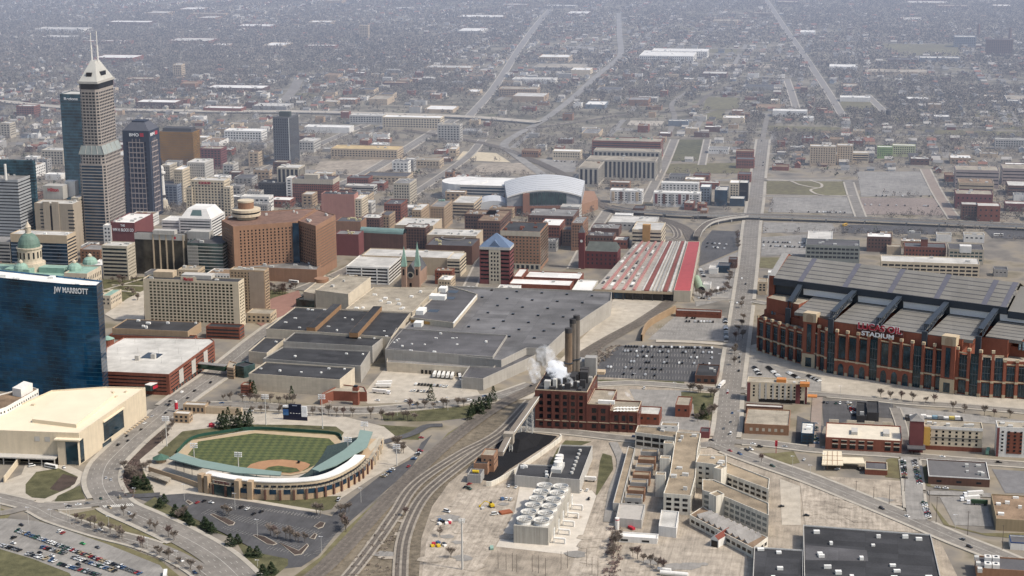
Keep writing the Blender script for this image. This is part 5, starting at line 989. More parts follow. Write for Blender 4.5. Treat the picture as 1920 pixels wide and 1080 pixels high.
# dark tower with red-white sign
r, P, h = B(T, 'navy stone tower with square window grid and mansard top bearing red logo', 229, 279, 247, HT(118), X(298), W_navy, R_dark, None)
windows(r, [(P[0], P[1], q) for q in rects(lerp(P[0], P[1], 0), P[1], 6, h-13, ('g', 7.6, .62, 6.9, .72, 3.5))], glassmat('navy_glass', (.02, .026, .05)), 'window'); windows(r, [(P[1], P[2], q) for q in rects(P[1], P[2], 6, h-13, ('g', 7.6, .5, 6.9, .66, 2.5))], MATS['navy_glass'], 'window')
W_fr = mat('pinkish_frame', (.36, .3, .28))
for i in (0, 1):
    for t in range(1, 6): wallquad(r, 'frame_pier', W_fr, P[i], P[i+1], .09+t*.137-.012, .09+t*.137+.012, 4, h-10-(6 if t in (1, 5) else 0), .14)
    for k in range(15): wallquad(r, 'frame_beam', W_fr, P[i], P[i+1], .2, .79, 5+k*6.95, 6.3+k*6.95, .12)
e = inset(P, .3); tp_ = inset(P, 9); mb = MB(); mb.frustum(e, h+.9, tp_, h+11); mb.build('mansard_roof', mat('mansard_slate', (.085, .09, .11)), r); mb = MB(); mb.prism(inset(P, 10), h+11, h+13); mb.build('roof_house', W_navy, r)
face_sign(r, P, h, 'BMO', M_wsign, .26, .62, 4, 6.5); wallquad(r, 'sign_logo', M_red, P[0], P[1], .66, .8, h-7, h-2, .4); face_sign(r, P, h, 'BM', M_wsign, .1, .5, 4, 6.5, 1); wallquad(r, 'sign_logo', M_red, P[1], P[2], .55, .8, h-7, h-2, .4)
gg = mat('gold_glass', (.4, .2, .02), .25, .3, .05, metal=.6, spec=.6)
r, P, h = B('glass_building', 'golden mirror-glass office block right of the navy tower', 298, 361, 249, HT(52), X(374), gg, R_dark, rb(4, .14, 0), glass=mat('bronze_mullion', (.1, .07, .03))); mb = MB(); q, _ = plan(305, 358, 241, HT(h+5), 20); mb.prism(q, h, h+5); mb.build('penthouse', W_dark, r)
r, P, h = B(T, 'dark grey slab tower standing alone with a fine window grid', 511, 541.5, 221, 311, X(559.5), mat('charcoal_panel', (.1, .105, .115)), R_grey, {0: ('g', 3.4, .5, 3.9, .6, .8), 1: ('v', 4.2, .55, 4, 1)}, glass=GL); mb = MB(); q, _ = plan(523, 543, 210, HT(h+8), 9); mb.prism(q, h, h+8, True); mb.build('penthouse', mat('dark_green_box', (.05, .065, .06)), r)
wallquad(r, 'corner_pier', M_unitw, P[0], P[1], .955, 1, 0, h, .2)
r, P, h = B(O, 'navy banded office with tan top storey behind the copper dome', 19, 125, 443, HT(44), X(142), W_tan, R_lt, None, nu=3, umat=M_unitw); wallquad(r, 'navy_glazing', GLB, P[0], P[1], 0, 1, 0, h-9, .2)
for k in range(8): wallquad(r, 'spandrel_band', W_blue, P[0], P[1], 0, 1, 2+k*4.2, 3.2+k*4.2, .35)
windows(r, [(P[1], P[2], q) for q in rects(P[1], P[2], 2, h-3, rb(4, .45, .5))], GL, 'window_band')
B(O, 'low brown stone block in the street gap left of the beige banded office', 150, 188, 470, HT(16), 30, W_brown, R_grey, gr(5, .4, 4, .5)); B(O, 'pale low office at the left edge beside the navy banded office', -30, 18, 455, HT(34), 30, W_grey, R_grey, rb(4, .45, .5))
# hotel with ribs
r, P, h = B('hotel', 'tan ribbed hotel tower with dark centre slot and red rooftop sign', 64, 136, 384, HT(60), 26, mat('rib_tan', (.37, .31, .24), streak=.4), R_lt, None, nu=4)
for t0, t1, m, z1 in ((.23, .4, W_tan, h+3), (.46, .64, W_tan, h+3)): wallquad(r, 'rib_panel', mat('rib_beige', (.42, .35, .27), streak=.4), P[0], P[1], t0, t1, 0, z1, .8, .8)
wallquad(r, 'dark_slot', GLW, P[0], P[1], .4, .46, 4, h-2, .3); windows(r, [(P[0], P[1], q) for q in [(a, a+8, z, z+1.6) for a in (7, 44) for z in [8+k*4.4 for k in range(11)]]], GL, 'window_band')
mb = MB(); q, _ = plan(80, 117, 349, HT(h+17), 16); mb.prism(q, h, h+17, True); mb.build('penthouse', W_lgrey, r); text('Hilton', 'sign_lettering', M_red, r, (*lerp(q[0], q[1], .25), h+10), (*lerp(q[0], q[1], .8), h+10), 4.5, off=.6)
mb = MB(); q2, _ = plan(121, 140, 340, HT(h+20), 10); mb.prism(q2, h, h+20, True); mb.build('stair_tower', W_white, r)
B('hotel_wing', 'white egg-crate balcony wing angled beside the ribbed hotel', 133, 147, 372, HT(62), X(163), W_lime, R_lt, {0: ('v', 9, .1, 4, 1), 1: gr(4.4, .62, 4.1, .6, .8)})
B(O, 'small cream block with mint green top storey right of the tallest tower', 231, 258, 363, 398, X(269), W_lime, R_lt, gr(3.6, .5, 3.6, .55)); 
r, P, h = B(O, 'blue-grey gridded office block behind the white monument column', 254, 332, 348, 388, X(344), mat('blue_panel', (.2, .23, .28)), R_dgrey, gr(6, .74, 3.8, .66, .8), glass=mat('slate_glass', (.06, .08, .125), .2, .3, spec=.5)); mb = MB(); q, _ = plan(273, 297, 334, HT(h+7), 10); mb.prism(q, h, h+7, True); mb.build('penthouse', W_lgrey, r)
B(O, 'slender beige old office tower behind the blue-grey block', 325, 342, 319, 384, X(360), W_cream, R_white, gr(3, .4, 3.9, .5), nu=2)
B(O, 'broad beige stone office block stepping above its slender neighbour', 350, 384, 306, 378, X(400), W_lgrey, R_lt, gr(3.2, .35, 3.9, .4), nu=3)
B(O, 'small old stone block between the golden glass and slender beige tower', 302, 318, 311, 376, X(332), W_lime, R_lt, gr(3, .4, 3.9, .5), nu=1)
r, P, h = B('hotel', 'cream hotel with punched windows and red letters along its top', 357, 420, 340, HT(62), 22, W_cream, R_lt, gr(4.4, .5, 3.9, .52), nu=3); face_sign(r, P, h, 'CONRAD', M_red, .25, .6, 3, 4.2)
B('hotel_wing', 'lower cream wing stepping down to the right of the red-lettered hotel', 418, 432, 352, HT(54), X(437), W_cream, R_lt, gr(4, .5, 3.9, .52)); B('hotel_wing', 'lower cream wing stepping down left of the red-lettered hotel', 348, 360, 353, HT(52), 18, W_cream, R_lt, gr(4, .5, 3.9, .52))
# white office with sloped mansard
r, P, h = B(O, 'bright white office block with sloped mansard roof and green skylight', 335, 396, 412, HT(30), 50, W_white, R_white, rb(3.8, .4, 2)); tp2 = inset(P, 9); mb = MB(); mb.frustum(inset(P, 1), h, tp2, h+12); mb.build('mansard_roof', R_white, r)
e0, e1, t0_, t1_ = inset(P, 1)[0], inset(P, 1)[1], tp2[0], tp2[1]; f = lambda t, s: (*lerp(lerp(e0, e1, t), lerp(t0_, t1_, t), s), h+12*s+.2); mb = MB(); mb.quad(f(.3, .3), f(.72, .3), f(.72, .85), f(.3, .85)); mb.build('skylight', mat('skylight_teal', (.1, .15, .145), .3), r)
B(O, 'white low wing with slot windows left of the mansard office', 303, 336, 415, HT(26), 30, W_white, R_white, rb(3.8, .3, 1))
r, P, h = B('department_store', 'old white department store with maroon painted sign wall', 207, 252, 419, HT(38), 60, W_mar, R_white, None, nu=9); face_sign(r, P, h, 'THE', M_wsign, .42, .6, 2.6, 4.2); face_sign(r, P, h, 'WM H. BLOCK CO', M_wsign, .08, .95, 3.6, 10.2)
B('department_store_wing', 'narrow white gable-fronted wing left of the maroon sign wall', 193, 208, 424, HT(34), 14, W_white, R_white, gr(5, .5, 5, .45))
B(O, 'beige office with horizontal window bands and brown brick flank', 190, 238, 463, HT(40), X(253), W_lime, R_lt, {0: rb(4.2, .5, 1.2), 1: gr(3.6, .4, 3.8, .4)}, nu=4)
r, P, h = B(O, 'smoked black glass office with five slim tan fins', 252, 346, 441, HT(48), X(351), glassmat('smoked_glass', (.055, .05, .042), .2, .2), R_grey, None)
for t in (.37, .5, .63, .76, .97): wallquad(r, 'fin', W_tan, P[0], P[1], t-.012, t+.012, 0, h, .9, .9)
wallquad(r, 'top_fascia', W_lgrey, P[0], P[1], 0, 1, h-6.5, h+.8, .5, .5); mb = MB(); q, _ = plan(286, 327, 433, HT(h+5), 9); mb.prism(q, h, h+5, True); mb.build('penthouse', W_lgrey, r); wallquad(r, 'logo_disc', M_red, P[0], P[1], .79, .83, h-5, h-2, .8)
r, P, h = B(O, 'pale office with green glass front and white banded flank', 351, 417, 459, HT(40), X(441), GLG, R_dgrey, {0: ('r', 4, .5, 4, .25, .3), 1: rb(4, .5, .5)}, glass=W_lgrey, nu=3)
windows(r, [(P[1], P[2], q) for q in rects(P[1], P[2], 4, h-1, rb(4, .45, .3))], W_white, 'spandrel_band'); mb = MB(); q, _ = plan(352, 392, 435, HT(h+9), 14); mb.prism(q, h, h+9, True); mb.build('penthouse', W_lgrey, r)
for t in range(12): wallquad(r, 'fin', W_lgrey, P[0], P[1], t*.026, t*.026+.01, 4, h-2, .5, .4)
# angled orange hotel
hh_ = ht(594, 523, 424)
P = ccw(pp(hh_, (415, 414), (437, 426), (556, 417), (592, 392), (480, 398))); hy = building('hotel', 'orange brick hotel slab with long vertical window columns and round rooftop restaurant', P, hh_, W_orange, mat('rust_roof2', (.2, .12, .09), var=.3), None, nu=4)
for i in range(len(P)):
    A_, B_ = P[i], P[(i+1) % len(P)]
    if math.dist(A_, B_) > 40: windows(hy, [(A_, B_, q) for q in rects(A_, B_, 12, hh_-4, ('g', 4.3, .36, 3.5, .55, 6))], GLW)
q0 = g(462, 408, hh_+1); mb = MB(); mb.lathe(q0, [(11, hh_), (11, hh_+3), (17, hh_+4), (17, hh_+7), (16, hh_+7.2), (16, hh_+9), (17, hh_+9.2), (17, hh_+12), (9, hh_+12.5), (9, hh_+20), (9.6, hh_+20), (9.6, hh_+22), (.2, hh_+22.2)], 24); rr = mb.build('rooftop_restaurant', W_cream, hy); mb = MB(); mb.lathe(q0, [(16.3, hh_+7.1), (16.3, hh_+9.1)], 24); mb.build('window_ring', GLW, rr); mb = MB(); mb.lathe(q0, [(9.2, hh_+12.6), (9.2, hh_+20)], 24); mb.build('brick_drum', W_brown, rr)
P = ccw(pp(hh_, (559, 415), (592, 425), (629, 404), (596, 394))); hz = building('hotel_wing', 'orange brick hotel block with sunlit banded flank facing right', P, hh_, W_orange, mat('rust_roof2', (.2, .12, .09), var=.3), None, nu=5)
for i in range(4):
    A_, B_ = P[i], P[(i+1) % 4]; d = Vector((B_[0]-A_[0], B_[1]-A_[1])).normalized()
    windows(hz, [(A_, B_, q) for q in rects(A_, B_, 10, hh_-4, ('g', 4.2, .42, 3.5, .5, 2) if d.x < .3 else rb(3.5, .32, 2))], GLW if d.x < .3 else mat('bronze_glass', (.12, .07, .045), .3), 'window' if d.x < .3 else 'window_band', cap=80)
wallquad(hz, 'glass_slot', GLB, xy(g(548, 418, hh_)), xy(g(560, 418, hh_)), 0, 1, 0, hh_, .3)
P = ccw(pp(15, (452, 501), (594, 507), (606, 490), (470, 485))); building('hotel_podium', 'low orange brick podium in front of angled hotel', P, 15, W_orange, R_grey, nu=9)
# --- mid-downtown
r, P, h = B('apartment_building', 'pink windowless stone block with stepped roof', 602, 664, 366, 415, 20, W_pink, R_dark, None, nu=4); B(O, 'cream block with punched windows joined to the pink block', 664, 678, 374, 415, X(690), W_cream, R_lt, gr(3.4, .45, 3.5, .5))
r, P, h = B('hotel', 'large red brick hotel with white cornice band', 547, 624, 338, 382, X(636), W_brick, R_dgrey, gr(3.1, .5, 3.5, .5), nu=5); wallquad(r, 'cornice_band', W_lime, P[0], P[1], 0, 1, h-6, h+1, .3, .3); wallquad(r, 'cornice_band', W_lime, P[1], P[2], 0, 1, h-6, h+1, .3, .3); mb = MB(); q, _ = plan(570, 596, 328, HT(h+6), 10); mb.prism(q, h, h+6, True); mb.build('penthouse', W_lime, r)
B(O, 'old white office building with tall arched top behind red brick hotel', 519, 560, 316, 374, 30, W_lime, R_lt, ('v', 6, .6, 4, 2), nu=4); B(O, 'narrow white tower slice against the red brick hotel', 536, 547, 335, 380, 20, W_white, R_lt, gr(5, .6, 3.8, .5))
B(O, 'dark brown glass office cube', 484, 534, 345, 377, 30, W_dark, R_dark, gr(3.6, .6, 3.8, .5), glass=GLW, nu=3); B(O, 'long low white office front with dark square windows', 451, 504, 371, HT(20), 20, W_white, R_lt, gr(6, .6, 5, .45)); B('parking_garage', 'white-railed parking garage behind pink block', 647, 701, 350, 366, X(707), W_lgrey, R_lt, rb(4, .5, 1), glass=GLW, nu=3)
B(O, 'beige corner office block near the arena with dark roof', 737, 768, 345, 388, X(781), W_lime, R_grey, gr(3.6, .5, 3.8, .5), nu=3); B(O, 'long red brick commercial block right of cream annex', 720, 752, 384, 418, X(764), W_brick, R_dgrey, gr(3.4, .45, 3.8, .5), nu=2); B(O, 'dark brick low block beside cream annex', 677, 712, 410, HT(20), X(722), W_dbrick, R_lt, gr(3.4, .45, 3.8, .5), nu=3); B(O, 'grey brick warehouse with buff flank before the long brick block', 712, 730, 405, HT(20), X(741), W_buff, R_dgrey, gr(3.4, .45, 3.8, .5))
r, P, h = B('shopping_mall', 'rounded dark red brick mall corner with green roof patch', 628, 672, 441, HT(26), 24, W_mar, R_grey, None, nu=4, umat=mat('yellow_unit', (.52, .45, .26))); B('shopping_mall', 'flat grey-roofed mall block above brick corner', 629, 676, 417, HT(22), 28, W_brown, R_dgrey, nu=5, umat=MATS['yellow_unit']); 
at = thing('mall_arcade', 'pale green barrel-vaulted glass arcade roof of the mall', 'arcade', g(720, 452)); A_, B_ = g(678, 434, 24), g(759, 438, 24); d = (B_-A_).normalized(); nn = Vector((-d.y, d.x, 0))*6; mb = MB()
for i in range(8): t0, t1 = math.pi*i/8, math.pi*(i+1)/8; mb.quad(*[p+nn*math.cos(t)+Vector((0, 0, 6*math.sin(t))) for p, t in ((A_, t0), (B_, t0), (B_, t1), (A_, t1))])
mb.build('vault', mat('vault_green', (.17, .26, .24), .5), at); mb = MB(); mb.prism([xy(A_+nn), xy(A_-nn), xy(B_-nn), xy(B_+nn)] if area([xy(A_+nn), xy(A_-nn), xy(B_-nn), xy(B_+nn)]) > 0 else [xy(B_+nn), xy(B_-nn), xy(A_-nn), xy(A_+nn)], 0, 24, False); mb.build('arcade_wall', W_dbrick, at)
B('shopping_mall', 'white flat-roofed mall block with dark units', 740, 812, 425, HT(26), 50, W_tan, R_lt, nu=7); B('shopping_mall', 'long beige mall wing with white flat roof', 800, 893, 444, HT(24), 40, W_tan, R_lt, nu=8); r, P, h = B('shopping_mall', 'dark-roofed mall block with round roof ring', 798, 885, 463, HT(22), 45, W_dbrick, R_dgrey, nu=4, umat=MATS['yellow_unit']); c = g(850, 447, h); mb = MB(); mb.lathe(c, [(15, h+.1), (15, h+1.5), (13.6, h+1.5), (13.6, h+.1)], 28); mb.build('roof_ring', R_grey, r)
B('parking_garage', 'wide cream-fronted parking block with smooth pale roof left of blue pyramid tower', 678, 857, 486, HT(20), 40, W_tan, R_lt, {0: ('r', 4, .5, 6, .15, 40)}, nu=3); B('parking_garage', 'beige louvred garage end at the right of the smooth pale roof', 838, 862, 487, HT(21), X(874), W_cream, R_lt, rb(4, .4, .5)); B('shop', 'narrow dark red shop block behind the church', 758, 798, 428, HT(30), 22, W_dbrick, R_lt, gr(3.4, .5, 3.8, .5), nu=4)
r, P, h = B('parking_garage', 'white parking garage with black deck slots left of the church', 649, 729, 503, 534, X(752), W_white, R_lt, rb(3.4, .5, .8), glass=GLW, bot=1, top=.2); 
for t in (.36, .72, .98): wallquad(r, 'pier', W_white, P[0], P[1], t-.012, t+.012, 0, h, .4, .3)
# pyramid tower
r, P, h = B(T, 'maroon office tower with blue pyramid roof and cream centre strip', 899, 956, 466, 534, X(963), W_mar, R_grey, {0: rb(4.4, .4, 1), 1: rb(4.4, .4, 1)}, glass=GLW); wallquad(r, 'centre_strip', W_lime, P[0], P[1], .31, .69, 0, h+1, .35, .3); windows(r, [(lerp(P[0], P[1], .32), lerp(P[0], P[1], .68), q) for q in rects(lerp(P[0], P[1], .32), lerp(P[0], P[1], .68), 3, h-4, ('g', 3.8, .5, 4.3, .5, 1))], GLW, 'window', .45)
wallquad(r, 'eave_band', W_lgrey, P[0], P[1], 0, 1, h-2, h+1, .5, .5); wallquad(r, 'eave_band', W_lgrey, P[1], P[2], 0, 1, h-2, h+1, .5, .5)
cP_ = ((P[0][0]+P[2][0])/2, (P[0][1]+P[2][1])/2); z = h+1
while pj((*cP_, z))[1] > 437: z += .5
mb = MB(); mb.frustum(inset(P, -.4), h+1, [lerp(p, cP_, .96) for p in P], z); mb.build('pyramid_roof', R_blue, r); a, b = lerp(P[0], P[1], .3), lerp(P[0], P[1], .7); m_ = lerp(a, b, .5); bk = lerp(m_, cP_, .55); mb = MB(); mb.add([(*a, h+1), (*b, h+1), (m_[0]-.3, m_[1], h+9), (*bk, h+9)], [(0, 1, 2), (1, 3, 2), (0, 2, 3)]); mb.build('roof_gable', R_blue, r)
r, P, h = B('hotel', 'tall brick hotel with green glass flank and cream cornice', 938, 1013, 436, HT(46), X(1028), W_orange, R_dark, {0: gr(4, .4, 3.7, .42), 1: gr(3, .8, 3.7, .7)}, glass=GLG, nu=6, umat=W_brick); wallquad(r, 'cornice_band', W_lime, P[0], P[1], 0, 1, h-5, h+.8, .3, .3); wallquad(r, 'ground_floor', W_lime, P[0], P[1], 0, 1, 0, 8, .3, .3)
windows(r, [(P[0], P[1], q) for q in rects(P[0], P[1], 1, 7.5, ('g', 6, .6, 6, .7, 1))], GL, 'shop_window', .4)
B('market_hall', 'long white flat roof with brick fascia right of pyramid tower', 954, 1069, 537, HT(8), 26, W_brick, R_white, nu=1); B('market_hall', 'wide white low roof behind the long white flat roof', 984, 1087, 524, HT(7), 30, W_brick, R_white, nu=2); B('market_hall', 'small white roof patch between brick hotel and white halls', 962, 978, 520, HT(10), 40, W_brick, R_white); B('market_hall', 'white paved terrace block nearest the train shed', 1072, 1110, 546, HT(6), 50, W_conc, R_white, nu=1)
# union station head house
r, P, h = B('railway_station', 'dark red sandstone station with steep green-grey roof and clock tower', 1097, 1158, 474, HT(20), 28, mat('red_sandstone', (.13, .035, .035), streak=.3), R_slate, gr(5, .35, 5.5, .5)); mb = MB(); a, b = lerp(P[0], P[3], .5), lerp(P[1], P[2], .5); mb.add([(*P[0], h), (*P[1], h), (*P[2], h), (*P[3], h), (a[0], a[1]-3, h+10), (b[0], b[1]+3, h+10)], [(0, 1, 5, 4), (2, 3, 4, 5), (1, 2, 5), (3, 0, 4)]); mb.build('hip_roof', mat('station_slate', (.1, .11, .1), var=.25), r)
q = g(1091, 503); z = ht(1091, 503, 432); mb = MB(); mb.box(q, 7, 7, 0, z-8); tw = mb.build('clock_tower', MATS['red_sandstone'], r); mb = MB(); mb.box(q, 7.6, 7.6, z-8, z-2); mb.build('clock_stage', MATS['red_sandstone'], tw); mb = MB(); pts = [(q.x-4, q.y+1.7*math.cos(t), z-12+1.7*math.sin(t)) for t in [2*math.pi*k/14 for k in range(14)]]; mb.add(pts, [tuple(range(14))]); mb.build('clock_face', W_white, tw); mb = MB(); mb.frustum([(q.x+s*3.6, q.y+t*3.6) for s, t in ((-1, -1), (1, -1), (1, 1), (-1, 1))], z-2, [(q.x+s*.3, q.y+t*.3) for s, t in ((-1, -1), (1, -1), (1, 1), (-1, 1))], z+6); mb.build('spire', R_slate, tw)
B(O, 'grimy brick office block just behind the station clock tower', 1071, 1093, 420, HT(34), X(1103), W_brown, R_grey, gr(3.2, .45, 3.7, .5), nu=3)
B('warehouse', 'big dark brick warehouse block in front of the arena', 871, 929, 404, HT(26), X(938), W_dbrick, R_brown, gr(3.6, .6, 4, .5), nu=6); B('warehouse', 'dark brick loft with windows stepping before the big warehouse', 895, 938, 416, HT(26), X(958), W_dbrick, R_brown, gr(3.6, .6, 4, .5), nu=5); B('parking_garage', 'tan parking garage with dark decks left of the big warehouse', 848, 889, 382, HT(22), X(904), W_tan, R_lt, rb(4, .45, .8), glass=GLW)
B(O, 'old brick corner block with pale window surrounds near tan garage', 806, 833, 389, HT(30), X(848), W_buff, R_grey, gr(3.2, .45, 3.7, .5), nu=2, umat=R_cop); B(O, 'narrow tan office slab on the street left of old brick corner block', 772, 790, 395, HT(34), X(805), W_buff, R_lt, gr(3.2, .4, 3.7, .45), nu=2); B(O, 'rough brick block with white coping at the street bend', 764, 786, 409, HT(22), X(792), W_brown, R_lt, gr(3.2, .4, 3.7, .45))
B('warehouse', 'wide low brick block with grey roof right before the arena front', 990, 1075, 407, HT(20), 50, W_dbrick, R_grey, gr(4, .5, 4.4, .5), nu=8); B('warehouse', 'white-roofed brick loft beneath the arena front', 1012, 1050, 424, HT(26), X(1060), W_brick, R_white, gr(3.6, .5, 4, .5), nu=2); B('warehouse', 'small brown loft right of the white-roofed loft', 1054, 1072, 432, HT(20), 24, W_brown, R_dgrey, gr(3.6, .5, 4, .5)); B('warehouse', 'low dark brick building with cluttered roof behind the station', 1100, 1150, 444, HT(14), 26, W_dbrick, R_dgrey, gr(4, .5, 4.4, .5), nu=7); B('warehouse', 'long low sheds with grey roofs left of the beige track-side garage', 1108, 1160, 430, HT(10), 30, W_dbrick, R_grey, nu=7); B('warehouse', 'small brick house row near station gable', 1150, 1176, 452, HT(10), 24, W_brick, R_lt, gr(4, .5, 4.4, .5), nu=2)
r, P, h = B('parking_garage', 'beige parking garage with orange stair panel beyond the train shed', 1185, 1240, 433, HT(24), X(1248), W_cream, R_lt, rb(4.4, .4, .6), glass=GLW); wallquad(r, 'stair_panel', mat('orange_stair', (.42, .24, .09)), P[0], P[1], .36, .62, 0, h+7, .8, 8)
r, P, h = B('parking_garage', 'pale open-roof parking garage with curved end left of the arena', 862, 985, 351, HT(22), 70, W_lgrey, R_white, ('r', 4, .5, 4, .5, 1), glass=GLB); c = lerp(P[0], P[3], .5); mb = MB(); mb.cyl(c, 33, 0, 23, 24); mb.build('curved_end', R_white, r)
# --- lilly-like columned blocks, flats, east side
wc = mat('pale_column_wall', (.42, .385, .33), streak=.2)
B(O, 'white columned corporate block nearest the tracks', 1085, 1122, 316, HT(28), X(1136), wc, R_tan, ('v', 7, .5, 4, 2), nu=2, umat=W_brown); B(O, 'long white columned corporate block with stepped roof', 1100, 1229, 303, HT(30), 40, wc, R_tan, ('v', 6.6, .55, 4, 2), nu=2); B(O, 'upper white columned wing of the corporate campus', 1113, 1237, 286, HT(34), 30, wc, R_tan, ('v', 6.6, .6, 4, 2), nu=2); B(O, 'long red brick corporate block with green dormer roofs behind the columned wings', 1110, 1239, 267, HT(28), 40, W_brick, R_tan, rb(4, .4, 1), nu=7, umat=R_cop)
def flats(xa, xb, yt, h, lab, bay=W_brick):
    r, P, h = B('apartment_building', lab, xa, xb, yt, HT(h), 18, W_white, R_white, gr(5, .5, 3.4, .5), nu=4)
    n = max(3, int((xb-xa)/13))
    for i in range(n): wallquad(r, 'brick_bay', [bay, W_dbrick, W_grey][i % 3], P[0], P[1], (i+.2)/n, (i+.55)/n, 4, h-1, .5, .5)
    return r
flats(1144, 1204, 359, 18, 'white and brick apartment block left of its longer twin', W_tan); flats(1225, 1313, 364, 19, 'long white apartment block with brick bays beyond the viaduct', W_mar); B('apartment_building', 'white-roofed rear range of the apartment court', 1240, 1310, 345, HT(16), 14, W_white, R_white, gr(5, .5, 3.4, .5)); 
B('hotel', 'dark glass hotel block with cream roof box by the avenue', 1340, 1364, 358, HT(22), 30, GLB, R_lt, nu=2); B('hotel', 'cream square-windowed hotel cube beside the avenue', 1368, 1386, 344, HT(26), 24, W_cream, R_white, gr(4.5, .5, 3.6, .5)); B('hotel', 'black glass hotel slab at the avenue edge', 1386, 1403, 344, HT(26), 24, GLW, R_lt); B('hotel', 'low glazed hotel lobby with pale flat roof by the avenue', 1368, 1396, 374, HT(10), 22, GLB, R_lt); B(O, 'brown-grey office slice left of the dark glass hotel', 1313, 1332, 352, HT(24), 24, W_blue, R_white, gr(4, .5, 3.6, .5))
for i, (xa, xb, yt, h, w, rf, lab) in enumerate(((1254, 1292, 331, 8, W_grey, R_dgrey, 'grey metal workshop behind the apartment court'), (1300, 1330, 330, 9, W_brick, R_dgrey, 'low brick workshop row behind the apartment court'), (1383, 1408, 328, 12, W_brick, R_slate, 'brick block near avenue behind the black glass slab'), (1380, 1413, 285, 12, W_brick, R_brown, 'two-storey brick school block by the avenue'), (1380, 1414, 300, 14, W_brick, R_slate, 'red brick hall with slate roof beside the grassy square'), (1328, 1366, 280, 8, W_white, R_grey, 'pale house row left of the brick school'), (1036, 1088, 285, 14, W_cream, R_white, 'cream apartment block left of the columned campus'), (978, 1010, 284, 10, W_brown, R_brown, 'brown brick flats beside the railway bend'), (1187, 1207, 392, 8, W_dbrick, R_slate, 'tiny brick signal house beside the viaduct'), (1313, 1326, 396, 9, W_brown, R_grey, 'small brown shed under the apartment terrace'))):
    B('building', lab, xa, xb, yt, HT(h), 22, w, rf, gr(4, .45, 3.6, .5))
# beyond lots
B('apartment_building', 'tan apartment block with green-railed lower decks', 1519, 1568, 276, HT(30), 20, W_tan, R_lt, gr(4, .4, 3.4, .5), nu=2); B('apartment_building', 'second tan apartment tower right of the first', 1570, 1600, 274, HT(30), 20, W_tan, R_lt, gr(4, .4, 3.4, .5), nu=1); B('parking_garage', 'cream slotted garage attached to tan apartment towers', 1594, 1629, 288, HT(16), 20, W_cream, R_lt, rb(3.6, .5, .6), glass=GLW); B('apartment_building', 'lime green fronted apartment block', 1645, 1674, 277, HT(18), 14, mat('lime_panel', (.25, .36, .14)), R_white, gr(3.4, .4, 3.4, .5)); B('apartment_building', 'long cream and green apartment range', 1674, 1717, 274, HT(18), 14, mat('cream_green', (.46, .47, .28)), R_white, gr(3.4, .5, 3.4, .5)); B('apartment_building', 'grey apartment range with blue balconies at far right', 1866, 1935, 263, HT(16), 14, W_lgrey, R_lt, gr(4, .6, 3.4, .5))
B(O, 'pink-grey research block with long window rows', 1792, 1874, 321, HT(26), 40, mat('pinkish_panel', (.34, .28, .26)), R_tan, rb(5, .3, 1), nu=4); B(O, 'tan research block with skylit roof', 1798, 1864, 345, HT(20), 36, W_tan, R_brown, rb(5, .3, 1), nu=4); B(O, 'dark plum brick research block with roof plant', 1792, 1862, 366, HT(20), 34, W_mar, R_tan, gr(6, .3, 6, .3), nu=4); B(O, 'brick block with tall flank windows at lot corner', 1803, 1833, 385, HT(20), 20, W_dbrick, R_lt, gr(4, .5, 4, .5)); B(O, 'bright red brick cube at lot corner', 1833, 1876, 388, HT(20), 24, W_brick, R_lt, gr(7, .3, 6, .3)); B(O, 'pink-grey laboratory at the right edge above the brick cube', 1880, 1940, 318, HT(24), 40, MATS['pinkish_panel'], R_tan, rb(5, .3, 1)); B(O, 'dark banded block at right edge with low flat roof', 1890, 1940, 350, HT(14), 40, W_dbrick, R_lt, rb(5, .3, 1)); B(O, 'long low red brick range at right edge beside viaduct', 1885, 1940, 384, HT(10), 20, W_mar, R_lt)
# behind stadium
B(O, 'grey office block with long window bands behind the stadium gable', 1511, 1612, 463, HT(20), 36, mat('greenish_panel', (.24, .25, .23)), R_dgrey, gr(5, .8, 4.4, .5), nu=5); B(O, 'dark brick block with white roof behind stadium', 1626, 1672, 446, HT(18), 24, W_dbrick, R_white, gr(4, .45, 4.4, .45), nu=2); r, P, h = B('factory', 'old red brick works with slate roofs and square tower', 1696, 1774, 466, HT(15), 26, W_brick, R_slate, gr(4, .45, 4, .45)); q, _ = plan(1727, 1740, 449, HT(24), 8); prismat(r, 'tower', W_brick, q, 0, 24); mb = MB(); mb.frustum(inset(q, -.5), 24, inset(q, 3), 26); mb.build('tower_roof', R_slate, r)
r, P, h = B(O, 'white office block with dark roof and white penthouse behind stadium', 1779, 1845, 470, HT(18), 34, W_lime, R_dgrey, gr(5, .75, 4.4, .5), glass=GLG); mb = MB(); q, _ = plan(1800, 1822, 462, HT(h+8), 10); mb.prism(q, h, h+8, True); mb.build('penthouse', W_white, r); B('parking_garage', 'long cream parking deck directly behind the stadium roof', 1652, 1837, 497, HT(18), 34, W_cream, R_lt, gr(7, .8, 4.4, .5), glass=GLW, nu=2); B('building', 'small tan block between brick works and dark brick block', 1663, 1690, 464, HT(9), 16, W_tan, R_tan); B('shop', 'white shop with pale roof beside the stadium lawn', 1440, 1462, 513, HT(6), 14, W_white, R_white, gr(4, .6, 4, .4)); B('parking_garage', 'small cream egg-crate garage against the stadium gable', 1421, 1438, 530, HT(14), 18, W_tan, R_tan, gr(3.4, .6, 3.4, .6)); B('house', 'grey gabled depot at the right edge behind stadium', 1864, 1890, 507, HT(8), 16, W_grey, R_slate, gr(4, .4, 4, .4))
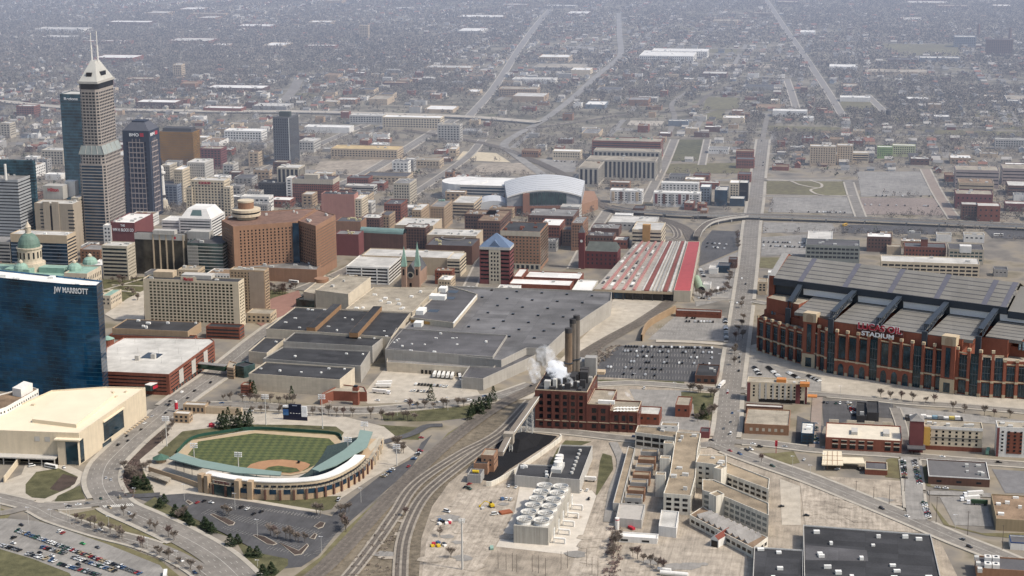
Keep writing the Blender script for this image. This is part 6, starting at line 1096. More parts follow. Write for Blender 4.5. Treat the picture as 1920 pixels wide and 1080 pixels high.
# avenue side
B('shop', 'white-roofed shop with blue awning beside avenue car park', 1329, 1346, 505, HT(6), 18, W_white, R_lt); B('shop', 'dark shop with flat roof next to the white-roofed shop', 1346, 1368, 500, HT(8), 18, GLB, R_dgrey, gr(4, .5, 4, .5)); B('shop', 'dark brick two-storey block by avenue trees', 1366, 1382, 488, HT(10), 14, W_dbrick, R_dgrey, gr(4, .5, 4, .5)); B('shop', 'low white canopy building near the green hoop', 1318, 1332, 535, HT(5), 14, W_white, R_lt)
qh = thing('quonset_hut', 'pale green half-round hut beside the train shed', 'shed', g(1313, 548)); A_, B_ = g(1315, 546), g(1306, 524); d = (B_-A_).normalized(); nn = Vector((-d.y, d.x, 0))*4.5; mb = MB()
for i in range(10): t0, t1 = math.pi*i/10, math.pi*(i+1)/10; mb.quad(*[p+nn*math.cos(t)+Vector((0, 0, 5.5*math.sin(t))) for p, t in ((A_, t0), (B_, t0), (B_, t1), (A_, t1))])
mb.build('vault', mat('hoop_green', (.3, .38, .27)), qh); mb = MB(); mb.add([A_+nn*math.cos(math.pi*i/10)+Vector((0, 0, 5.5*math.sin(math.pi*i/10))) for i in range(11)], [tuple(range(11))]); mb.build('end_panel', GLW, qh)
r, P, h = B('shop_row', 'low brick row with grey metal roof north of the open car park', 1267, 1352, 587, HT(6), 10, W_brick, R_grey, gr(6, .3, 4, .4)); 
vw = thing('retaining_wall', 'curved tan retaining wall between tracks and open car park', 'wall', g(1230, 610)); Cv = curve([(1203, 640), (1212, 618), (1232, 603), (1266, 585)], 5); mb = MB(); curb(mb, Cv, -.8, .8, 0, 7); mb.build('wall', mat('tan_wall', (.3, .21, .13)), vw)
CRB = mat('crate_blue', (.2, .3, .36)); CRY = mat('crate_yellow', (.5, .4, .12))
# --- right foreground
r, P, h = B('hotel', 'five-storey cream hotel with maroon corners and orange roof panels', 1401, 1514, 722, 758, 15, W_cream, R_tan, None, nu=4)
windows(r, [(P[0], P[1], q) for q in rects(lerp(P[0], P[1], .0), P[1], 4.5, h-1.4, ('g', 5.2, .32, 2.9, .56, 3.5))], GLW)
for t0, t1, m in ((0, .055, W_mar), (.81, .885, W_mar), (.965, 1, W_mar)): wallquad(r, 'maroon_panel', m, P[0], P[1], t0, t1, 0, h, .15, .2)
for t in (.2, .3, .42, .52, .62, .72): wallquad(r, 'pilaster', W_lgrey, P[0], P[1], t, t+.03, 3, h, .2, .2)
wallquad(r, 'painted_porch_shade', GLW, P[0], P[1], .2, .95, .2, 3.4, .1)  # black strip on the wall stands for the shade under the porch
for x, y, in ((1466, 712), (1510, 720), (1524, 744)): q, _ = plan(x-10, x+8, y, HT(h+3 if y < 740 else 8), 7); prismat(r, 'orange_roof', mat('orange_metal', (.5, .2, .06), .5), q, (h if y < 740 else 7), (h+3 if y < 740 else 8))
B('warehouse', 'long thin brown shed with grey roof in front of the cream and maroon hotel', 1398, 1468, 766, HT(6), 8, W_dbrick, R_lt, gr(5, .4, 4, .4)); r, P, h = B('warehouse', 'old brown brick warehouse with wide gravel roof', 1396, 1479, 800, 817, 44, W_brown, R_tan, gr(5, .45, 4.5, .5, 3), bot=1.5, glass=W_lime)
r, P, h = B('parking_garage', 'cream-decked brick parking garage with arched wall openings', 1548, 1691, 829, 851, 40, W_brick, mat('cream_deck', (.58, .52, .42), var=.12), None)
for i in range(8):
    if i == 5: continue
    t = .09+i*.115; wallquad(r, 'deck_opening', GLW, P[0], P[1], t, t+.075, 2, 5.2, .12); wallquad(r, 'arch_hood', W_lime, P[0], P[1], t, t+.08, 5.3, 6, .3, .3); wallquad(r, 'deck_opening', GLW, P[0], P[1], t, t+.075, 7, 8.6, .12); wallquad(r, 'lintel', W_lime, P[0], P[1], t, t+.08, 8.7, 9.3, .3, .3)
for i in range(4): q = lerp(P[3], P[2], .1+i*.24); mb = MB(); mb.prism([(q[0], q[1]+4), (q[0], q[1]-4), (q[0]+.8, q[1]-4), (q[0]+.8, q[1]+4)], h, h+3.6, True); mb.build('parapet_crest', W_lime, r)
for t in (.38, .8): q = lerp(P[0], P[1], t); mb = MB(); mb.box((q[0]+18, q[1]), 12, 5, h, h+2.6); mb.build('stair_house', W_lgrey, r)
r, P, h = B('hotel', 'long cream hotel with rows of small windows and brick base beside maroon tower', 1733, 1843, 806, 848, 17, W_cream, R_tan, None, nu=5)
windows(r, [(P[0], P[1], q) for q in rects(P[0], P[1], 4.2, h-1.6, ('g', 5, .34, 2.95, .55, 2))], GLW); wallquad(r, 'brick_base', W_brick, P[0], P[1], 0, 1, 0, 3.6, .2, .3); wallquad(r, 'parapet', W_white, P[0], P[1], .1, 1, h-1.2, h+1.2, .3, .3); wallquad(r, 'balcony_band', M_steel, P[0], P[1], .13, .97, h*.55, h*.55+.4, .5, .5); wallquad(r, 'yellow_bay', mat('mustard_stucco', (.55, .36, .1), streak=.2), P[0], P[1], 0, .11, 3.6, h, .6, .6)
r, P, h = B('hotel_tower', 'maroon square hotel stair tower with hipped grey cap', 1707, 1733, 793, 849, 14, W_mar, R_grey, None); mb = MB(); mb.frustum(inset(P, -.3), h+1, inset(P, 5), h+5); mb.build('hip_roof', R_grey, r); mb = MB(); q, _ = plan(1701, 1735, 838, HT(6), 12); mb.prism([(p[0]-6, p[1]) for p in q], 5, 6, True, True); mb.build('porte_cochere', R_dgrey, r)
r, P, h = B('hotel', 'white hotel with brick centre panel at the right frame edge', 1870, 1950, 806, 860, 17, W_white, R_tan, None, nu=3); windows(r, [(P[0], P[1], q) for q in rects(P[0], P[1], 4, h-1.6, ('g', 4.6, .36, 2.95, .5, 2))], GLW, off=.4); wallquad(r, 'brick_panel', W_brick, P[0], P[1], .24, .6, 3, h-3, .25, .3); wallquad(r, 'brick_corner', W_mar, P[0], P[1], 0, .06, 0, h, .2, .3)
r, P, h = B('diner', 'small silver-roofed diner with navy base and rooftop vents left of cream garage', 1502, 1526, 815, 834, 30, GLB, R_lt, ('g', 4, .7, 3, .5), nu=5, umat=M_unitw, bot=.5, top=.4)
B('nightclub', 'long black-roofed block with brown ragged roof edge behind cream garage', 1626, 1648, 776, HT(7), 34, W_dark, R_dark); B('nightclub', 'lower black-roofed shed joined to the long black-roofed block', 1606, 1625, 782, HT(5), 40, W_dark, R_dark, nu=1)
r, P, h = B('service_yard', 'row of coloured crates and white tents in a dark tray behind the long cream hotel', 1698, 1806, 790, HT(2.2), 9, W_dark, G_asph)
for i in range(9): q = lerp(lerp(P[0], P[1], .06+i*.105), P[2], .06); mb = MB(); mb.box((q[0]+4, q[1]), 4, 4.4, h, h+1.8+(i % 3)*.5); mb.build('crate', [W_white, CRB, W_white, W_white, CRB, W_grey, W_white, CRY, W_white][i], r)
B('canteen', 'low dark house by the avenue corner with maroon sign panel', 1312, 1330, 812, 822, 12, W_mar, R_dgrey)
gs = thing('petrol_station', 'petrol station with cream gridded canopy and brick kiosk', 'petrol station', g(1590, 880)); FOOT.append([xy(g(*p)) for p in ((1540, 890), (1545, 850), (1665, 855), (1665, 895))]); CN = mat('canopy_cream', (.62, .54, .4))
for px in (((1541, 871), (1581, 872), (1578, 846), (1543, 845)), ((1581, 868), (1622, 869), (1618, 858), (1579, 857))): prismat(gs, 'canopy', CN, pp(5.5, *px), 4.8, 5.6)
for i in range(1, 4): a, b = g(1541.5+i*9.6, 871, 5.7), g(1543+i*9, 846, 5.7); mb = MB(); mb.bar(a, b, .2); mb.build('canopy_rib', W_brown, gs)
for i in range(1, 3): a, b = g(1542, 871-i*8.5, 5.7), g(1580, 872-i*8.5, 5.7); mb = MB(); mb.bar(a, b, .2); mb.build('canopy_rib', W_brown, gs)
for x, y in ((1551, 880), (1576, 880), (1550, 862), (1574, 862)): q = g(x, y); mb = MB(); mb.bar((q.x, q.y, 0), (q.x, q.y, 4.8), .3); mb.build('canopy_post', W_brown, gs)
P, h = plan(1622, 1664, 883, 892, 18); shell(gs, P, 0, h, W_brick, R_dgrey, 1, cop=CN)
r, P, h = B('shop', 'flat-roofed brick shop with white stepped parapet right of the kiosk', 1741, 1856, 900, 914, 40, W_dbrick, mat('shop_roof', (.13, .125, .125), var=.15), ('g', 16, .25, 5, .4), cop=W_white, nu=5, bot=1)
B('warehouse', 'tan corrugated warehouse with stained brown roof at right edge', 1868, 1960, 980, 1000, 52, mat('tan_corrugated', (.3, .235, .15), streak=.5), R_brown, nu=6, umat=M_unitw)
r, P, h = B('shop', 'small white building with navy roof trim at the right edge', 1895, 1950, 1022, 1034, 14, W_white, R_dgrey, cop=mat('navy_trim', (.02, .05, .15)))
r, P, h = B('warehouse', 'low dark building carrying four white chillers at bottom right', 1832, 1960, 1075, HT(7), 22, W_brown, R_dgrey, None)
for i in range(4): q = g(1852+(i % 2)*15, 1052+(i//2)*13+(i % 2)*1, h); mb = MB(); mb.box(q, 5.5, 4.6, h, h+3.6); u = mb.build('chiller', W_white, r); mb = MB(); mb.cyl((q.x, q.y), 1.1, h+3.6, h+3.9, 12); mb.build('fan_opening', GLW, u)
for i in range(3): q = g(1831+i*3, 1050+i*11, h); mb = MB(); mb.box(q, 4, 3, h, h+2.8); mb.build('condenser', M_unit, r)
for px, h, lab in (((((1506, 986), (1745, 1004), (1766, 1095), (1508, 1095))), 8, 'huge black-roofed warehouse dotted with white roof hatches'), ((((1414, 1027), (1505, 1033), (1506, 1095), (1411, 1095))), 7, 'smaller black-roofed warehouse with white edging left of huge one')):
    P = ccw(pp(h, *px)); r = building('warehouse', lab, P, h, W_white, R_dark, nu=17 if h == 8 else 5, umat=M_unitw, cop=W_lgrey)
mb = MB(); mb.poly(ccw(pp(8.08, (1510, 1022), (1625, 1032), (1628, 1052), (1510, 1050))), 8.08); mb.build('roof_patch', R_dgrey, [o for o in bpy.data.objects if o.get('label', '').startswith('huge black-roofed')][0])
# --- old white factory
M_fr = mat('factory_roof', (.27, .215, .15), var=.4, s=.08); FG = GLW; W_fw = W_conc
hf = ht(1295, 966, 930)
def fac(lab, h, px, faces=None, wall=None, name='factory_block', bot=2, **k): return building(name, lab, ccw(pp(h, *px)), h, wall or W_fw, M_fr, faces, bot=bot, top=1.2, **k)
fac('long stained white factory range running back to the road', hf, ((1244, 927), (1295, 931), (1304, 896), (1308, 846), (1314, 814), (1268, 811), (1256, 890)), ('g', 6.2, .62, 4, .55, 1), glass=FG, nu=8)
for i, (x0, x1, y0, y1) in enumerate(((1229, 1247, 893, 953), (1237, 1256, 862, 893), (1244, 1262, 834, 866))): P, h = plan(x0, x1, y0, HT(hf+2), 7); building('stair_tower', ['nearest','middle','farthest'][i]+' of three windowless white stair towers along the factory range', P, h, W_fw, M_fr)
fac('white four-storey factory block with small square windows', hf+5, ((1304, 868), (1336, 872), (1362, 880), (1362, 855), (1310, 854)), ('g', 5.4, .46, 4.2, .45, 1.2), glass=FG, nu=3); fac('blank white lift tower of the four-storey factory block', hf+6, ((1338, 879), (1352, 882), (1363, 877), (1350, 873)))
fac('upper diagonal white factory wing with paired windows', hf, ((1361, 889), (1441, 919), (1443, 899), (1361, 867)), ('g', 5.8, .7, 4.4, .52, 1), glass=FG)
fac('lower diagonal white factory wing with many-paned windows', hf+1, ((1317, 921), (1356, 932), (1441, 968), (1441, 945), (1338, 901), (1317, 900)), ('g', 6, .74, 4.2, .58, 1), glass=mat('dusty_glass', (.23, .23, .21), var=.35, s=.4)); fac('blank white stair tower before the lower diagonal wing', hf+3, ((1329, 927), (1343, 933), (1358, 928), (1345, 921)))
hw = 7
P = ccw(pp(hw, (1293, 966), (1412, 1029), (1440, 1008), (1330, 958), (1318, 950))); sw = building('factory_shed', 'low factory shed with sawtooth skylight roof', P, hw, W_fw, R_brown, ('g', 6, .7, 6, .5, 1), glass=FG, bot=1, par=.4)
for i in range(9):
    t = .06+i*.1; a = lerp(xy(g(1300, 967, hw)), xy(g(1412, 1025, hw)), t); b = lerp(xy(g(1328, 960, hw)), xy(g(1438, 1010, hw)), t); d = Vector(lerp(xy(g(1300, 967, hw)), xy(g(1412, 1025, hw)), t+.055))-Vector(a)
    mb = MB(); A2 = (a[0]+d.x, a[1]+d.y); B2 = (b[0]+d.x, b[1]+d.y); mb.add([(*a, hw), (*b, hw), (*b, hw+2.6), (*a, hw+2.6), (*A2, hw+.1), (*B2, hw+.1)], [(3, 2, 5, 4), (0, 3, 4), (1, 5, 2)]); mb.build('sawtooth_skylight', R_grey, sw); mb = MB(); mb.quad((*a, hw), (*b, hw), (*b, hw+2.6), (*a, hw+2.6)); mb.build('skylight_glazing', GL, sw)
fac('concrete-framed factory block with three dark window storeys by the plant road', 13, ((1191, 812), (1268, 822), (1272, 806), (1196, 799)), ('g', 7, .84, 4, .62, .6), glass=FG, nu=2); P, h = plan(1239, 1271, 801, HT(17), 10); building('roof_lodge', 'small white lodge standing on the factory roof', P, h, W_white, M_fr, gr(6, .3, 4, .4), z0=13)
fac('long low brown-roofed strip building along the yard edge', 6, ((1149, 945), (1165, 946), (1191, 842), (1178, 838)), None, wall=W_lgrey)
for i in range(7): x = 1219-i*5; y = 850+i*14.5; P, h = plan(x-18, x+14, y, HT(7+i % 2), 9); building('yard_shed', ['first', 'second', 'third', 'fourth', 'fifth', 'sixth', 'seventh'][i]+' dark courtyard shed from the plant road inside factory', P, h, W_brown if i % 2 else W_grey, M_fr, ('g', 5, .5, 4, .5), glass=GLW, bot=1)
building('tin_shed', 'grey tin-roofed shed beside a white tank', ccw(pp(6, (1155, 973), (1203, 977), (1210, 948), (1161, 945))), 6, W_lgrey, mat('tin_roof', (.4, .37, .33), streak=.3)); building('garage', 'pale grey garage with tan roof beside the factory gate', ccw(pp(7, (1235, 988), (1268, 992), (1273, 961), (1240, 958))), 7, W_white, R_lt)
P, h = plan(1149, 1232, 1012, 1021, 9); building('trailer_office', 'long white trailer office with paired windows', P, h, W_white, R_white, ('g', 14, .35, 4, .5), bot=.3, top=.3)
gt = thing('loading_shed', 'white gabled loading shed with rust-red roof slope', 'shed', g(1350, 1022)); a, b, c_, e_ = [xy(g(x, y)) for x, y in ((1332, 1024), (1347, 1028), (1373, 1012), (1357, 1007))]; mb = MB(); mb.prism(ccw([a, b, c_, e_]), 0, 6, False); mb.build('wall', W_white, gt); m0, m1 = lerp(a, b, .5), lerp(e_, c_, .5); mb = MB(); mb.quad((*a, 6), (*m0, 8.5), (*m1, 8.5), (*e_, 6)); mb.build('roof_slope', W_white, gt); mb = MB(); mb.quad((*m0, 8.5), (*b, 6), (*c_, 6), (*m1, 8.5)); mb.build('roof_slope', mat('rust_slope', (.17, .05, .035)), gt); mb = MB(); mb.add([(*a, 6), (*b, 6), (*m0, 8.5)], [(0, 1, 2)]); mb.build('gable', W_white, gt); wallquad(gt, 'door_opening', GLW, a, b, .1, .9, .2, 5, .15)
for x, y, hh, lab in ((1157, 993, 9, 'white vertical storage tank beside the tin shed'),): t = thing('storage_tank', lab, 'tank', g(x, y)); mb = MB(); q = g(x, y); mb.cyl(q, 1.6, 0, hh, 12); mb.build('shell', W_white, t); mb = MB(); mb.cyl(q, 1.65, hh-1.6, hh-1, 12); mb.build('band', M_red, t)
for (x0, y0, x1, y1, r_, lab) in ((1238, 1073, 1290, 1078, 1.7, 'long white horizontal gas tank at the bottom edge'), (1233, 1066, 1258, 1069, 1.2, 'shorter white gas tank above the long one')): t = thing('gas_tank', lab, 'tank', g(x0, y0)); a, b = g(x0, y0, 2), g(x1, y1, 2); mb = MB(); mb.bar(a, b, r_, n=12); mb.build('shell', W_white, t); mb = MB(); mb.box(a.lerp(b, .2), 1, 2.4, 0, 1.4); mb.build('saddle', W_grey, t); mb = MB(); mb.box(a.lerp(b, .8), 1, 2.4, 0, 1.4); mb.build('saddle', W_grey, t)
# radio mast
c = g(867, 1068); hm_ = ht(867, 1068, 972); t = thing('mobile_mast', 'grey mobile phone mast standing in gravel yard', 'mast', c); mb = MB(); mb.cyl(c, .75, 0, hm_, 10, .5); mb.build('pole', M_unit, t)
for k in range(9): a = 2*math.pi*k/9; mb = MB(); mb.box((c.x+1.9*math.cos(a), c.y+1.9*math.sin(a)), .5, .5, hm_-3, hm_-.4); mb.bar((c.x, c.y, hm_-1.6), (c.x+1.9*math.cos(a), c.y+1.9*math.sin(a), hm_-1.6), .12); mb.build('antenna_panel', M_unitw, t)
# far pale works and slabs
FARB = [(1198, 1300, 106, 14, 120, W_white, R_white, 'long white factory far off right of the rail yard'), (1222, 1326, 97, 16, 60, W_white, R_white, 'upper white hall behind the far white factory'), (1010, 1066, 108, 12, 60, W_tan, R_white, 'white-roofed warehouse left of the far rail yard'), (1070, 1106, 132, 10, 50, W_cream, R_white, 'small pale warehouse beside rail curve'), (935, 1007, 168, 16, 40, W_buff, R_tan, 'long buff industrial block by the diagonal avenue'), (960, 1040, 150, 9, 40, W_white, R_lt, 'long white low works right of the diagonal avenue'), (1097, 1134, 197, 8, 50, W_blue, R_white, 'white square warehouse beside the railway fan'), (1575, 1632, 184, 8, 30, W_white, R_white, 'white twin-roof warehouse beyond the straight avenue'), (1555, 1608, 126, 9, 50, W_white, R_white, 'white works beside the far straight avenue'), (1500, 1528, 61, 8, 60, W_white, R_white, 'far white sheds at the top of the straight avenue'), (1725, 1800, 110, 9, 40, W_blue, R_lt, 'long blue-grey shed below the far brown field'), (1665, 1722, 113, 9, 40, W_dbrick, R_dgrey, 'dark long shed left of blue-grey far shed'), (254, 328, 193, 12, 40, W_dbrick, R_white, 'white-roofed brick warehouse beyond the motorway at left'), (381, 452, 204, 8, 30, W_brick, R_white, 'long white roof along the far side of the motorway'), (420, 490, 247, 18, 30, W_white, R_white, 'white apartment block left of the dark slab tower'), (820, 862, 235, 30, 22, W_lgrey, R_tan, 'pale gridded office slab beside the motorway'), (717, 826, 222, 22, 30, W_cream, R_white, 'long cream warehouse under the motorway'), (655, 717, 218, 16, 30, W_lgrey, R_lt, 'curved pale hall joined to the long cream warehouse'), (620, 745, 282, 16, 40, W_tan, mat('raw_deck', (.48, .36, .18), var=.3), 'half-built apartment frame with raw timber decks'), (752, 824, 302, 12, 30, W_tan, R_tan, 'low tan garage strip beyond the sandy lot'), (570, 655, 240, 10, 30, W_white, R_white, 'white warehouse right of dark slab tower'), (560, 588, 266, 18, 40, W_lgrey, R_lt, 'pale garage immediately right of the dark slab tower'), (517, 545, 275, 16, 26, W_lgrey, R_lt, 'banded garage left of slab tower foot'), (375, 414, 280, 32, 26, W_mar, R_tan, 'maroon office block right of golden glass'), (77, 118, 283, 26, 30, W_lime, R_lt, 'stepped pale office left of the teal glass tower'), (30, 64, 200, 22, 26, W_brick, R_lt, 'brick and white flats near the left motorway'), (0, 18, 232, 26, 22, W_lime, R_lt, 'pale flats block at the left edge below the motorway'), (324, 340, 122, 30, 22, W_tan, R_lt, 'tan school block with tower among far woods'), (673, 690, 48, 38, 16, W_tan, R_lt, 'far tall tan apartment slab in the wooded distance'), (1790, 1830, 70, 26, 40, W_blue, R_lt, 'far blue-grey plant buildings of the distant works'), (1850, 1900, 75, 40, 30, W_dbrick, R_dgrey, 'dark far boiler house of the distant works'), (1195, 1232, 185, 8, 30, W_grey, R_lt, 'grey roofed sheds right of the white square warehouse'), (1355, 1395, 222, 9, 30, W_cream, R_white, 'bright white gabled hall beyond the parkland'), (1253, 1290, 228, 9, 20, W_blue, R_lt, 'small blue-fronted works beside the crossing railway')]
for i, (xa, xb, yt, h, dep, w, rf, lab) in enumerate(FARB): B('warehouse' if h < 16 else 'office_building', lab, xa, xb, yt, HT(h), dep, w, rf, gr(5, .55, 4, .5) if h > 11 else None, nu=3 if h < 20 else 2)
c = g(1893, 82); 
for x, y0, y1 in ((1834, 72, 45), (1893, 78, 52)): q = g(x, y0); t = thing('chimney', ['slim far chimney of the distant works', 'thick dark far chimney at the right of distant works'][x > 1850], 'chimney', q); mb = MB(); mb.cyl(q, 5, 0, ht(x, y0, y1), 10, 3.5); mb.build('shaft', W_dbrick, t)
q = g(1665, 225); t = thing('water_tower', 'dark water tower standing above houses right of the straight avenue', 'water tower', q); z = ht(1665, 225, 206)
for s_ in (-3, 3):
    for e_ in (-3, 3): mb = MB(); mb.bar((q.x+s_, q.y+e_, 0), (q.x+s_, q.y+e_, z-8), .5); mb.build('leg', W_dark, t)
mb = MB(); mb.lathe(q, [(.5, z-10), (4.6, z-8), (4.6, z-1), (.2, z+1)], 12); mb.build('tank', W_dark, t)
# ================================================================ occupancy raster
CS = 5.; GX0, GY0, NX, NY = -1500., -3600., 1900, 1500
OCC = np.zeros((NX, NY), bool)
def occ_poly(P, grow=3):
    xs = [p[0] for p in P]; ys = [p[1] for p in P]
    i0, i1 = int((min(xs)-grow-GX0)//CS), int((max(xs)+grow-GX0)//CS)+1; j0, j1 = int((min(ys)-grow-GY0)//CS), int((max(ys)+grow-GY0)//CS)+1
    i0, j0, i1, j1 = max(0, i0), max(0, j0), min(NX, i1), min(NY, j1)
    if i0 >= i1 or j0 >= j1: return
    X_, Y_ = np.meshgrid(GX0+CS*(np.arange(i0, i1)+.5), GY0+CS*(np.arange(j0, j1)+.5), indexing='ij'); m = np.zeros(X_.shape, bool); n = len(P)
    for k in range(n):
        (xa, ya), (xb, yb) = P[k][:2], P[k-1][:2]
        with np.errstate(divide='ignore', invalid='ignore'): c = ((ya > Y_) != (yb > Y_)) & (X_ < (xb-xa)*(Y_-ya)/(yb-ya)+xa)
        m ^= c
        d = np.array([xb-xa, yb-ya]); L2 = max(1e-6, d@d); t = np.clip(((X_-xa)*d[0]+(Y_-ya)*d[1])/L2, 0, 1)
        if grow: m |= np.hypot(X_-xa-t*d[0], Y_-ya-t*d[1]) < grow
    OCC[i0:i1, j0:j1] |= m
def occ(x, y):
    i, j = int((x-GX0)//CS), int((y-GY0)//CS); return not (0 <= i < NX and 0 <= j < NY) or OCC[i, j]
for P in FOOT: occ_poly([xy(p) for p in P], 4)
BUILT = OCC.copy()
for P in TAKEN: occ_poly(P, 0)
for C_, w in ROADS:
    for a, b in zip(C_, C_[1:]):
        d = (b-a); n_ = max(1, int(d.length/4))
        for k in range(n_+1):
            p = a+d*k/n_; i0, i1 = int((p.x-w-1-GX0)//CS), int((p.x+w+1-GX0)//CS); j0, j1 = int((p.y-w-1-GY0)//CS), int((p.y+w+1-GY0)//CS)
            if i1 >= 0 and j1 >= 0 and i0 < NX and j0 < NY: OCC[max(0, i0):i1+1, max(0, j0):j1+1] = True
# kerbs and markings, leaving crossings open

RP = np.array([(q.x, q.y, w_, k) for k, (C_, w_) in enumerate(ROADS) for q in C_])
for C_, a, b in PJ:
    k = next(i for i, r_ in enumerate(ROADS) if r_[0] is C_); O_ = RP[RP[:, 3] != k]; A_, B_ = offs(C_, a), offs(C_, b); run = []
    for i in range(len(C_)-1):
        m_ = (A_[i]+B_[i+1])/2; ok_ = not (np.hypot(O_[:, 0]-m_.x, O_[:, 1]-m_.y) < O_[:, 2]+1).any()
        if ok_:
            z0, z1 = 0, .75; PAVE.quad((*A_[i], z1), (*A_[i+1], z1), (*B_[i+1], z1), (*B_[i], z1)); PAVE.quad((*A_[i+1], z0), (*A_[i], z0), (*A_[i], z1), (*A_[i+1], z1)); PAVE.quad((*B_[i], z0), (*B_[i+1], z0), (*B_[i+1], z1), (*B_[i], z1))
structure(MARK.build('lane_markings', P_white)); structure(PAVE.build('pavement', mat('kerb_concrete', (.38, .345, .29), var=.15)))
# ================================================================ where is it? (words for labels)
LM = [('the arena', 1040, 370), ('the train shed', 1225, 500), ('the tallest skyscraper', 185, 300), ('the dark slab tower', 535, 265), ('the long cream warehouse', 770, 230), ('the white columned campus', 1165, 300), ('the sandy lot', 900, 293), ('the big grey car park', 1690, 345), ('the lawn with curving paths', 1510, 350), ('the lime green flats', 1680, 280), ('the tan apartment towers', 1565, 285), ('the research blocks', 1830, 350), ('the pale square warehouse', 1115, 190), ('the far white factory', 1255, 103), ('the water tower', 1665, 218), ('the twin-roof white warehouse', 1603, 180), ('the far brown field', 1720, 95), ('the brick school block', 1400, 285), ('the golden glass block', 335, 270), ('the red brick hotel', 590, 360), ('the half-built apartments', 685, 285), ('the motorway at left', 250, 208), ('the tan school tower', 330, 125), ('the buff industrial block', 970, 160), ('the railway fan', 1160, 110), ('the columned campus lawn', 1290, 282), ('the raw parkland field', 1355, 193), ('the straight avenue', 1560, 185), ('the diagonal avenue', 935, 150), ('the stadium', 1680, 560), ('the blue pyramid tower', 932, 480), ('the steam plant', 1095, 740), ('the ballpark', 500, 860), ('the white factory', 1360, 930), ('the cooling towers', 1005, 970), ('the black car park', 1250, 680), ('the brick warehouse by the avenue', 1440, 790), ('the black-roofed warehouse', 1600, 1030), ('the cream ballroom', 150, 790), ('the convention halls', 800, 620), ('the church', 768, 515)]
def where(px, py, k=1):
    L_ = sorted(LM, key=lambda m: math.hypot(m[1]-px, (m[2]-py)*2.2))[:2]; out_ = []
    for nm, mx_, my in L_[:k]:
        dx, dy = px-mx_, (py-my)*1.6
        out_.append(('right of ' if dx > 0 else 'left of ')+nm if abs(dx) > abs(dy)*1.3 else ('beyond ' if dy < 0 else 'in front of ')+nm)
    return ' and '.join(out_)
LABELS = {}
def uniq(base, px, py, extra=()):
    for s in [f'{base} {where(px, py)}', f'{base} {where(px, py, 2)}']+[f'{e} {base} {where(px, py, 2)}' for e in extra]:
        if s not in LABELS and len(s.split()) <= 16: LABELS[s] = 1; return s
    return f'{base} {where(px, py)}'
# ================================================================ low commercial filler
rd = random.Random(21); nfill = 0
walls = [(W_brick, 'red brick'), (W_buff, 'buff'), (W_lgrey, 'pale grey'), (W_brown, 'brown brick'), (W_white, 'white'), (W_tan, 'tan'), (W_dbrick, 'dark brick'), (W_grey, 'grey')]
roofs = [(R_lt, 'pale-roofed'), (R_white, 'white-roofed'), (R_dgrey, 'dark-roofed'), (R_tan, 'gravel-roofed'), (R_grey, 'grey-roofed'), (R_brown, 'brown-roofed')]
def try_block(x, y, w, d, h):
    P = [(x-w/2, y+d/2), (x-w/2, y-d/2), (x+w/2, y-d/2), (x+w/2, y+d/2)]
    for i in range(int(w//5)+2):
        for j in range(int(d//5)+2):
            if occ(x-w/2+min(w, i*5), y-d/2+min(d, j*5)): return None
    px, py = pj((x, y, h))
    if not (-30 < px < 1950 and -10 < py < 1090): return None
    return P, px, py
for tries in range(9000):
    if nfill >= 290: break
    t = rd.random(); x = 0+1750*t**1.25; y = rd.uniform(-1500, 700)
    if x < 250 and y > -330 and rd.random() < .5: continue
    ind = (-900 < y < 300) or x < 700
    if not ind and rd.random() < .8: continue
    big = rd.random() < .25; w, d = (rd.uniform(26, 60), rd.uniform(26, 70)) if big else (rd.uniform(12, 26), rd.uniform(12, 30)); h = rd.choice((5, 6, 7, 8, 9, 11)) if x > 500 else rd.choice((8, 10, 12, 15, 18, 22))
    if y < -560 and x < 900: h = min(h, 9)
    q = try_block(x, y, w, d, h)
    if not q: continue
    P, px, py = q; wm, wn_ = rd.choice(walls); rm, rn = rd.choice(roofs)
    lab = uniq(f'{rn} {wn_} low block', px, py, ('wide' if d > w*1.3 else 'deep' if w > d*1.3 else 'square', 'small' if w*d < 500 else 'large', 'plain', 'boxy', 'older'))
    building('commercial_building', lab, P, h, wm, rm, ('g', 6, .5, 4, .45, 1) if h > 8 and cdist((x, y)) < 3000 else None, nu=rd.choice((0, 1, 2, 4, 5)) if x < 1000 else rd.choice((0, 0, 2)), group='low commercial blocks east of downtown')
    occ_poly(P, 5); nfill += 1
for k in range(120):
    x, y = 150+1500*rd.random(), rd.uniform(-1300, 500); w, d = rd.uniform(25, 80), rd.uniform(25, 70); q = try_block(x, y, w, d, 0)
    if q: mb = MB(); mb.poly(q[0], .06); structure(mb.build('open_lot', rd.choice((G_lot, G_grav, G_dry, G_asph, G_lot, G_conc)))); 
k = 0
for tries in range(2500):
    if k >= 70: break
    x, y = -420+760*rd.random(), rd.uniform(-560, 160); w, d = rd.uniform(14, 30), rd.uniform(14, 34); h = rd.choice((8, 10, 12, 15, 18)); q = try_block(x, y, w, d, h)
    if not q: continue
    P, px, py = q; wm, wn_ = rd.choice(walls); rm, rn = rd.choice(roofs); building('commercial_building', uniq(f'{rn} {wn_} downtown block', px, py, ('wide' if d > w else 'deep', 'small', 'plain', 'old')), P, h, wm, rm, gr(3.6, .45, 3.8, .5), nu=3, group='small mid-rise blocks in the downtown gaps'); occ_poly(P, 4); k += 1
k = 0
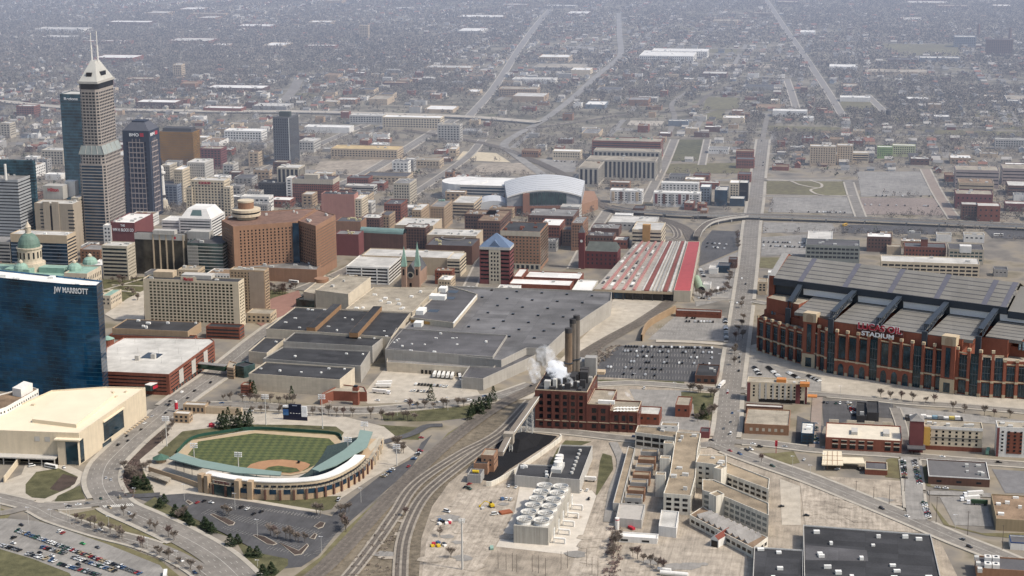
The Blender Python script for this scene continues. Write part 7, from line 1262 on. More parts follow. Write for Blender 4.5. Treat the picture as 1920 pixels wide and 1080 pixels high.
for tries in range(1500):
    if k >= 60: break
    x = 1100+3600*rd.random(); y = -880+(rd.random()-.5)*(x+2300)*.6+(x+2192)*.19; w, d = rd.uniform(30, 90), rd.uniform(40, 150); h = rd.choice((6, 7, 9)); q = try_block(x, y, w, d, h)
    if not q: continue
    P, px, py = q
    if k % 3 == 0: mb = MB(); mb.poly(P, .06); structure(mb.build('field', rd.choice((G_dry, G_grav, G_lot)))); occ_poly(P, 2)
    else: rm, rn = rd.choice(roofs[:2]+roofs[3:4]); wm, wn_ = rd.choice(walls); building('warehouse', uniq(f'{rn} {wn_} far warehouse', px, py, ('wide' if d > w else 'deep', 'small', 'low')), P, h, wm, rm, group='pale warehouses scattered through the far neighbourhoods'); occ_poly(P, 6)
    k += 1
# far streets --------------------------------------------------------------------
STR = MB(); sx = [(700+118*i) for i in range(34)]; sy = [(-2600+142*i) for i in range(34)]
for x in sx:
    for k in range(len(sy)-1):
        if rd.random() < .55 and not occ(x, (sy[k]+sy[k+1])/2) and not (-650 < sy[k] < 0 and x < 1900): STR.quad((x-5, sy[k], .03), (x+5, sy[k], .03), (x+5, sy[k+1], .03), (x-5, sy[k+1], .03))
for y in sy:
    for k in range(len(sx)-1):
        if rd.random() < .6 and not occ((sx[k]+sx[k+1])/2, y): STR.quad((sx[k], y-5.5, .034), (sx[k+1], y-5.5, .034), (sx[k+1], y+5.5, .034), (sx[k], y+5.5, .034))
structure(STR.build('streets', mat('street_grey', (.23, .215, .195), var=.15)))
# ================================================================ houses
HW = [mat('siding_white', (.6, .58, .54)), mat('siding_cream', (.46, .42, .34)), mat('siding_blue', (.26, .3, .34)), W_brick]; HN = ['white', 'cream', 'blue-grey', 'brick']
HR = [mat('shingle_grey', (.2, .195, .19)), mat('shingle_dark', (.08, .08, .085)), mat('shingle_brown', (.2, .15, .11)), mat('shingle_pale', (.38, .36, .33)), mat('shingle_red', (.24, .12, .09))]; RN = ['grey', 'dark', 'brown', 'pale', 'red']
def house_geo(hw, hd, hh, rh):
    w = [(-hw, -hd, 0), (hw, -hd, 0), (hw, hd, 0), (-hw, hd, 0), (-hw, -hd, hh), (hw, -hd, hh), (hw, hd, hh), (-hw, hd, hh), (-hw, 0, hh+rh), (hw, 0, hh+rh)]
    return w, [(0, 1, 5, 4), (2, 3, 7, 6), (1, 2, 6, 9, 5), (3, 0, 4, 8, 7)], [(-hw-.5, -hd-.6, hh-.3), (hw+.5, -hd-.6, hh-.3), (hw+.5, 0, hh+rh+.12), (-hw-.5, 0, hh+rh+.12), (-hw-.5, hd+.6, hh-.3), (hw+.5, hd+.6, hh-.3)], [(0, 1, 2, 3), (3, 2, 5, 4)]
HM = {}
def house_mesh(v, a, r):
    k = (v, a, r)
    if k not in HM:
        w, wf, q, qf = house_geo(*((6.5, 4.2, 4.6, 3), (5.5, 4, 3.2, 2.6), (7.5, 4.6, 5.6, 3.2))[v]); m1 = bpy.data.meshes.new('house_wall'); m1.from_pydata(w, [], wf); m1.materials.append(HW[a]); m2 = bpy.data.meshes.new('house_roof'); m2.from_pydata(q, [], qf); m2.materials.append(HR[r]); HM[k] = (m1, m2)
    return HM[k]
spots = []
for iy, y in enumerate(sy):
    for x in np.arange(560, 4600, 15.5):
        for s_ in (-1, 1):
            yy = y+s_*20+rd.uniform(-2, 2); xx = x+rd.uniform(-2, 2)
            if (-560 < yy < 120 and xx < 1500) and rd.random() < .85: continue
            if rd.random() < .5 or occ(xx, yy): continue
            if math.sin(xx/410+2*math.sin(yy/530)+.6)+math.sin(yy/370+1.3*math.sin(xx/610)) > rd.uniform(-.6, 2.2): continue
            px, py = pj((xx, yy, 0))
            if -20 < px < 1940 and py > -12: spots.append((xx, yy, px, py))
for y in sy:
    for x in np.arange(560, 3400, 15.5):
        for s_ in (52, 90):
            yy = y+s_+rd.uniform(-3, 3); xx = x+rd.uniform(-3, 3)
            if (-560 < yy < 120 and xx < 1500) or rd.random() < .7 or occ(xx, yy): continue
            if math.sin(xx/410+2*math.sin(yy/530)+.6)+math.sin(yy/370+1.3*math.sin(xx/610)) > rd.uniform(-.6, 2.2): continue
            px, py = pj((xx, yy, 0))
            if -20 < px < 1940 and py > -12: spots.append((xx, yy, px, py))
spots.sort(key=lambda s: s[0]); HSW = [MB() for _ in HW]; HSR = [MB() for _ in HR]
for i, (x, y, px, py) in enumerate(spots):
    v, a, r = rd.choice((0, 0, 1, 2)), rd.choice((0, 0, 0, 1, 1, 2, 3)), rd.choice((0, 0, 1, 2, 3, 3, 4)); rot = rd.choice((0, math.pi/2, math.pi/2))
    if i < 300:
        t = bpy.data.objects.new('house', None); COL.objects.link(t); t.location = (x, y, 0); t.rotation_euler.z = rot
        t['label'] = uniq(f'{RN[r]}-roofed {HN[a]} house', px, py, ('small' if v == 1 else 'large' if v == 2 else 'plain', 'gable-fronted' if rot == 0 else 'side-gabled', 'shaded', 'detached', 'narrow')); t['category'] = 'house'; t['group'] = 'houses in the far neighbourhoods'
        for nm, me in zip(('wall', 'roof'), house_mesh(v, a, r)): o = bpy.data.objects.new(nm, me); COL.objects.link(o); o.parent = t
    else:
        w, wf, q, qf = house_geo(*((6.5, 4.2, 4.6, 3), (5.5, 4, 3.2, 2.6), (7.5, 4.6, 5.6, 3.2))[v]); c, s = math.cos(rot), math.sin(rot); T_ = lambda P: [(x+p[0]*c-p[1]*s, y+p[0]*s+p[1]*c, p[2]) for p in P]
        HSW[a].add(T_(w), wf); HSR[r].add(T_(q), qf)
    i0, j0 = int((x-GX0)//CS), int((y-GY0)//CS)
    if 1 < i0 < NX-1 and 1 < j0 < NY-1: OCC[i0, j0] = True
hm = bpy.data.meshes.new('distant_houses'); vs = []; fs = []; mi = []
for k, m in enumerate(HSW+HSR):
    o_ = len(vs); vs += m.v; fs += [tuple(i+o_ for i in f) for f in m.f]; mi += [k]*len(m.f)
hm.from_pydata(vs, [], fs); [hm.materials.append(m) for m in HW+HR]; hm.polygons.foreach_set('material_index', mi); o = bpy.data.objects.new('distant_houses', hm); COL.objects.link(o); o['kind'] = 'stuff'; o['label'] = 'thousands of small distant houses among bare trees'
# ================================================================ trees
def leafmat(name, c1, c2, sc=.11):
    m = mat(name, c1, .9, .35, sc, .02, spec=.1, tint=c2); return m
M_twig = leafmat('bare_twigs', (.2, .165, .135), (.24, .2, .17)); M_twig2 = leafmat('far_bare_twigs', (.138, .119, .1), (.172, .152, .13), .03); M_bark = mat('bark', (.11, .09, .075), var=.25); M_fir = leafmat('fir_needles', (.018, .03, .016), (.035, .05, .026), .5); M_twr = leafmat('reddish_twigs', (.17, .115, .105), (.2, .15, .135))
def tri_twigs(rs, mb, p, d, L_, lev):
    q = p+d*L_; mb.bar(p, q, .05*L_**.6*(1.1 if lev > 1 else 1), .03*L_**.6, 3)
    if lev == 0:
        for k in range(5):
            e = (d+Vector((rs.uniform(-.9, .9), rs.uniform(-.9, .9), rs.uniform(-.3, .8)))).normalized()*rs.uniform(.8, 1.7); s_ = e.cross(Vector((rs.uniform(-1, 1), rs.uniform(-1, 1), rs.uniform(-1, 1)))).normalized()*.13; b = p.lerp(q, rs.uniform(.3, 1)); mb.add([b-s_, b+s_, b+e], [(0, 1, 2)])
        return
    for k in range(4 if lev > 1 else 3):
        e = (d*.8+Vector((rs.uniform(-.9, .9), rs.uniform(-.9, .9), rs.uniform(-.1, .7)))).normalized(); tri_twigs(rs, mb, p.lerp(q, rs.uniform(.45, 1)), e, L_*rs.uniform(.55, .78), lev-1)
TV = []
for k in range(5):
    rs = random.Random(50+k); tb = MB(); hgt = 1.; tb.bar((0, 0, 0), (0, 0, 3.2), .22, .15, 6); mt = bpy.data.meshes.new('trunk'); mt.from_pydata(tb.v, [], tb.f); mt.materials.append(M_bark)
    cb_ = MB()
    for j in range(8): a = j*.79+rs.random(); tri_twigs(rs, cb_, Vector((0, 0, rs.uniform(2.2, 3.4))), Vector((math.cos(a)*rs.uniform(.3, .8), math.sin(a)*rs.uniform(.3, .8), 1)).normalized(), rs.uniform(2, 2.9), 2)
    mc = bpy.data.meshes.new('crown'); mc.from_pydata(cb_.v, [], cb_.f); mc.materials.append(M_twr if k in (1,) else M_twig); TV.append((mt, mc))
FV = []
for k in range(3):
    rs = random.Random(80+k); tb = MB(); tb.bar((0, 0, 0), (0, 0, 2), .2, .18, 6); mt = bpy.data.meshes.new('trunk'); mt.from_pydata(tb.v, [], tb.f); mt.materials.append(M_bark); cb_ = MB()
    for j in range(520):
        z = .7+8.6*rs.random()**1.25; R_ = (1-(z-.7)/9)*2.9*(1+.28*math.sin(z*2.2+k)); a = rs.uniform(0, 6.28); r = R_*rs.uniform(.45, 1.05)**.6; c = Vector((r*math.cos(a), r*math.sin(a), z)); e = Vector((math.cos(a)+rs.uniform(-.7, .7), math.sin(a)+rs.uniform(-.7, .7), rs.uniform(-.5, .3))).normalized()*rs.uniform(.4, .8); s_ = e.cross(Vector((rs.uniform(-.3, .3), rs.uniform(-.3, .3), 1))).normalized()*rs.uniform(.25, .45); cb_.add([c-s_, c+s_, c+e+s_*.2, c+e-s_*.2], [(0, 1, 2, 3)])
    mc = bpy.data.meshes.new('crown'); mc.from_pydata(cb_.v, [], cb_.f); mc.materials.append(M_fir); FV.append((mt, mc))
ntree = [0]
def tree(p, s=1., fir=False, lab=None, k=None, group=None):
    k = rd.randrange(5) if k is None else k; mt, mc = (FV[k % 3] if fir else TV[k]); t = bpy.data.objects.new('pine_tree' if fir else 'bare_tree', None); COL.objects.link(t); t.location = (p[0], p[1], 0); t.rotation_euler.z = rd.uniform(0, 6.28); t.scale = (s*1.25, s*1.25, s*.8) if fir and 'bushy' in lab else (s, s, s*rd.uniform(.9, 1.15))
    for nm, me in (('trunk', mt), ('crown', mc)): o = bpy.data.objects.new(nm, me); COL.objects.link(o); o.parent = t
    px, py = pj(p); t['label'] = lab or uniq('dark evergreen tree' if fir else ('reddish leafless tree' if k == 1 else 'leafless grey-brown tree'), px, py, ('tall' if s > 1.05 else 'small', 'spreading', 'twiggy', 'young', 'slender')); t['category'] = 'tree'; t['group'] = group or ('dark evergreens' if fir else 'leafless trees near and around downtown'); ntree[0] += 1
for x, y in ((412, 800), (419, 793), (426, 803), (428, 787), (436, 798), (443, 802), (446, 788), (453, 799), (460, 795), (466, 800), (469, 790), (418, 804), (450, 805)): tree(g(x, y+2), rd.uniform(1.15, 1.45), True, 'dark conifer in the clump behind the outfield', group='clump of dark conifers behind the outfield')
for x, y in ((300, 948), (308, 940), (329, 965), (345, 966), (352, 974), (358, 982), (388, 990), (397, 996), (384, 985), (432, 1020), (446, 1016), (468, 1040), (482, 1040), (493, 1080), (509, 1072), (259, 912), (270, 905), (277, 914), (252, 908)): tree(g(x, y+3), rd.uniform(.95, 1.3), True, 'bushy pine on the grass verge round the ballpark car park', group='pines along the ballpark car park verge')
for x, y in ((884, 778), (893, 774), (899, 770), (906, 766), (912, 764), (918, 758), (925, 752), (888, 770), (903, 776), (915, 768), (476, 742), (470, 738), (547, 748), (1316, 778), (1319, 785), (880, 787), (808, 751)): tree(g(x, y), rd.uniform(1., 1.5), True, 'dark evergreen near the tracks and convention road', group='evergreens between the tracks and the convention road')
lines = [((330, 795), (300, 835), 5), ((372, 772), (395, 764), 3), ((420, 772), (668, 782), 16), ((412, 752), (560, 760), 10), ((690, 785), (790, 790), 7), ((760, 770), (880, 762), 8), ((232, 880), (262, 905), 8), ((240, 900), (290, 870), 7), ((135, 975), (240, 1015), 8), ((250, 1020), (380, 1080), 8), ((225, 965), (340, 1020), 6), ((415, 960), (435, 972), 3), ((500, 1005), (575, 1020), 8), ((640, 965), (655, 960), 3), ((735, 835), (760, 850), 8), ((640, 980), (650, 1000), 4), ((530, 938), (600, 945), 6), ((590, 960), (604, 972), 2), ((330, 975), (345, 970), 2), ((225, 535), (262, 568), 7), ((205, 530), (260, 530), 6), ((480, 530), (540, 555), 9), ((505, 555), (560, 540), 8), ((1325, 560), (1370, 545), 9), ((1305, 552), (1330, 562), 6), ((1362, 545), (1376, 500), 8), ((1290, 735), (1320, 738), 5), ((1310, 790), (1345, 775), 8), ((1330, 745), (1345, 745), 3), ((1260, 450), (1300, 435), 0), ((1380, 445), (1385, 470), 6), ((1428, 862), (1430, 870), 1), ((1605, 820), (1680, 850), 0), ((1250, 1075), (1180, 1040), 6), ((1160, 1010), (1148, 1050), 7), ((825, 1000), (850, 1060), 2), ((755, 975), (762, 960), 1), ((1395, 640), (1392, 560), 5), ((1384, 620), (1376, 690), 5), ((1640, 745), (1760, 760), 6), ((1780, 770), (1900, 785), 5), ((700, 345), (745, 320), 12), ((745, 345), (790, 330), 8), ((850, 325), (870, 345), 6), ((830, 300), (880, 312), 6), ((1280, 322), (1400, 322), 14), ((1450, 300), (1540, 320), 14), ((1445, 270), (1510, 300), 12), ((1620, 262), (1640, 300), 8), ((1100, 322), (1140, 335), 4), ((1180, 545), (1200, 538), 0), ((1815, 1030), (1800, 1055), 3), ((1785, 405), (1800, 340), 10)]
for a, b, n_ in lines:
    for i in range(n_):
        t = (i+rd.uniform(.2, .8))/n_; p = g(a[0]+(b[0]-a[0])*t+rd.uniform(-3, 3), a[1]+(b[1]-a[1])*t+rd.uniform(-1.2, 1.2)); i0, j0 = int((p.x-GX0)//CS), int((p.y-GY0)//CS)
        if ntree[0] < 300 and not BUILT[i0, j0]: tree(p, rd.uniform(.8, 1.2))
# the endless winter woods beyond: one mass
TX = []; 
N_ = 150000; u = RNG.random(N_); X_ = 60+5170*u**1.35; Y_ = -880+(RNG.random(N_)-.5)*(X_+2300)*.66+ (X_+2192)*.19
lo_ = np.sin(X_/410+2*np.sin(Y_/530)+.6)+np.sin(Y_/370+1.3*np.sin(X_/610))
ph_ = .9*lo_+.6*np.sin(X_/97+1.3*np.sin(Y_/140))+np.sin(Y_/83+1.7*np.sin(X_/190))+.7*np.sin((X_+Y_)/47)
ii, jj = ((X_-GX0)//CS).astype(int), ((Y_-GY0)//CS).astype(int); ok = (ii >= 0) & (ii < NX) & (jj >= 0) & (jj < NY); free = np.ones(N_, bool); free[ok] = ~OCC[ii[ok], jj[ok]]
dens = np.where((X_ < 1350) & (Y_ > -700) & (Y_ < 350), .34, np.where(X_ < 700, .4, 1.15)); keep = free & (RNG.random(N_) < dens*(.66+.24*ph_))
X_, Y_ = X_[keep], Y_[keep]
def crowds(X_, Y_, nq, name, m, r0, hm_, lab, flat=1.):
    n_ = len(X_); R_ = r0*(.7+.65*RNG.random(n_)); Hh = hm_*(.7+.6*RNG.random(n_)); c = np.repeat(np.stack([X_, Y_, Hh*.58], 1), nq, 0); Rr = np.repeat(R_, nq); Hr = np.repeat(Hh, nq); M_ = n_*nq
    d = RNG.normal(size=(M_, 3)); d /= np.linalg.norm(d, axis=1)[:, None]; rad = RNG.random(M_)**.4; pos = c+d*np.stack([Rr*rad, Rr*rad, Hr*.42*rad], 1)
    a = RNG.normal(size=(M_, 3)); a /= np.linalg.norm(a, axis=1)[:, None]; b = np.cross(a, RNG.normal(size=(M_, 3))); b /= np.linalg.norm(b, axis=1)[:, None]; sz = (Rr*(.3+.35*RNG.random(M_)))[:, None]*flat; a = a*sz; b = b*sz*.6
    V = np.stack([pos-a*.9-b*.2, pos+b, pos+a, pos-b*.8], 1).reshape(-1, 3).astype(np.float32); V[:, 2] = np.maximum(V[:, 2], .2)
    me = bpy.data.meshes.new(name); me.vertices.add(len(V)); me.vertices.foreach_set('co', V.ravel()); me.loops.add(len(V)); me.loops.foreach_set('vertex_index', np.arange(len(V), dtype=np.int32)); me.polygons.add(M_); me.polygons.foreach_set('loop_start', np.arange(0, len(V), 4, dtype=np.int32)); me.polygons.foreach_set('loop_total', np.full(M_, 4, dtype=np.int32)); me.update(); me.validate(); me.materials.append(m)
    o = bpy.data.objects.new(name, me); COL.objects.link(o); o['kind'] = 'stuff'; o['label'] = lab; return o
nr = (X_ < 1900) & (X_ >= 1050); n0 = X_ < 1050; ev = RNG.random(len(X_)) < .035
crowds(X_[nr & ~ev], Y_[nr & ~ev], 15, 'winter_woods', M_twig2, 4, 10.5, 'mass of leafless street trees in the nearer neighbourhoods', .8); crowds(X_[n0 & ~ev], Y_[n0 & ~ev], 30, 'street_trees', leafmat('mid_bare_twigs', (.15, .13, .115), (.185, .165, .148), .05), 3.4, 9, 'mass of leafless trees in the streets and lots just east of downtown', .5); crowds(X_[~nr & ~n0 & ~ev], Y_[~nr & ~n0 & ~ev], 6, 'distant_woods', M_twig2, 5.6, 12, 'hazy mass of leafless trees toward the horizon'); crowds(X_[ev], Y_[ev], 14, 'scattered_evergreens', leafmat('far_fir', (.04, .055, .04), (.06, .075, .05)), 3, 9, 'scattered dark evergreens among the bare trees')
n2 = 26000; X2 = 5000+9000*RNG.random(n2)**1.3; Y2 = -880+(RNG.random(n2)-.5)*(X2+2300)*.66+(X2+2192)*.19; crowds(X2, Y2, 5, 'horizon_woods', M_twig2, 11, 13, 'hazy far woodland at the top of the view')
# shrubs and rough growth
def scrub(pts, n_, name, m, r0, hh, lab):
    P = [xy(g(*p)) for p in pts]; xs = [p[0] for p in P]; ys = [p[1] for p in P]; A_ = []
    while len(A_) < n_:
        q = (rd.uniform(min(xs), max(xs)), rd.uniform(min(ys), max(ys)))
        if inside(q, P): A_.append(q)
    crowds(np.array([a[0] for a in A_]), np.array([a[1] for a in A_]), 20, name, m, r0, hh, lab, .7)
scrub([(640, 1090), (700, 1000), (745, 960), (752, 1000), (745, 1090)], 90, 'trackside_scrub', M_twig, 1.2, 1.6, 'dry brown scrub between the rail tracks'); scrub([(225, 930), (228, 870), (262, 855), (262, 900), (250, 935)], 70, 'bank_shrubs', M_twr, 1.2, 1.4, 'bare shrubs on bank beside the boulevard'); scrub([(140, 975), (240, 1010), (395, 1085), (370, 1085), (230, 1020), (130, 985)], 120, 'verge_shrubs', M_twig, .9, 1, 'shrubs along the boulevard verge'); scrub([(1145, 985), (1160, 985), (1165, 1090), (1130, 1090)], 90, 'yard_scrub', M_twr, 1.6, 2, 'tangled scrub along the factory yard fence'); scrub([(1120, 655), (1165, 648), (1150, 665), (1115, 690)], 60, 'corner_scrub', M_twig, 1.6, 2, 'scrub beside the black car park')
# ================================================================ vehicles
CC = {'white': (.72, .72, .7), 'black': (.015, .015, .017), 'silver': (.42, .43, .44), 'grey': (.13, .135, .14), 'red': (.28, .03, .03), 'blue': (.05, .1, .2), 'dark green': (.03, .07, .05), 'tan': (.33, .27, .18), 'yellow': (.6, .45, .05), 'green': (.05, .3, .1)}
CM = {k: mat('car_paint_'+k.replace(' ', '_'), v, .3, .03, spec=.6) for k, v in CC.items()}; CB = {}
def car_meshes(col, v):
    k = (col, v)
    if k not in CB:
        L_, w, h0, h1, c0, c1 = ((4.6, .9, .92, 1.48, -.95, 1.45), (4.9, .96, 1.1, 1.85, -.75, 2.3), (5.6, 1., 1.2, 2.3, -1.7, 2.7))[v]
        mb = MB(); pr = [(-L_/2, .35), (-L_/2, h0*.72), (-L_/2+.3, h0*.86), (c0, h0), (c1, h0), (L_/2-.1, h0*.9), (L_/2, .4)]; n_ = len(pr)
        mb.add([(x, s*(w if z < h0*.8 else w*.93), z) for s in (-1, 1) for x, z in pr], [tuple(range(n_)), tuple(range(2*n_-1, n_-1, -1))]+[(i, n_+i, n_+(i+1) % n_, (i+1) % n_) for i in range(n_)])
        x0, x1 = c0+.75, c1-(.55 if v == 0 else .2); mb.prism([(x0, -w*.74), (x1, -w*.74), (x1, w*.74), (x0, w*.74)], h1-.06, h1+.03, True, True); me = bpy.data.meshes.new('car_body'); me.from_pydata(mb.v, [], mb.f); me.materials.append(CM[col])
        gb = MB(); gb.frustum([(c0, -w*.9), (c1, -w*.9), (c1, w*.9), (c0, w*.9)], h0-.02, [(x0, -w*.76), (x1, -w*.76), (x1, w*.76), (x0, w*.76)], h1-.05); mg = bpy.data.meshes.new('cabin_glass'); mg.from_pydata(gb.v, [], gb.f); mg.materials.append(GLW); CB[k] = (me, mg, L_, w)
    return CB[k]
wb_ = MB(); wb_.bar((0, -.11, .33), (0, .11, .33), .33, n=10); MW = bpy.data.meshes.new('wheel'); MW.from_pydata(wb_.v, [], wb_.f); MW.materials.append(mat('tyre', (.02, .02, .02)))
CARS = []; ZL = .62
def put(p, ang, place, col=None, v=None):
    CARS.append((cdist(p), p, ang, place, col or rd.choice(('white', 'white', 'black', 'black', 'silver', 'silver', 'grey', 'grey', 'red', 'blue', 'dark green', 'tan')), rd.choice((0, 0, 1)) if v is None else v))
def row(a, b, prob, place, turn=90, pitch=2.8):
    A_, B_ = g(*a).to_2d(), g(*b).to_2d(); d = B_-A_; n_ = int(d.length/pitch); an = math.atan2(d.y, d.x)+math.radians(turn)
    for i in range(n_+1):
        if rd.random() < prob: p = A_+d*(i/max(1, n_)); put((p.x, p.y), an+rd.choice((0, math.pi))+rd.uniform(-.04, .04), place)
for a, b, pr, pl in (((33, 997), (262, 1077), .97, 'long front row of the lower left car park'), ((-10, 1020), (42, 1035), .95, 'left row of the lower left car park'), ((81, 1028), (121, 1039), .95, 'short middle row of the lower left car park'), ((133, 1045), (215, 1072), .95, 'right middle row of the lower left car park'), ((52, 1040), (102, 1054), .95, 'second row from the lower left lawn'), ((112, 1059), (185, 1080), .95, 'row nearest the lower left lawn'), ((780, 722), (838, 726), .95, 'upper row of the convention loading yard'), ((772, 734), (808, 736), .7, 'lower row of the convention loading yard'), ((1168, 651), (1335, 654), .75, 'top row of the black car park'), ((1172, 660), (1335, 663), .5, 'second row of the black car park'), ((1168, 669), (1335, 673), .3, 'third row of the black car park'), ((1150, 679), (1330, 684), .4, 'fourth row of the black car park'), ((1140, 690), (1285, 696), .35, 'fifth row of the black car park'), ((1135, 701), (1280, 708), .18, 'bottom row of the black car park'), ((1288, 597), (1303, 598), .9, 'upper cluster of the open grey car park'), ((1287, 604), (1337, 605), .6, 'middle row of the open grey car park'), ((1360, 597), (1362, 640), .6, 'side row of the open grey car park'), ((1414, 690), (1424, 704), .9, 'left column of the stadium forecourt car park'), ((1440, 690), (1461, 708), .9, 'middle column of the stadium forecourt car park'), ((1478, 700), (1496, 710), .8, 'right column of the stadium forecourt car park'), ((1516, 706), (1536, 716), .7, 'far right column of the stadium forecourt car park'), ((1693, 866), (1696, 898), .95, 'left kerb of the lane right of petrol station'), ((1714, 866), (1725, 909), .95, 'right kerb of the lane right of petrol station'), ((1733, 945), (1741, 971), .9, 'lower kerb row by the truck yard'), ((1545, 756), (1575, 758), .5, 'dark stadium-side car park'), ((1592, 757), (1602, 780), .8, 'edge column of the dark stadium-side car park'), ((1327, 457), (1366, 460), .6, 'car park behind the train shed'), ((1325, 464), (1366, 468), .6, 'rear car park behind the train shed'), ((1432, 455), (1508, 457), .6, 'lot before the grey banded office'), ((1432, 462), (1508, 465), .7, 'second lot row before the grey banded office'), ((1312, 505), (1320, 520), .7, 'station-side car park'), ((1305, 560), (1340, 563), .5, 'trees beside the train shed'), ((775, 862), (790, 845), .6, 'curved driveway right of ballpark'), ((715, 897), (735, 882), .6, 'driveway edge beside ballpark'), ((1529, 790), (1531, 835), .5, 'brick lane beside the cream-decked garage'), ((1495, 790), (1525, 792), .5, 'small lot beside the brown brick warehouse'), ((858, 925), (880, 918), .5, 'gravel yard by the coal crusher'), ((1500, 398), (1600, 400), .4, 'lower edge of the park lot'), ((1620, 368), (1750, 369), .15, 'big grey car park'), ((1622, 385), (1760, 388), .25, 'brick-toned lot'), ((440, 320), (500, 316), .4, 'downtown lot left of the slab tower'), ((1040, 303), (1082, 305), .6, 'lot left of the columned campus')): row(a, b, pr, pl)
def one(x, y, tx, ty, place, col=None, v=None): a = g(x, y); b = g(tx, ty); put((a.x, a.y), math.atan2(b.y-a.y, b.x-a.x)+math.pi, place, col, v)
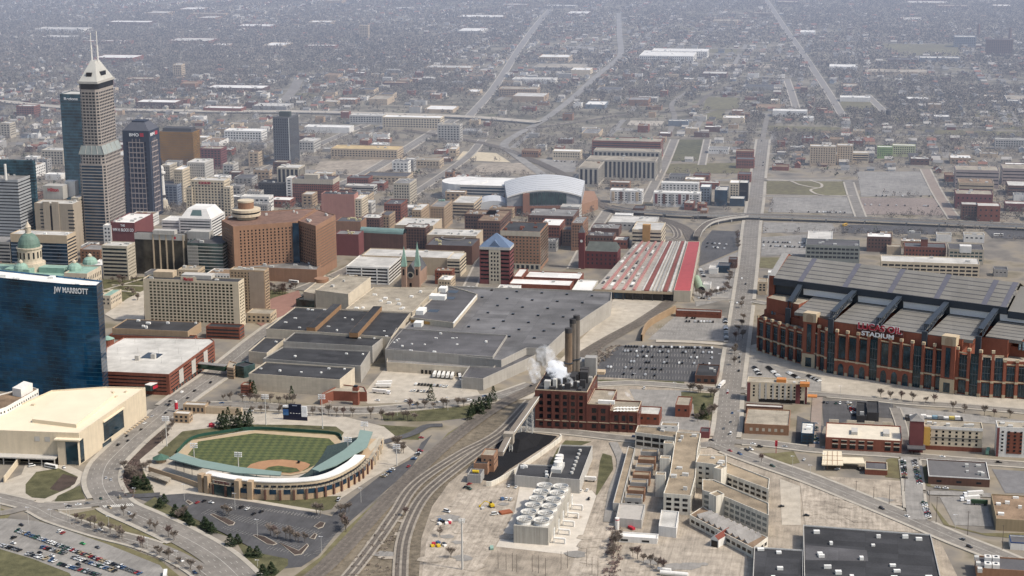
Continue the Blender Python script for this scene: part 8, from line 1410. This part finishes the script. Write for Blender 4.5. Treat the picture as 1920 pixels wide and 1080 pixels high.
for x, y, tx, ty, c_, v, pl in ((129, 951, 150, 950, 'black', 0, 'slip road below the flower beds'), (147, 948, 170, 946, 'white', 0, 'slip road below the flower beds'), (164, 946, 185, 944, 'grey', 0, 'slip road below the flower beds'), (188, 995, 210, 1002, 'white', 0, 'lower boulevard lane'), (310, 1038, 330, 1046, 'black', 0, 'lower boulevard lane'), (340, 1053, 355, 1062, 'white', 0, 'lower boulevard lane'), (365, 1075, 380, 1086, 'blue', 0, 'lower boulevard lane'), (352, 748, 370, 736, 'black', 0, 'boulevard beside the brick garage'), (319, 754, 335, 745, 'black', 0, 'boulevard crossing'), (312, 760, 330, 750, 'grey', 0, 'boulevard crossing'), (285, 782, 300, 772, 'silver', 0, 'boulevard alongside the cream ballroom'), (271, 795, 290, 782, 'white', 0, 'boulevard alongside the cream ballroom'), (265, 807, 280, 797, 'black', 0, 'boulevard alongside the cream ballroom'), (240, 828, 255, 815, 'black', 0, 'boulevard alongside the cream ballroom'), (222, 836, 235, 825, 'black', 1, 'boulevard alongside the cream ballroom'), (395, 719, 410, 707, 'black', 0, 'boulevard beside the brick garage'), (396, 944, 412, 947, 'white', 0, 'upper edge of the ballpark car park'), (430, 955, 440, 950, 'white', 0, 'middle of the ballpark car park'), (453, 953, 462, 948, 'black', 1, 'middle of the ballpark car park'), (464, 956, 473, 951, 'white', 0, 'middle of the ballpark car park'), (476, 965, 486, 960, 'black', 0, 'middle of the ballpark car park'), (490, 961, 500, 956, 'black', 0, 'middle of the ballpark car park'), (370, 944, 380, 939, 'red', 0, 'left end of the ballpark car park'), (383, 941, 392, 937, 'black', 0, 'left end of the ballpark car park'), (635, 939, 642, 930, 'silver', 2, 'curve of the ballpark driveway'), (26, 1010, 40, 1004, 'black', 1, 'open middle of the lower left car park'), (25, 1020, 40, 1024, 'white', 0, 'open middle of the lower left car park'), (98, 1044, 112, 1049, 'white', 0, 'lower aisle of the lower left car park'), (75, 1038, 88, 1043, 'black', 0, 'lower aisle of the lower left car park'), (147, 1060, 160, 1065, 'black', 0, 'lower aisle of the lower left car park'), (183, 1028, 196, 1033, 'grey', 0, 'upper aisle of the lower left car park'), (113, 998, 124, 993, 'white', 1, 'upper aisle of the lower left car park'), (118, 1001, 128, 996, 'red', 0, 'upper aisle of the lower left car park'), (155, 1021, 168, 1025, 'green', 0, 'upper aisle of the lower left car park'), (40, 986, 52, 990, 'black', 0, 'entrance of the lower left car park'), (1387, 853, 1400, 859, 'blue', 1, 'diagonal road below the avenue crossing'), (1400, 846, 1414, 852, 'black', 1, 'diagonal road below the avenue crossing'), (1408, 844, 1420, 849, 'white', 1, 'diagonal road below the avenue crossing'), (1412, 834, 1430, 835, 'white', 0, 'street beside the small triangle lawn'), (1425, 839, 1440, 840, 'black', 1, 'street beside the small triangle lawn'), (1471, 839, 1486, 840, 'silver', 0, 'street beside the small triangle lawn'), (1334, 827, 1345, 829, 'black', 0, 'plant road end at the avenue crossing'), (1370, 815, 1374, 800, 'white', 2, 'avenue just above the crossing'), (1370, 793, 1371, 782, 'grey', 0, 'avenue beside the pump house lawn'), (1373, 776, 1374, 765, 'blue', 0, 'avenue beside the pump house lawn'), (1364, 738, 1366, 728, 'red', 0, 'avenue by the white lorry'), (1386, 672, 1388, 662, 'red', 0, 'avenue left of the stadium'), (1395, 593, 1396, 585, 'red', 0, 'avenue left of the stadium'), (1382, 570, 1384, 562, 'white', 0, 'avenue junction near train shed'), (1393, 572, 1394, 563, 'white', 0, 'avenue junction near train shed'), (1398, 534, 1400, 526, 'black', 0, 'avenue beyond train shed'), (1391, 524, 1393, 516, 'white', 0, 'avenue beyond train shed'), (1767, 858, 1785, 860, 'white', 0, 'street before the long cream hotel'), (1873, 869, 1890, 870, 'black', 1, 'street before the white brick-panelled hotel'), (1758, 916, 1772, 917, 'silver', 0, 'drive behind the stepped-parapet shop'), (1773, 917, 1788, 918, 'white', 0, 'drive behind the stepped-parapet shop'), (1508, 863, 1512, 855, 'white', 0, 'forecourt left of petrol station'), (1570, 881, 1584, 881, 'silver', 0, 'petrol station canopy'), (1612, 882, 1620, 886, 'black', 1, 'petrol station kiosk'), (1634, 816, 1648, 818, 'white', 0, 'cream garage deck'), (1465, 951, 1478, 950, 'black', 0, 'cream yard beside factory wings'), (1512, 968, 1525, 969, 'black', 0, 'yard right of factory wings'), (954, 913, 956, 905, 'white', 0, 'paved yard left of chiller plant'), (968, 915, 972, 910, 'white', 0, 'paved yard left of chiller plant'), (950, 937, 953, 930, 'white', 1, 'paved yard left of cooling towers'), (958, 938, 961, 931, 'white', 1, 'paved yard left of cooling towers'), (1089, 922, 1093, 914, 'white', 1, 'paved yard right of chiller plant'), (1101, 921, 1105, 914, 'white', 1, 'paved yard right of chiller plant'), (1104, 937, 1106, 930, 'black', 1, 'paved yard right of cooling towers'), (838, 961, 850, 964, 'white', 2, 'gravel yard beside the curved rails'), (928, 966, 938, 965, 'white', 2, 'gravel yard beside the excavator'), (873, 915, 884, 911, 'black', 0, 'gravel yard below the coal crusher'), (880, 909, 890, 906, 'red', 0, 'gravel yard below the coal crusher'), (120, 878, 127, 885, 'white', 0, 'drive under the ballroom canopy'), (60, 875, 72, 873, 'white', 2, 'drive under the ballroom canopy'), (708, 752, 718, 753, 'white', 0, 'loading yard corner by brick service wing'), (763, 754, 772, 755, 'white', 1, 'loading yard gate'), (470, 772, 480, 772, 'white', 1, 'street behind the outfield'), (766, 876, 772, 870, 'red', 0, 'driveway right of the ballpark'), (790, 822, 797, 822, 'red', 0, 'driveway roundabout lawn'), (1208, 729, 1210, 722, 'white', 1, 'yard behind the steam plant'), (1300, 780, 1310, 782, 'black', 0, 'pump house yard'), (1190, 821, 1200, 822, 'blue', 1, 'plant road')): one(x, y, tx, ty, pl, c_, v)
for C_, w_, b_ in PJ[::2]:
    if w_ < 8 or cdist(C_[len(C_)//2]) > 2300: continue
    for i in range(1, len(C_)-1):
        if rd.random() < .07: d = (C_[i+1]-C_[i]).normalized(); sd_ = rd.choice((-.7, -.3, .3, .7)); p = C_[i]+Vector((-d.y, d.x))*sd_*w_*.8; px, py = pj((p.x, p.y, 0)); put((p.x, p.y), math.atan2(d.y, d.x)+(math.pi if sd_ < 0 else 0), 'street '+where(px, py))
CARS.sort(key=lambda c: c[0]); XS = [MB() for _ in range(3)]
for i, (d_, p, an, pl, col, v) in enumerate(CARS):
    me, mg, L_, w = car_meshes(col, v)
    if i >= 298: 
        q_ = XS[0 if col == 'white' else 1 if col in ('silver', 'tan') else 2]; q_.box(p, 4.5, 1.8, ZL+.1, ZL+.9, an); q_.box(p, 2.2, 1.6, ZL+.9, ZL+1.45, an); continue
    o = bpy.data.objects.new('parked_car' if v < 2 else 'van', me); COL.objects.link(o); o.location = (p[0], p[1], ZL-.25); o.rotation_euler.z = an; kind = ('saloon car', 'sport utility car', 'van')[v]; s_ = f'{col} {kind} in the {pl}' if not pl.startswith(('avenue', 'boulevard', 'street', 'slip', 'lower boulevard', 'diagonal', 'plant road', 'drive')) else f'{col} {kind} on the {pl}'
    o['label'] = s_; o['category'] = 'car' if v < 2 else 'van'; o['group'] = f'cars: {pl}'
    gl = bpy.data.objects.new('cabin_glass', mg); COL.objects.link(gl); gl.parent = o
    if i < 130:
        for sx_ in (-1, 1):
            for sy_ in (-1, 1): wh_ = bpy.data.objects.new('wheel', MW); COL.objects.link(wh_); wh_.parent = o; wh_.location = (sx_*L_*.31, sy_*(w-.06), 0)
for q_, c_, w_ in zip(XS, ('white', 'silver', 'black'), ('white', 'silver', 'dark')):
    if q_.v: q_.build('distant_parked_cars', CM[c_], kind='stuff', label=f'rows of tiny {w_} parked cars in the distant lots')
def truck(x, y, tx, ty, L_, lab, col=W_white, cab=True, cat='lorry', hh=3.8):
    a, b = g(x, y).to_2d(), g(tx, ty).to_2d(); d = (b-a).normalized(); an = math.atan2(d.y, d.x); t = thing('bus' if cat == 'bus' else 'lorry' if cab else 'trailer', lab, cat, (a.x, a.y, ZL-.3)); z = ZL-.3
    mb = MB(); mb.box(a, L_, 2.5, z+(1.1 if cat != 'bus' else .5), z+hh, an); mb.build('cargo_box' if cat != 'bus' else 'body', col, t)
    if cat == 'bus':
        for s_ in (-1, 1):
            n_ = Vector((-d.y, d.x))*1.27*s_; mb = MB(); p, q = a-d*L_*.46+n_, a+d*L_*.46+n_; f_ = [(*p, z+1.5), (*q, z+1.5), (*q, z+2.6), (*p, z+2.6)]; mb.quad(*(f_ if s_ < 0 else f_[::-1])); mb.build('window_band', GLW, t)
    elif cab: mb = MB(); mb.box(a+d*(L_/2+1.8), 2.6, 2.4, z+.5, z+3, an); c = mb.build('cab', M_wsign, t); mb = MB(); mb.box(a+d*(L_/2+3), .5, 2.1, z+1.8, z+2.7, an); mb.build('windscreen', GLW, c)
    for k in (-.4, -.3, .3):
        for s_ in (-1, 1): q = a+d*L_*k+Vector((-d.y, d.x))*1.05*s_; mb = MB(); e = Vector((-d.y, d.x, 0))*.15; mb.bar(Vector((*q, z+.5))-e, Vector((*q, z+.5))+e, .5, n=8); mb.build('wheel', MATS['tyre'], t)
ords = ('first', 'second', 'third', 'fourth', 'fifth')
for i in range(5): truck(815+i*8.3, 706+i*.6, 819+i*8.3, 697+i*.6, 13, f'{ords[i]} white trailer from left backed against the dock doors', cab=False, cat='trailer')
truck(721, 722, 740, 721, 14, 'upper white trailer beside the brick service wing', cab=False, cat='trailer'); truck(719, 727, 738, 727, 14, 'middle white trailer beside the brick service wing', cab=False, cat='trailer'); truck(712, 738, 735, 740, 14, 'lower white articulated lorry beside the brick service wing'); truck(1354, 724, 1345, 732, 13, 'white articulated lorry turning off the avenue'); truck(1828, 930, 1812, 931, 12, 'upper white lorry in the truck yard by the tan warehouse'); truck(1822, 939, 1806, 940, 12, 'middle white lorry in the truck yard by the tan warehouse'); truck(1836, 947, 1818, 946, 12, 'green-bodied lorry nearest in the truck yard', mat('lorry_green', (.04, .07, .04)))
truck(96, 878, 120, 883, 12, 'white shuttle bus with dark windows before the cream ballroom', cat='bus', hh=3.2); truck(1346, 545, 1348, 538, 12, 'white coach parked near the green hoop hut', cat='bus', hh=3.2); truck(551, 531, 570, 533, 12, 'white city bus in front of the orange hotel podium', cat='bus', hh=3.2); truck(1852, 850, 1856, 838, 11, 'green and white coach beside the long cream hotel', mat('coach_green', (.2, .36, .27)), cat='bus', hh=3.2); truck(1584, 424, 1592, 421, 11, 'yellow school bus on the dark lot beyond the viaduct', mat('bus_yellow', (.6, .36, .05)), cat='bus', hh=3); truck(1872, 443, 1884, 443, 12, 'white coach on the far right dark lot', cat='bus', hh=3.2); truck(830, 703, 0, 0, .1, '', cab=False) if False else None
truck(862, 709, 864, 716, 6, 'small white box lorry right of the dock trailers'); truck(310, 1082, 312, 1066, 12, 'white bus parked at the lower end of the car park', cat='bus', hh=3.2); truck(1107, 903, 1120, 904, 9, 'pale container behind the chiller plant', cab=False, cat='container')
q = g(922, 951); ex = thing('excavator', 'yellow excavator in gravel yard left of cooling towers', 'excavator', q); YM = MATS['safety_yellow']
mb = MB(); mb.box((q.x, q.y), 4, 3, 1, 2.8, .6); mb.build('body', YM, ex); mb = MB(); mb.box((q.x+1, q.y+1), 1.6, 1.6, 2.8, 4, .6); mb.build('cab', GLW, ex); mb = MB(); mb.bar((q.x+1, q.y, 2.6), (q.x-1, q.y+5, 5), .35); mb.bar((q.x-1, q.y+5, 5), (q.x-2, q.y+8.5, 1.5), .3); mb.box((q.x-2, q.y+8.6), 1.4, 1.4, .5, 1.8); mb.build('arm', YM, ex)
for s_ in (-1, 1): mb = MB(); mb.box((q.x-.6*s_, q.y+1.1*s_), 4.4, .8, .2, 1, .6); mb.build('track', GLW, ex)
mb = MB()
for x, y in ((828, 982), (838, 985), (845, 980), (833, 976)): pass
for i, (x, y, lab, m) in enumerate(((822, 1022, 'heap of coloured drums and scrap at yard edge', YM), (833, 982, 'white crated machinery beside the curved rails', W_white), (905, 955, 'grey skip beside the excavator', M_unit), (942, 938, 'blue container on the paved yard', CM['blue']), (948, 962, 'long rust-red pipe stack below the excavator', mat('rust_pipe', (.3, .1, .05))), (1184, 992, 'red skip beside the tin shed', M_red), (922, 1029, 'pale green tank lid on the gravel', R_cop))):
    q = g(x, y); t = thing('yard_equipment' if i < 2 else 'container', lab, 'equipment', q)
    for k in range(6 if i < 2 else 1): mb = MB(); mb.box((q.x+(rd.uniform(-5, 5) if i < 2 else 0), q.y+(rd.uniform(-5, 5) if i < 2 else 0)), 3 if i < 4 else 6, 2.4 if i != 4 else 9, .3, rd.uniform(1.2, 2.4), rd.random()); mb.build('body', [m, M_red, M_unitw, CM['blue'], GLW, m][k], t)
# people would be under a pixel here; poles -----------------------------------------
pn = 0
for bx, by, tx, ty, lab in ((1605, 922, 1606, 901, 'first'), (1638, 935, 1640, 912, 'second'), (1667, 947, 1671, 909, 'third'), (1696, 922, 1703, 874, 'fourth'), (1741, 959, 1746, 918, 'fifth'), (1755, 981, 1762, 931, 'sixth'), (1814, 1005, 1820, 958, 'seventh'), (1879, 1032, 1886, 984, 'eighth')):
    q = g(bx, by); hh = ht(bx, by, ty); t = thing('utility_pole', f'{lab} dark timber pole from the left along the diagonal road', 'pole', q, 'timber poles along the diagonal road'); mb = MB(); mb.bar(q, (q.x, q.y, hh), .22, .15, 6); mb.build('pole', M_bark, t); mb = MB(); mb.bar((q.x, q.y-1.2, hh-.8), (q.x, q.y+1.2, hh-.8), .1); mb.build('crossarm', M_bark, t)
for i, (bx, by, hh) in enumerate([(x, y, 13) for x, y in ((934, 1066), (949, 1070), (961, 1070), (969, 1073), (998, 1072), (1010, 1075), (1023, 1080), (1052, 1068), (1064, 1066), (1100, 1062), (1110, 1078), (1121, 1080))]):
    q = g(bx, by); t = thing('utility_pole', f'slim bare pole {"in left half" if i < 6 else "in right half"} of the substation row at the bottom edge', 'pole', q, 'substation poles left' if i < 6 else 'substation poles right'); mb = MB(); mb.bar(q, (q.x, q.y, hh), .16, .12, 6); mb.build('pole', M_bark, t)
for x, y, ty in ((441, 956, 925), (483, 1007, 974), (597, 965, 952), (603, 1037, 1006), (346, 938, 908), (483, 1062, 1050), (677, 942, 915), (252, 925, 915), (1791, 990, 965), (54, 985, 925), (132, 985, 950), (205, 1002, 960), (277, 1030, 1008), (2, 966, 912), (331, 1052, 1033), (95, 971, 955), (126, 975, 945), (1386, 800, 770), (1388, 690, 660), (1382, 640, 615), (1350, 690, 660), (1370, 590, 560), (1410, 590, 562), (1575, 752, 700), (1670, 778, 730), (1545, 880, 850), (1486, 880, 855), (1519, 895, 872), (460, 770, 740), (620, 780, 752), (745, 780, 752), (840, 770, 745), (866, 735, 712), (1265, 745, 712), (1190, 720, 700)):
    q = g(x, y); hh = min(14, ht(x, y, ty)); t = thing('street_lamp', uniq('slim grey street lamp', x, y, ('tall', 'short', 'single')), 'street lamp', q, 'slim grey street lamps'); mb = MB(); mb.bar(q, (q.x, q.y, hh), .16, .1, 6); mb.build('pole', M_unit, t); mb = MB(); mb.bar((q.x, q.y-1.3, hh), (q.x, q.y+1.3, hh), .14); mb.box((q.x, q.y+1.3), .6, .8, hh-.2, hh+.1); mb.build('lamp_head', M_wsign, t)
q = g(1455, 850); t = thing('sign_pylon', 'slim red roadside pylon on the triangle lawn', 'sign', q); hh = ht(1455, 850, 826); mb = MB(); mb.box(q, .5, .5, 0, hh*.7); mb.build('post', M_red, t); mb = MB(); mb.box((q.x, q.y), .5, 2, hh*.55, hh); mb.build('sign_board', M_red, t)
# ================================================================ car-park stall lines, islands
SM = MB(); MARK = SM
for a, b, dpt in (((385, 960), (600, 1003), 5), ((385, 960), (600, 1003), -5), ((430, 948), (600, 975), 5), ((500, 1030), (580, 1045), 5), ((600, 1040), (640, 1000), 5), ((425, 945), (590, 966), -5), ((415, 992), (560, 1030), 5)): stalls(a, b, dpt, 2.8)
for y in (655, 664, 674, 684, 695, 706): stalls((1168-(y-655)*.6, y), (1325-(y-655)*.6, y+4), 5, 2.8); stalls((1168-(y-655)*.6, y), (1325-(y-655)*.6, y+4), -5, 2.8)
for y in (612, 619, 627): stalls((1232-(y-612)*.9, y), (1330, y+1), 5.5, 2.8)
for k in range(6): stalls((1625, 327+k*7), (1740+k*2, 328+k*7), 5, 3.2)
SM.build('stall_lines', P_white, kind='structure')
for px in (((394, 966), (400, 964), (420, 973), (416, 969), (441, 980), (438, 985), (428, 986)), ((474, 1005), (480, 1003), (497, 1007), (520, 1020), (512, 1023), (500, 1021)), ((523, 1018), (560, 1033), (576, 1020), (579, 1024), (566, 1040), (552, 1042)), ((588, 988), (600, 979), (610, 981), (606, 989), (596, 992)), ((580, 1010), (590, 1000), (595, 1003), (590, 1012)), ((348, 942), (352, 938), (362, 944), (355, 947))):
    A2 = ccw([xy(g(*p)) for p in px]); mb = MB(); mb.prism(A2, 0, .55, True); structure(mb.build('kerb_island', G_conc)); mb = MB(); mb.poly(inset(A2, .5), .6); structure(mb.build('island_planting', G_soil))
# ================================================================ steam
def plume(path, rad, lab, seed, dens):
    rs = random.Random(seed); pts = [Vector(p) for p in path]; n_ = 14; C3 = []
    for k in range(n_+1):
        t = k/n_*(len(pts)-1); i = min(len(pts)-2, int(t)); C3.append(pts[i].lerp(pts[i+1], t-i))
    vs = []; fs = []; m_ = 14
    for k, c in enumerate(C3):
        t = k/n_; r = (rad[0]+(rad[1]-rad[0])*t)*(.25+.75*min(1, (1-t)*4)) if t > .75 else rad[0]+(rad[1]-rad[0])*t; d = (C3[min(n_, k+1)]-C3[max(0, k-1)]).normalized(); x = d.cross(Vector((.3, 1, .1))).normalized(); y = d.cross(x)
        for j in range(m_): a = 2*math.pi*j/m_; vs.append(c+(x*math.cos(a)+y*math.sin(a))*r*rs.uniform(.75, 1.2))
    for k in range(n_):
        for j in range(m_): fs.append((k*m_+j, k*m_+(j+1) % m_, (k+1)*m_+(j+1) % m_, (k+1)*m_+j))
    fs += [tuple(range(m_-1, -1, -1)), tuple(range(n_*m_, n_*m_+m_))]
    me = bpy.data.meshes.new('steam_plume'); me.from_pydata([tuple(v) for v in vs], [], fs); o = bpy.data.objects.new('steam_plume', me); COL.objects.link(o); o['label'] = lab; o['category'] = 'steam'
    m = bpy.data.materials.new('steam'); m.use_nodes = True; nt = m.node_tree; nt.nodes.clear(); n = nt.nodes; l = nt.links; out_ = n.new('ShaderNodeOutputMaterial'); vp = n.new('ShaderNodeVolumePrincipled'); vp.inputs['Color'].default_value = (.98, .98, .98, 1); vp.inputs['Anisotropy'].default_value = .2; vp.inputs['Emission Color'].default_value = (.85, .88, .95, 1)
    geo = n.new('ShaderNodeNewGeometry'); tx = n.new('ShaderNodeTexNoise'); tx.inputs['Scale'].default_value = .16; tx.inputs['Detail'].default_value = 4; l.new(geo.outputs['Position'], tx.inputs['Vector']); mr = n.new('ShaderNodeMapRange'); mr.inputs[1].default_value = .42; mr.inputs[2].default_value = .66; mr.inputs[4].default_value = dens; l.new(tx.outputs[0], mr.inputs[0]); l.new(mr.outputs[0], vp.inputs['Density']); me_ = n.new('ShaderNodeMath'); me_.operation = 'MULTIPLY'; me_.inputs[1].default_value = .22; l.new(mr.outputs[0], me_.inputs[0]); l.new(me_.outputs[0], vp.inputs['Emission Strength']); l.new(vp.outputs[0], out_.inputs['Volume']); me.materials.append(m)  # added glow follows the density, in place of light scattered inside the steam
def up(x, y, z): return tuple(g(x, y, z))
plume([up(1080, 730, 31), up(1066, 718, 35), up(1052, 705, 40), up(1040, 692, 45), up(1030, 680, 52)], (5, 10), 'thick white steam plume drifting left from the steam plant roof', 1, .6)
plume([up(1008, 717, 20), up(1002, 700, 28), up(996, 672, 38)], (4, 7), 'small white steam puff left of the conveyor top', 2, .16)
plume([up(1042, 696, 44), up(1032, 680, 52), up(1022, 662, 60), up(1020, 645, 68)], (6, 10), 'faint translucent steam drifting above the conveyor head', 6, .09)
plume([up(1108, 708, 36), up(1098, 698, 40), up(1090, 690, 44)], (1.2, 2.6), 'thin steam wisp behind the boiler houses', 3, .2)
plume([up(1158, 757, 14), up(1150, 745, 20), up(1142, 735, 26)], (2.2, 4), 'pale steam puff over the lower plant roof', 4, .2); plume([up(1187, 752, 9), up(1180, 742, 13), up(1172, 735, 17)], (1, 2), 'faint steam wisp right of the lower plant roof', 5, .25)
# ================================================================ haze, sky, sun, camera
hz_ = MB(); hz_.prism([(-350, -14000), (40000, -14000), (40000, 14000), (-350, 14000)], -5, 700, True, True); ho = hz_.build('haze', bpy.data.materials.new('haze'), kind='structure'); m = ho.data.materials[0]; m.use_nodes = True; nt = m.node_tree; nt.nodes.clear(); n = nt.nodes; l = nt.links
BETA = 1/5600; out_ = n.new('ShaderNodeOutputMaterial'); ab = n.new('ShaderNodeVolumeAbsorption'); ab.inputs['Color'].default_value = (0, 0, 0, 1); ab.inputs['Density'].default_value = BETA; em = n.new('ShaderNodeEmission'); em.inputs['Color'].default_value = (.46, .515, .67, 1); em.inputs['Strength'].default_value = BETA; ad = n.new('ShaderNodeAddShader'); l.new(ab.outputs[0], ad.inputs[0]); l.new(em.outputs[0], ad.inputs[1]); l.new(ad.outputs[0], out_.inputs['Volume'])  # no scattering: the haze emits its own even airlight instead
w = bpy.data.worlds.new('World'); SC.world = w; w.use_nodes = True; nt = w.node_tree; bg = nt.nodes['Background']; sk = nt.nodes.new('ShaderNodeTexSky'); sk.sky_type = 'NISHITA'; sk.sun_disc = False
SUN_EL, SUN_AZ = math.radians(50), math.radians(192)
sk.sun_elevation = SUN_EL; sk.sun_rotation = SUN_AZ; sk.dust_density = 3; sk.air_density = 1.2; nt.links.new(sk.outputs[0], bg.inputs[0]); bg.inputs[1].default_value = .15
sl = bpy.data.lights.new('sun', 'SUN'); sl.energy = 3.9; sl.angle = math.radians(3.5); sl.color = (1, .935, .83); so = bpy.data.objects.new('sun', sl); COL.objects.link(so)
sd = Vector((math.sin(SUN_AZ)*math.cos(SUN_EL), math.cos(SUN_AZ)*math.cos(SUN_EL), math.sin(SUN_EL))); so.rotation_euler = sd.to_track_quat('Z', 'Y').to_euler(); so.location = (-500, -500, 700)
cd = bpy.data.cameras.new('camera'); co = bpy.data.objects.new('camera', cd); COL.objects.link(co); cd.sensor_fit = 'HORIZONTAL'; cd.sensor_width = 36; cd.lens = F/1920*36; cd.clip_start = 10; cd.clip_end = 90000
R_ = Matrix((RT, UP, -FW)).transposed(); co.matrix_world = Matrix.Translation((E0, N0, H)) @ R_.to_4x4(); SC.camera = co
SC.view_settings.view_transform = 'Standard'; SC.view_settings.look = 'None'; SC.view_settings.exposure = 0; SC.view_settings.gamma = 1
cy = SC.cycles; cy.max_bounces = 4; cy.diffuse_bounces = 2; cy.glossy_bounces = 2; cy.transmission_bounces = 2; cy.volume_bounces = 2; cy.transparent_max_bounces = 4; cy.caustics_reflective = False; cy.caustics_refractive = False; cy.use_denoising = True; cy.use_adaptive_sampling = True; cy.adaptive_threshold = .02; cy.volume_step_rate = 1.; cy.volume_max_steps = 128; cy.pixel_filter_type = 'BLACKMAN_HARRIS'
SC.render.use_persistent_data = False
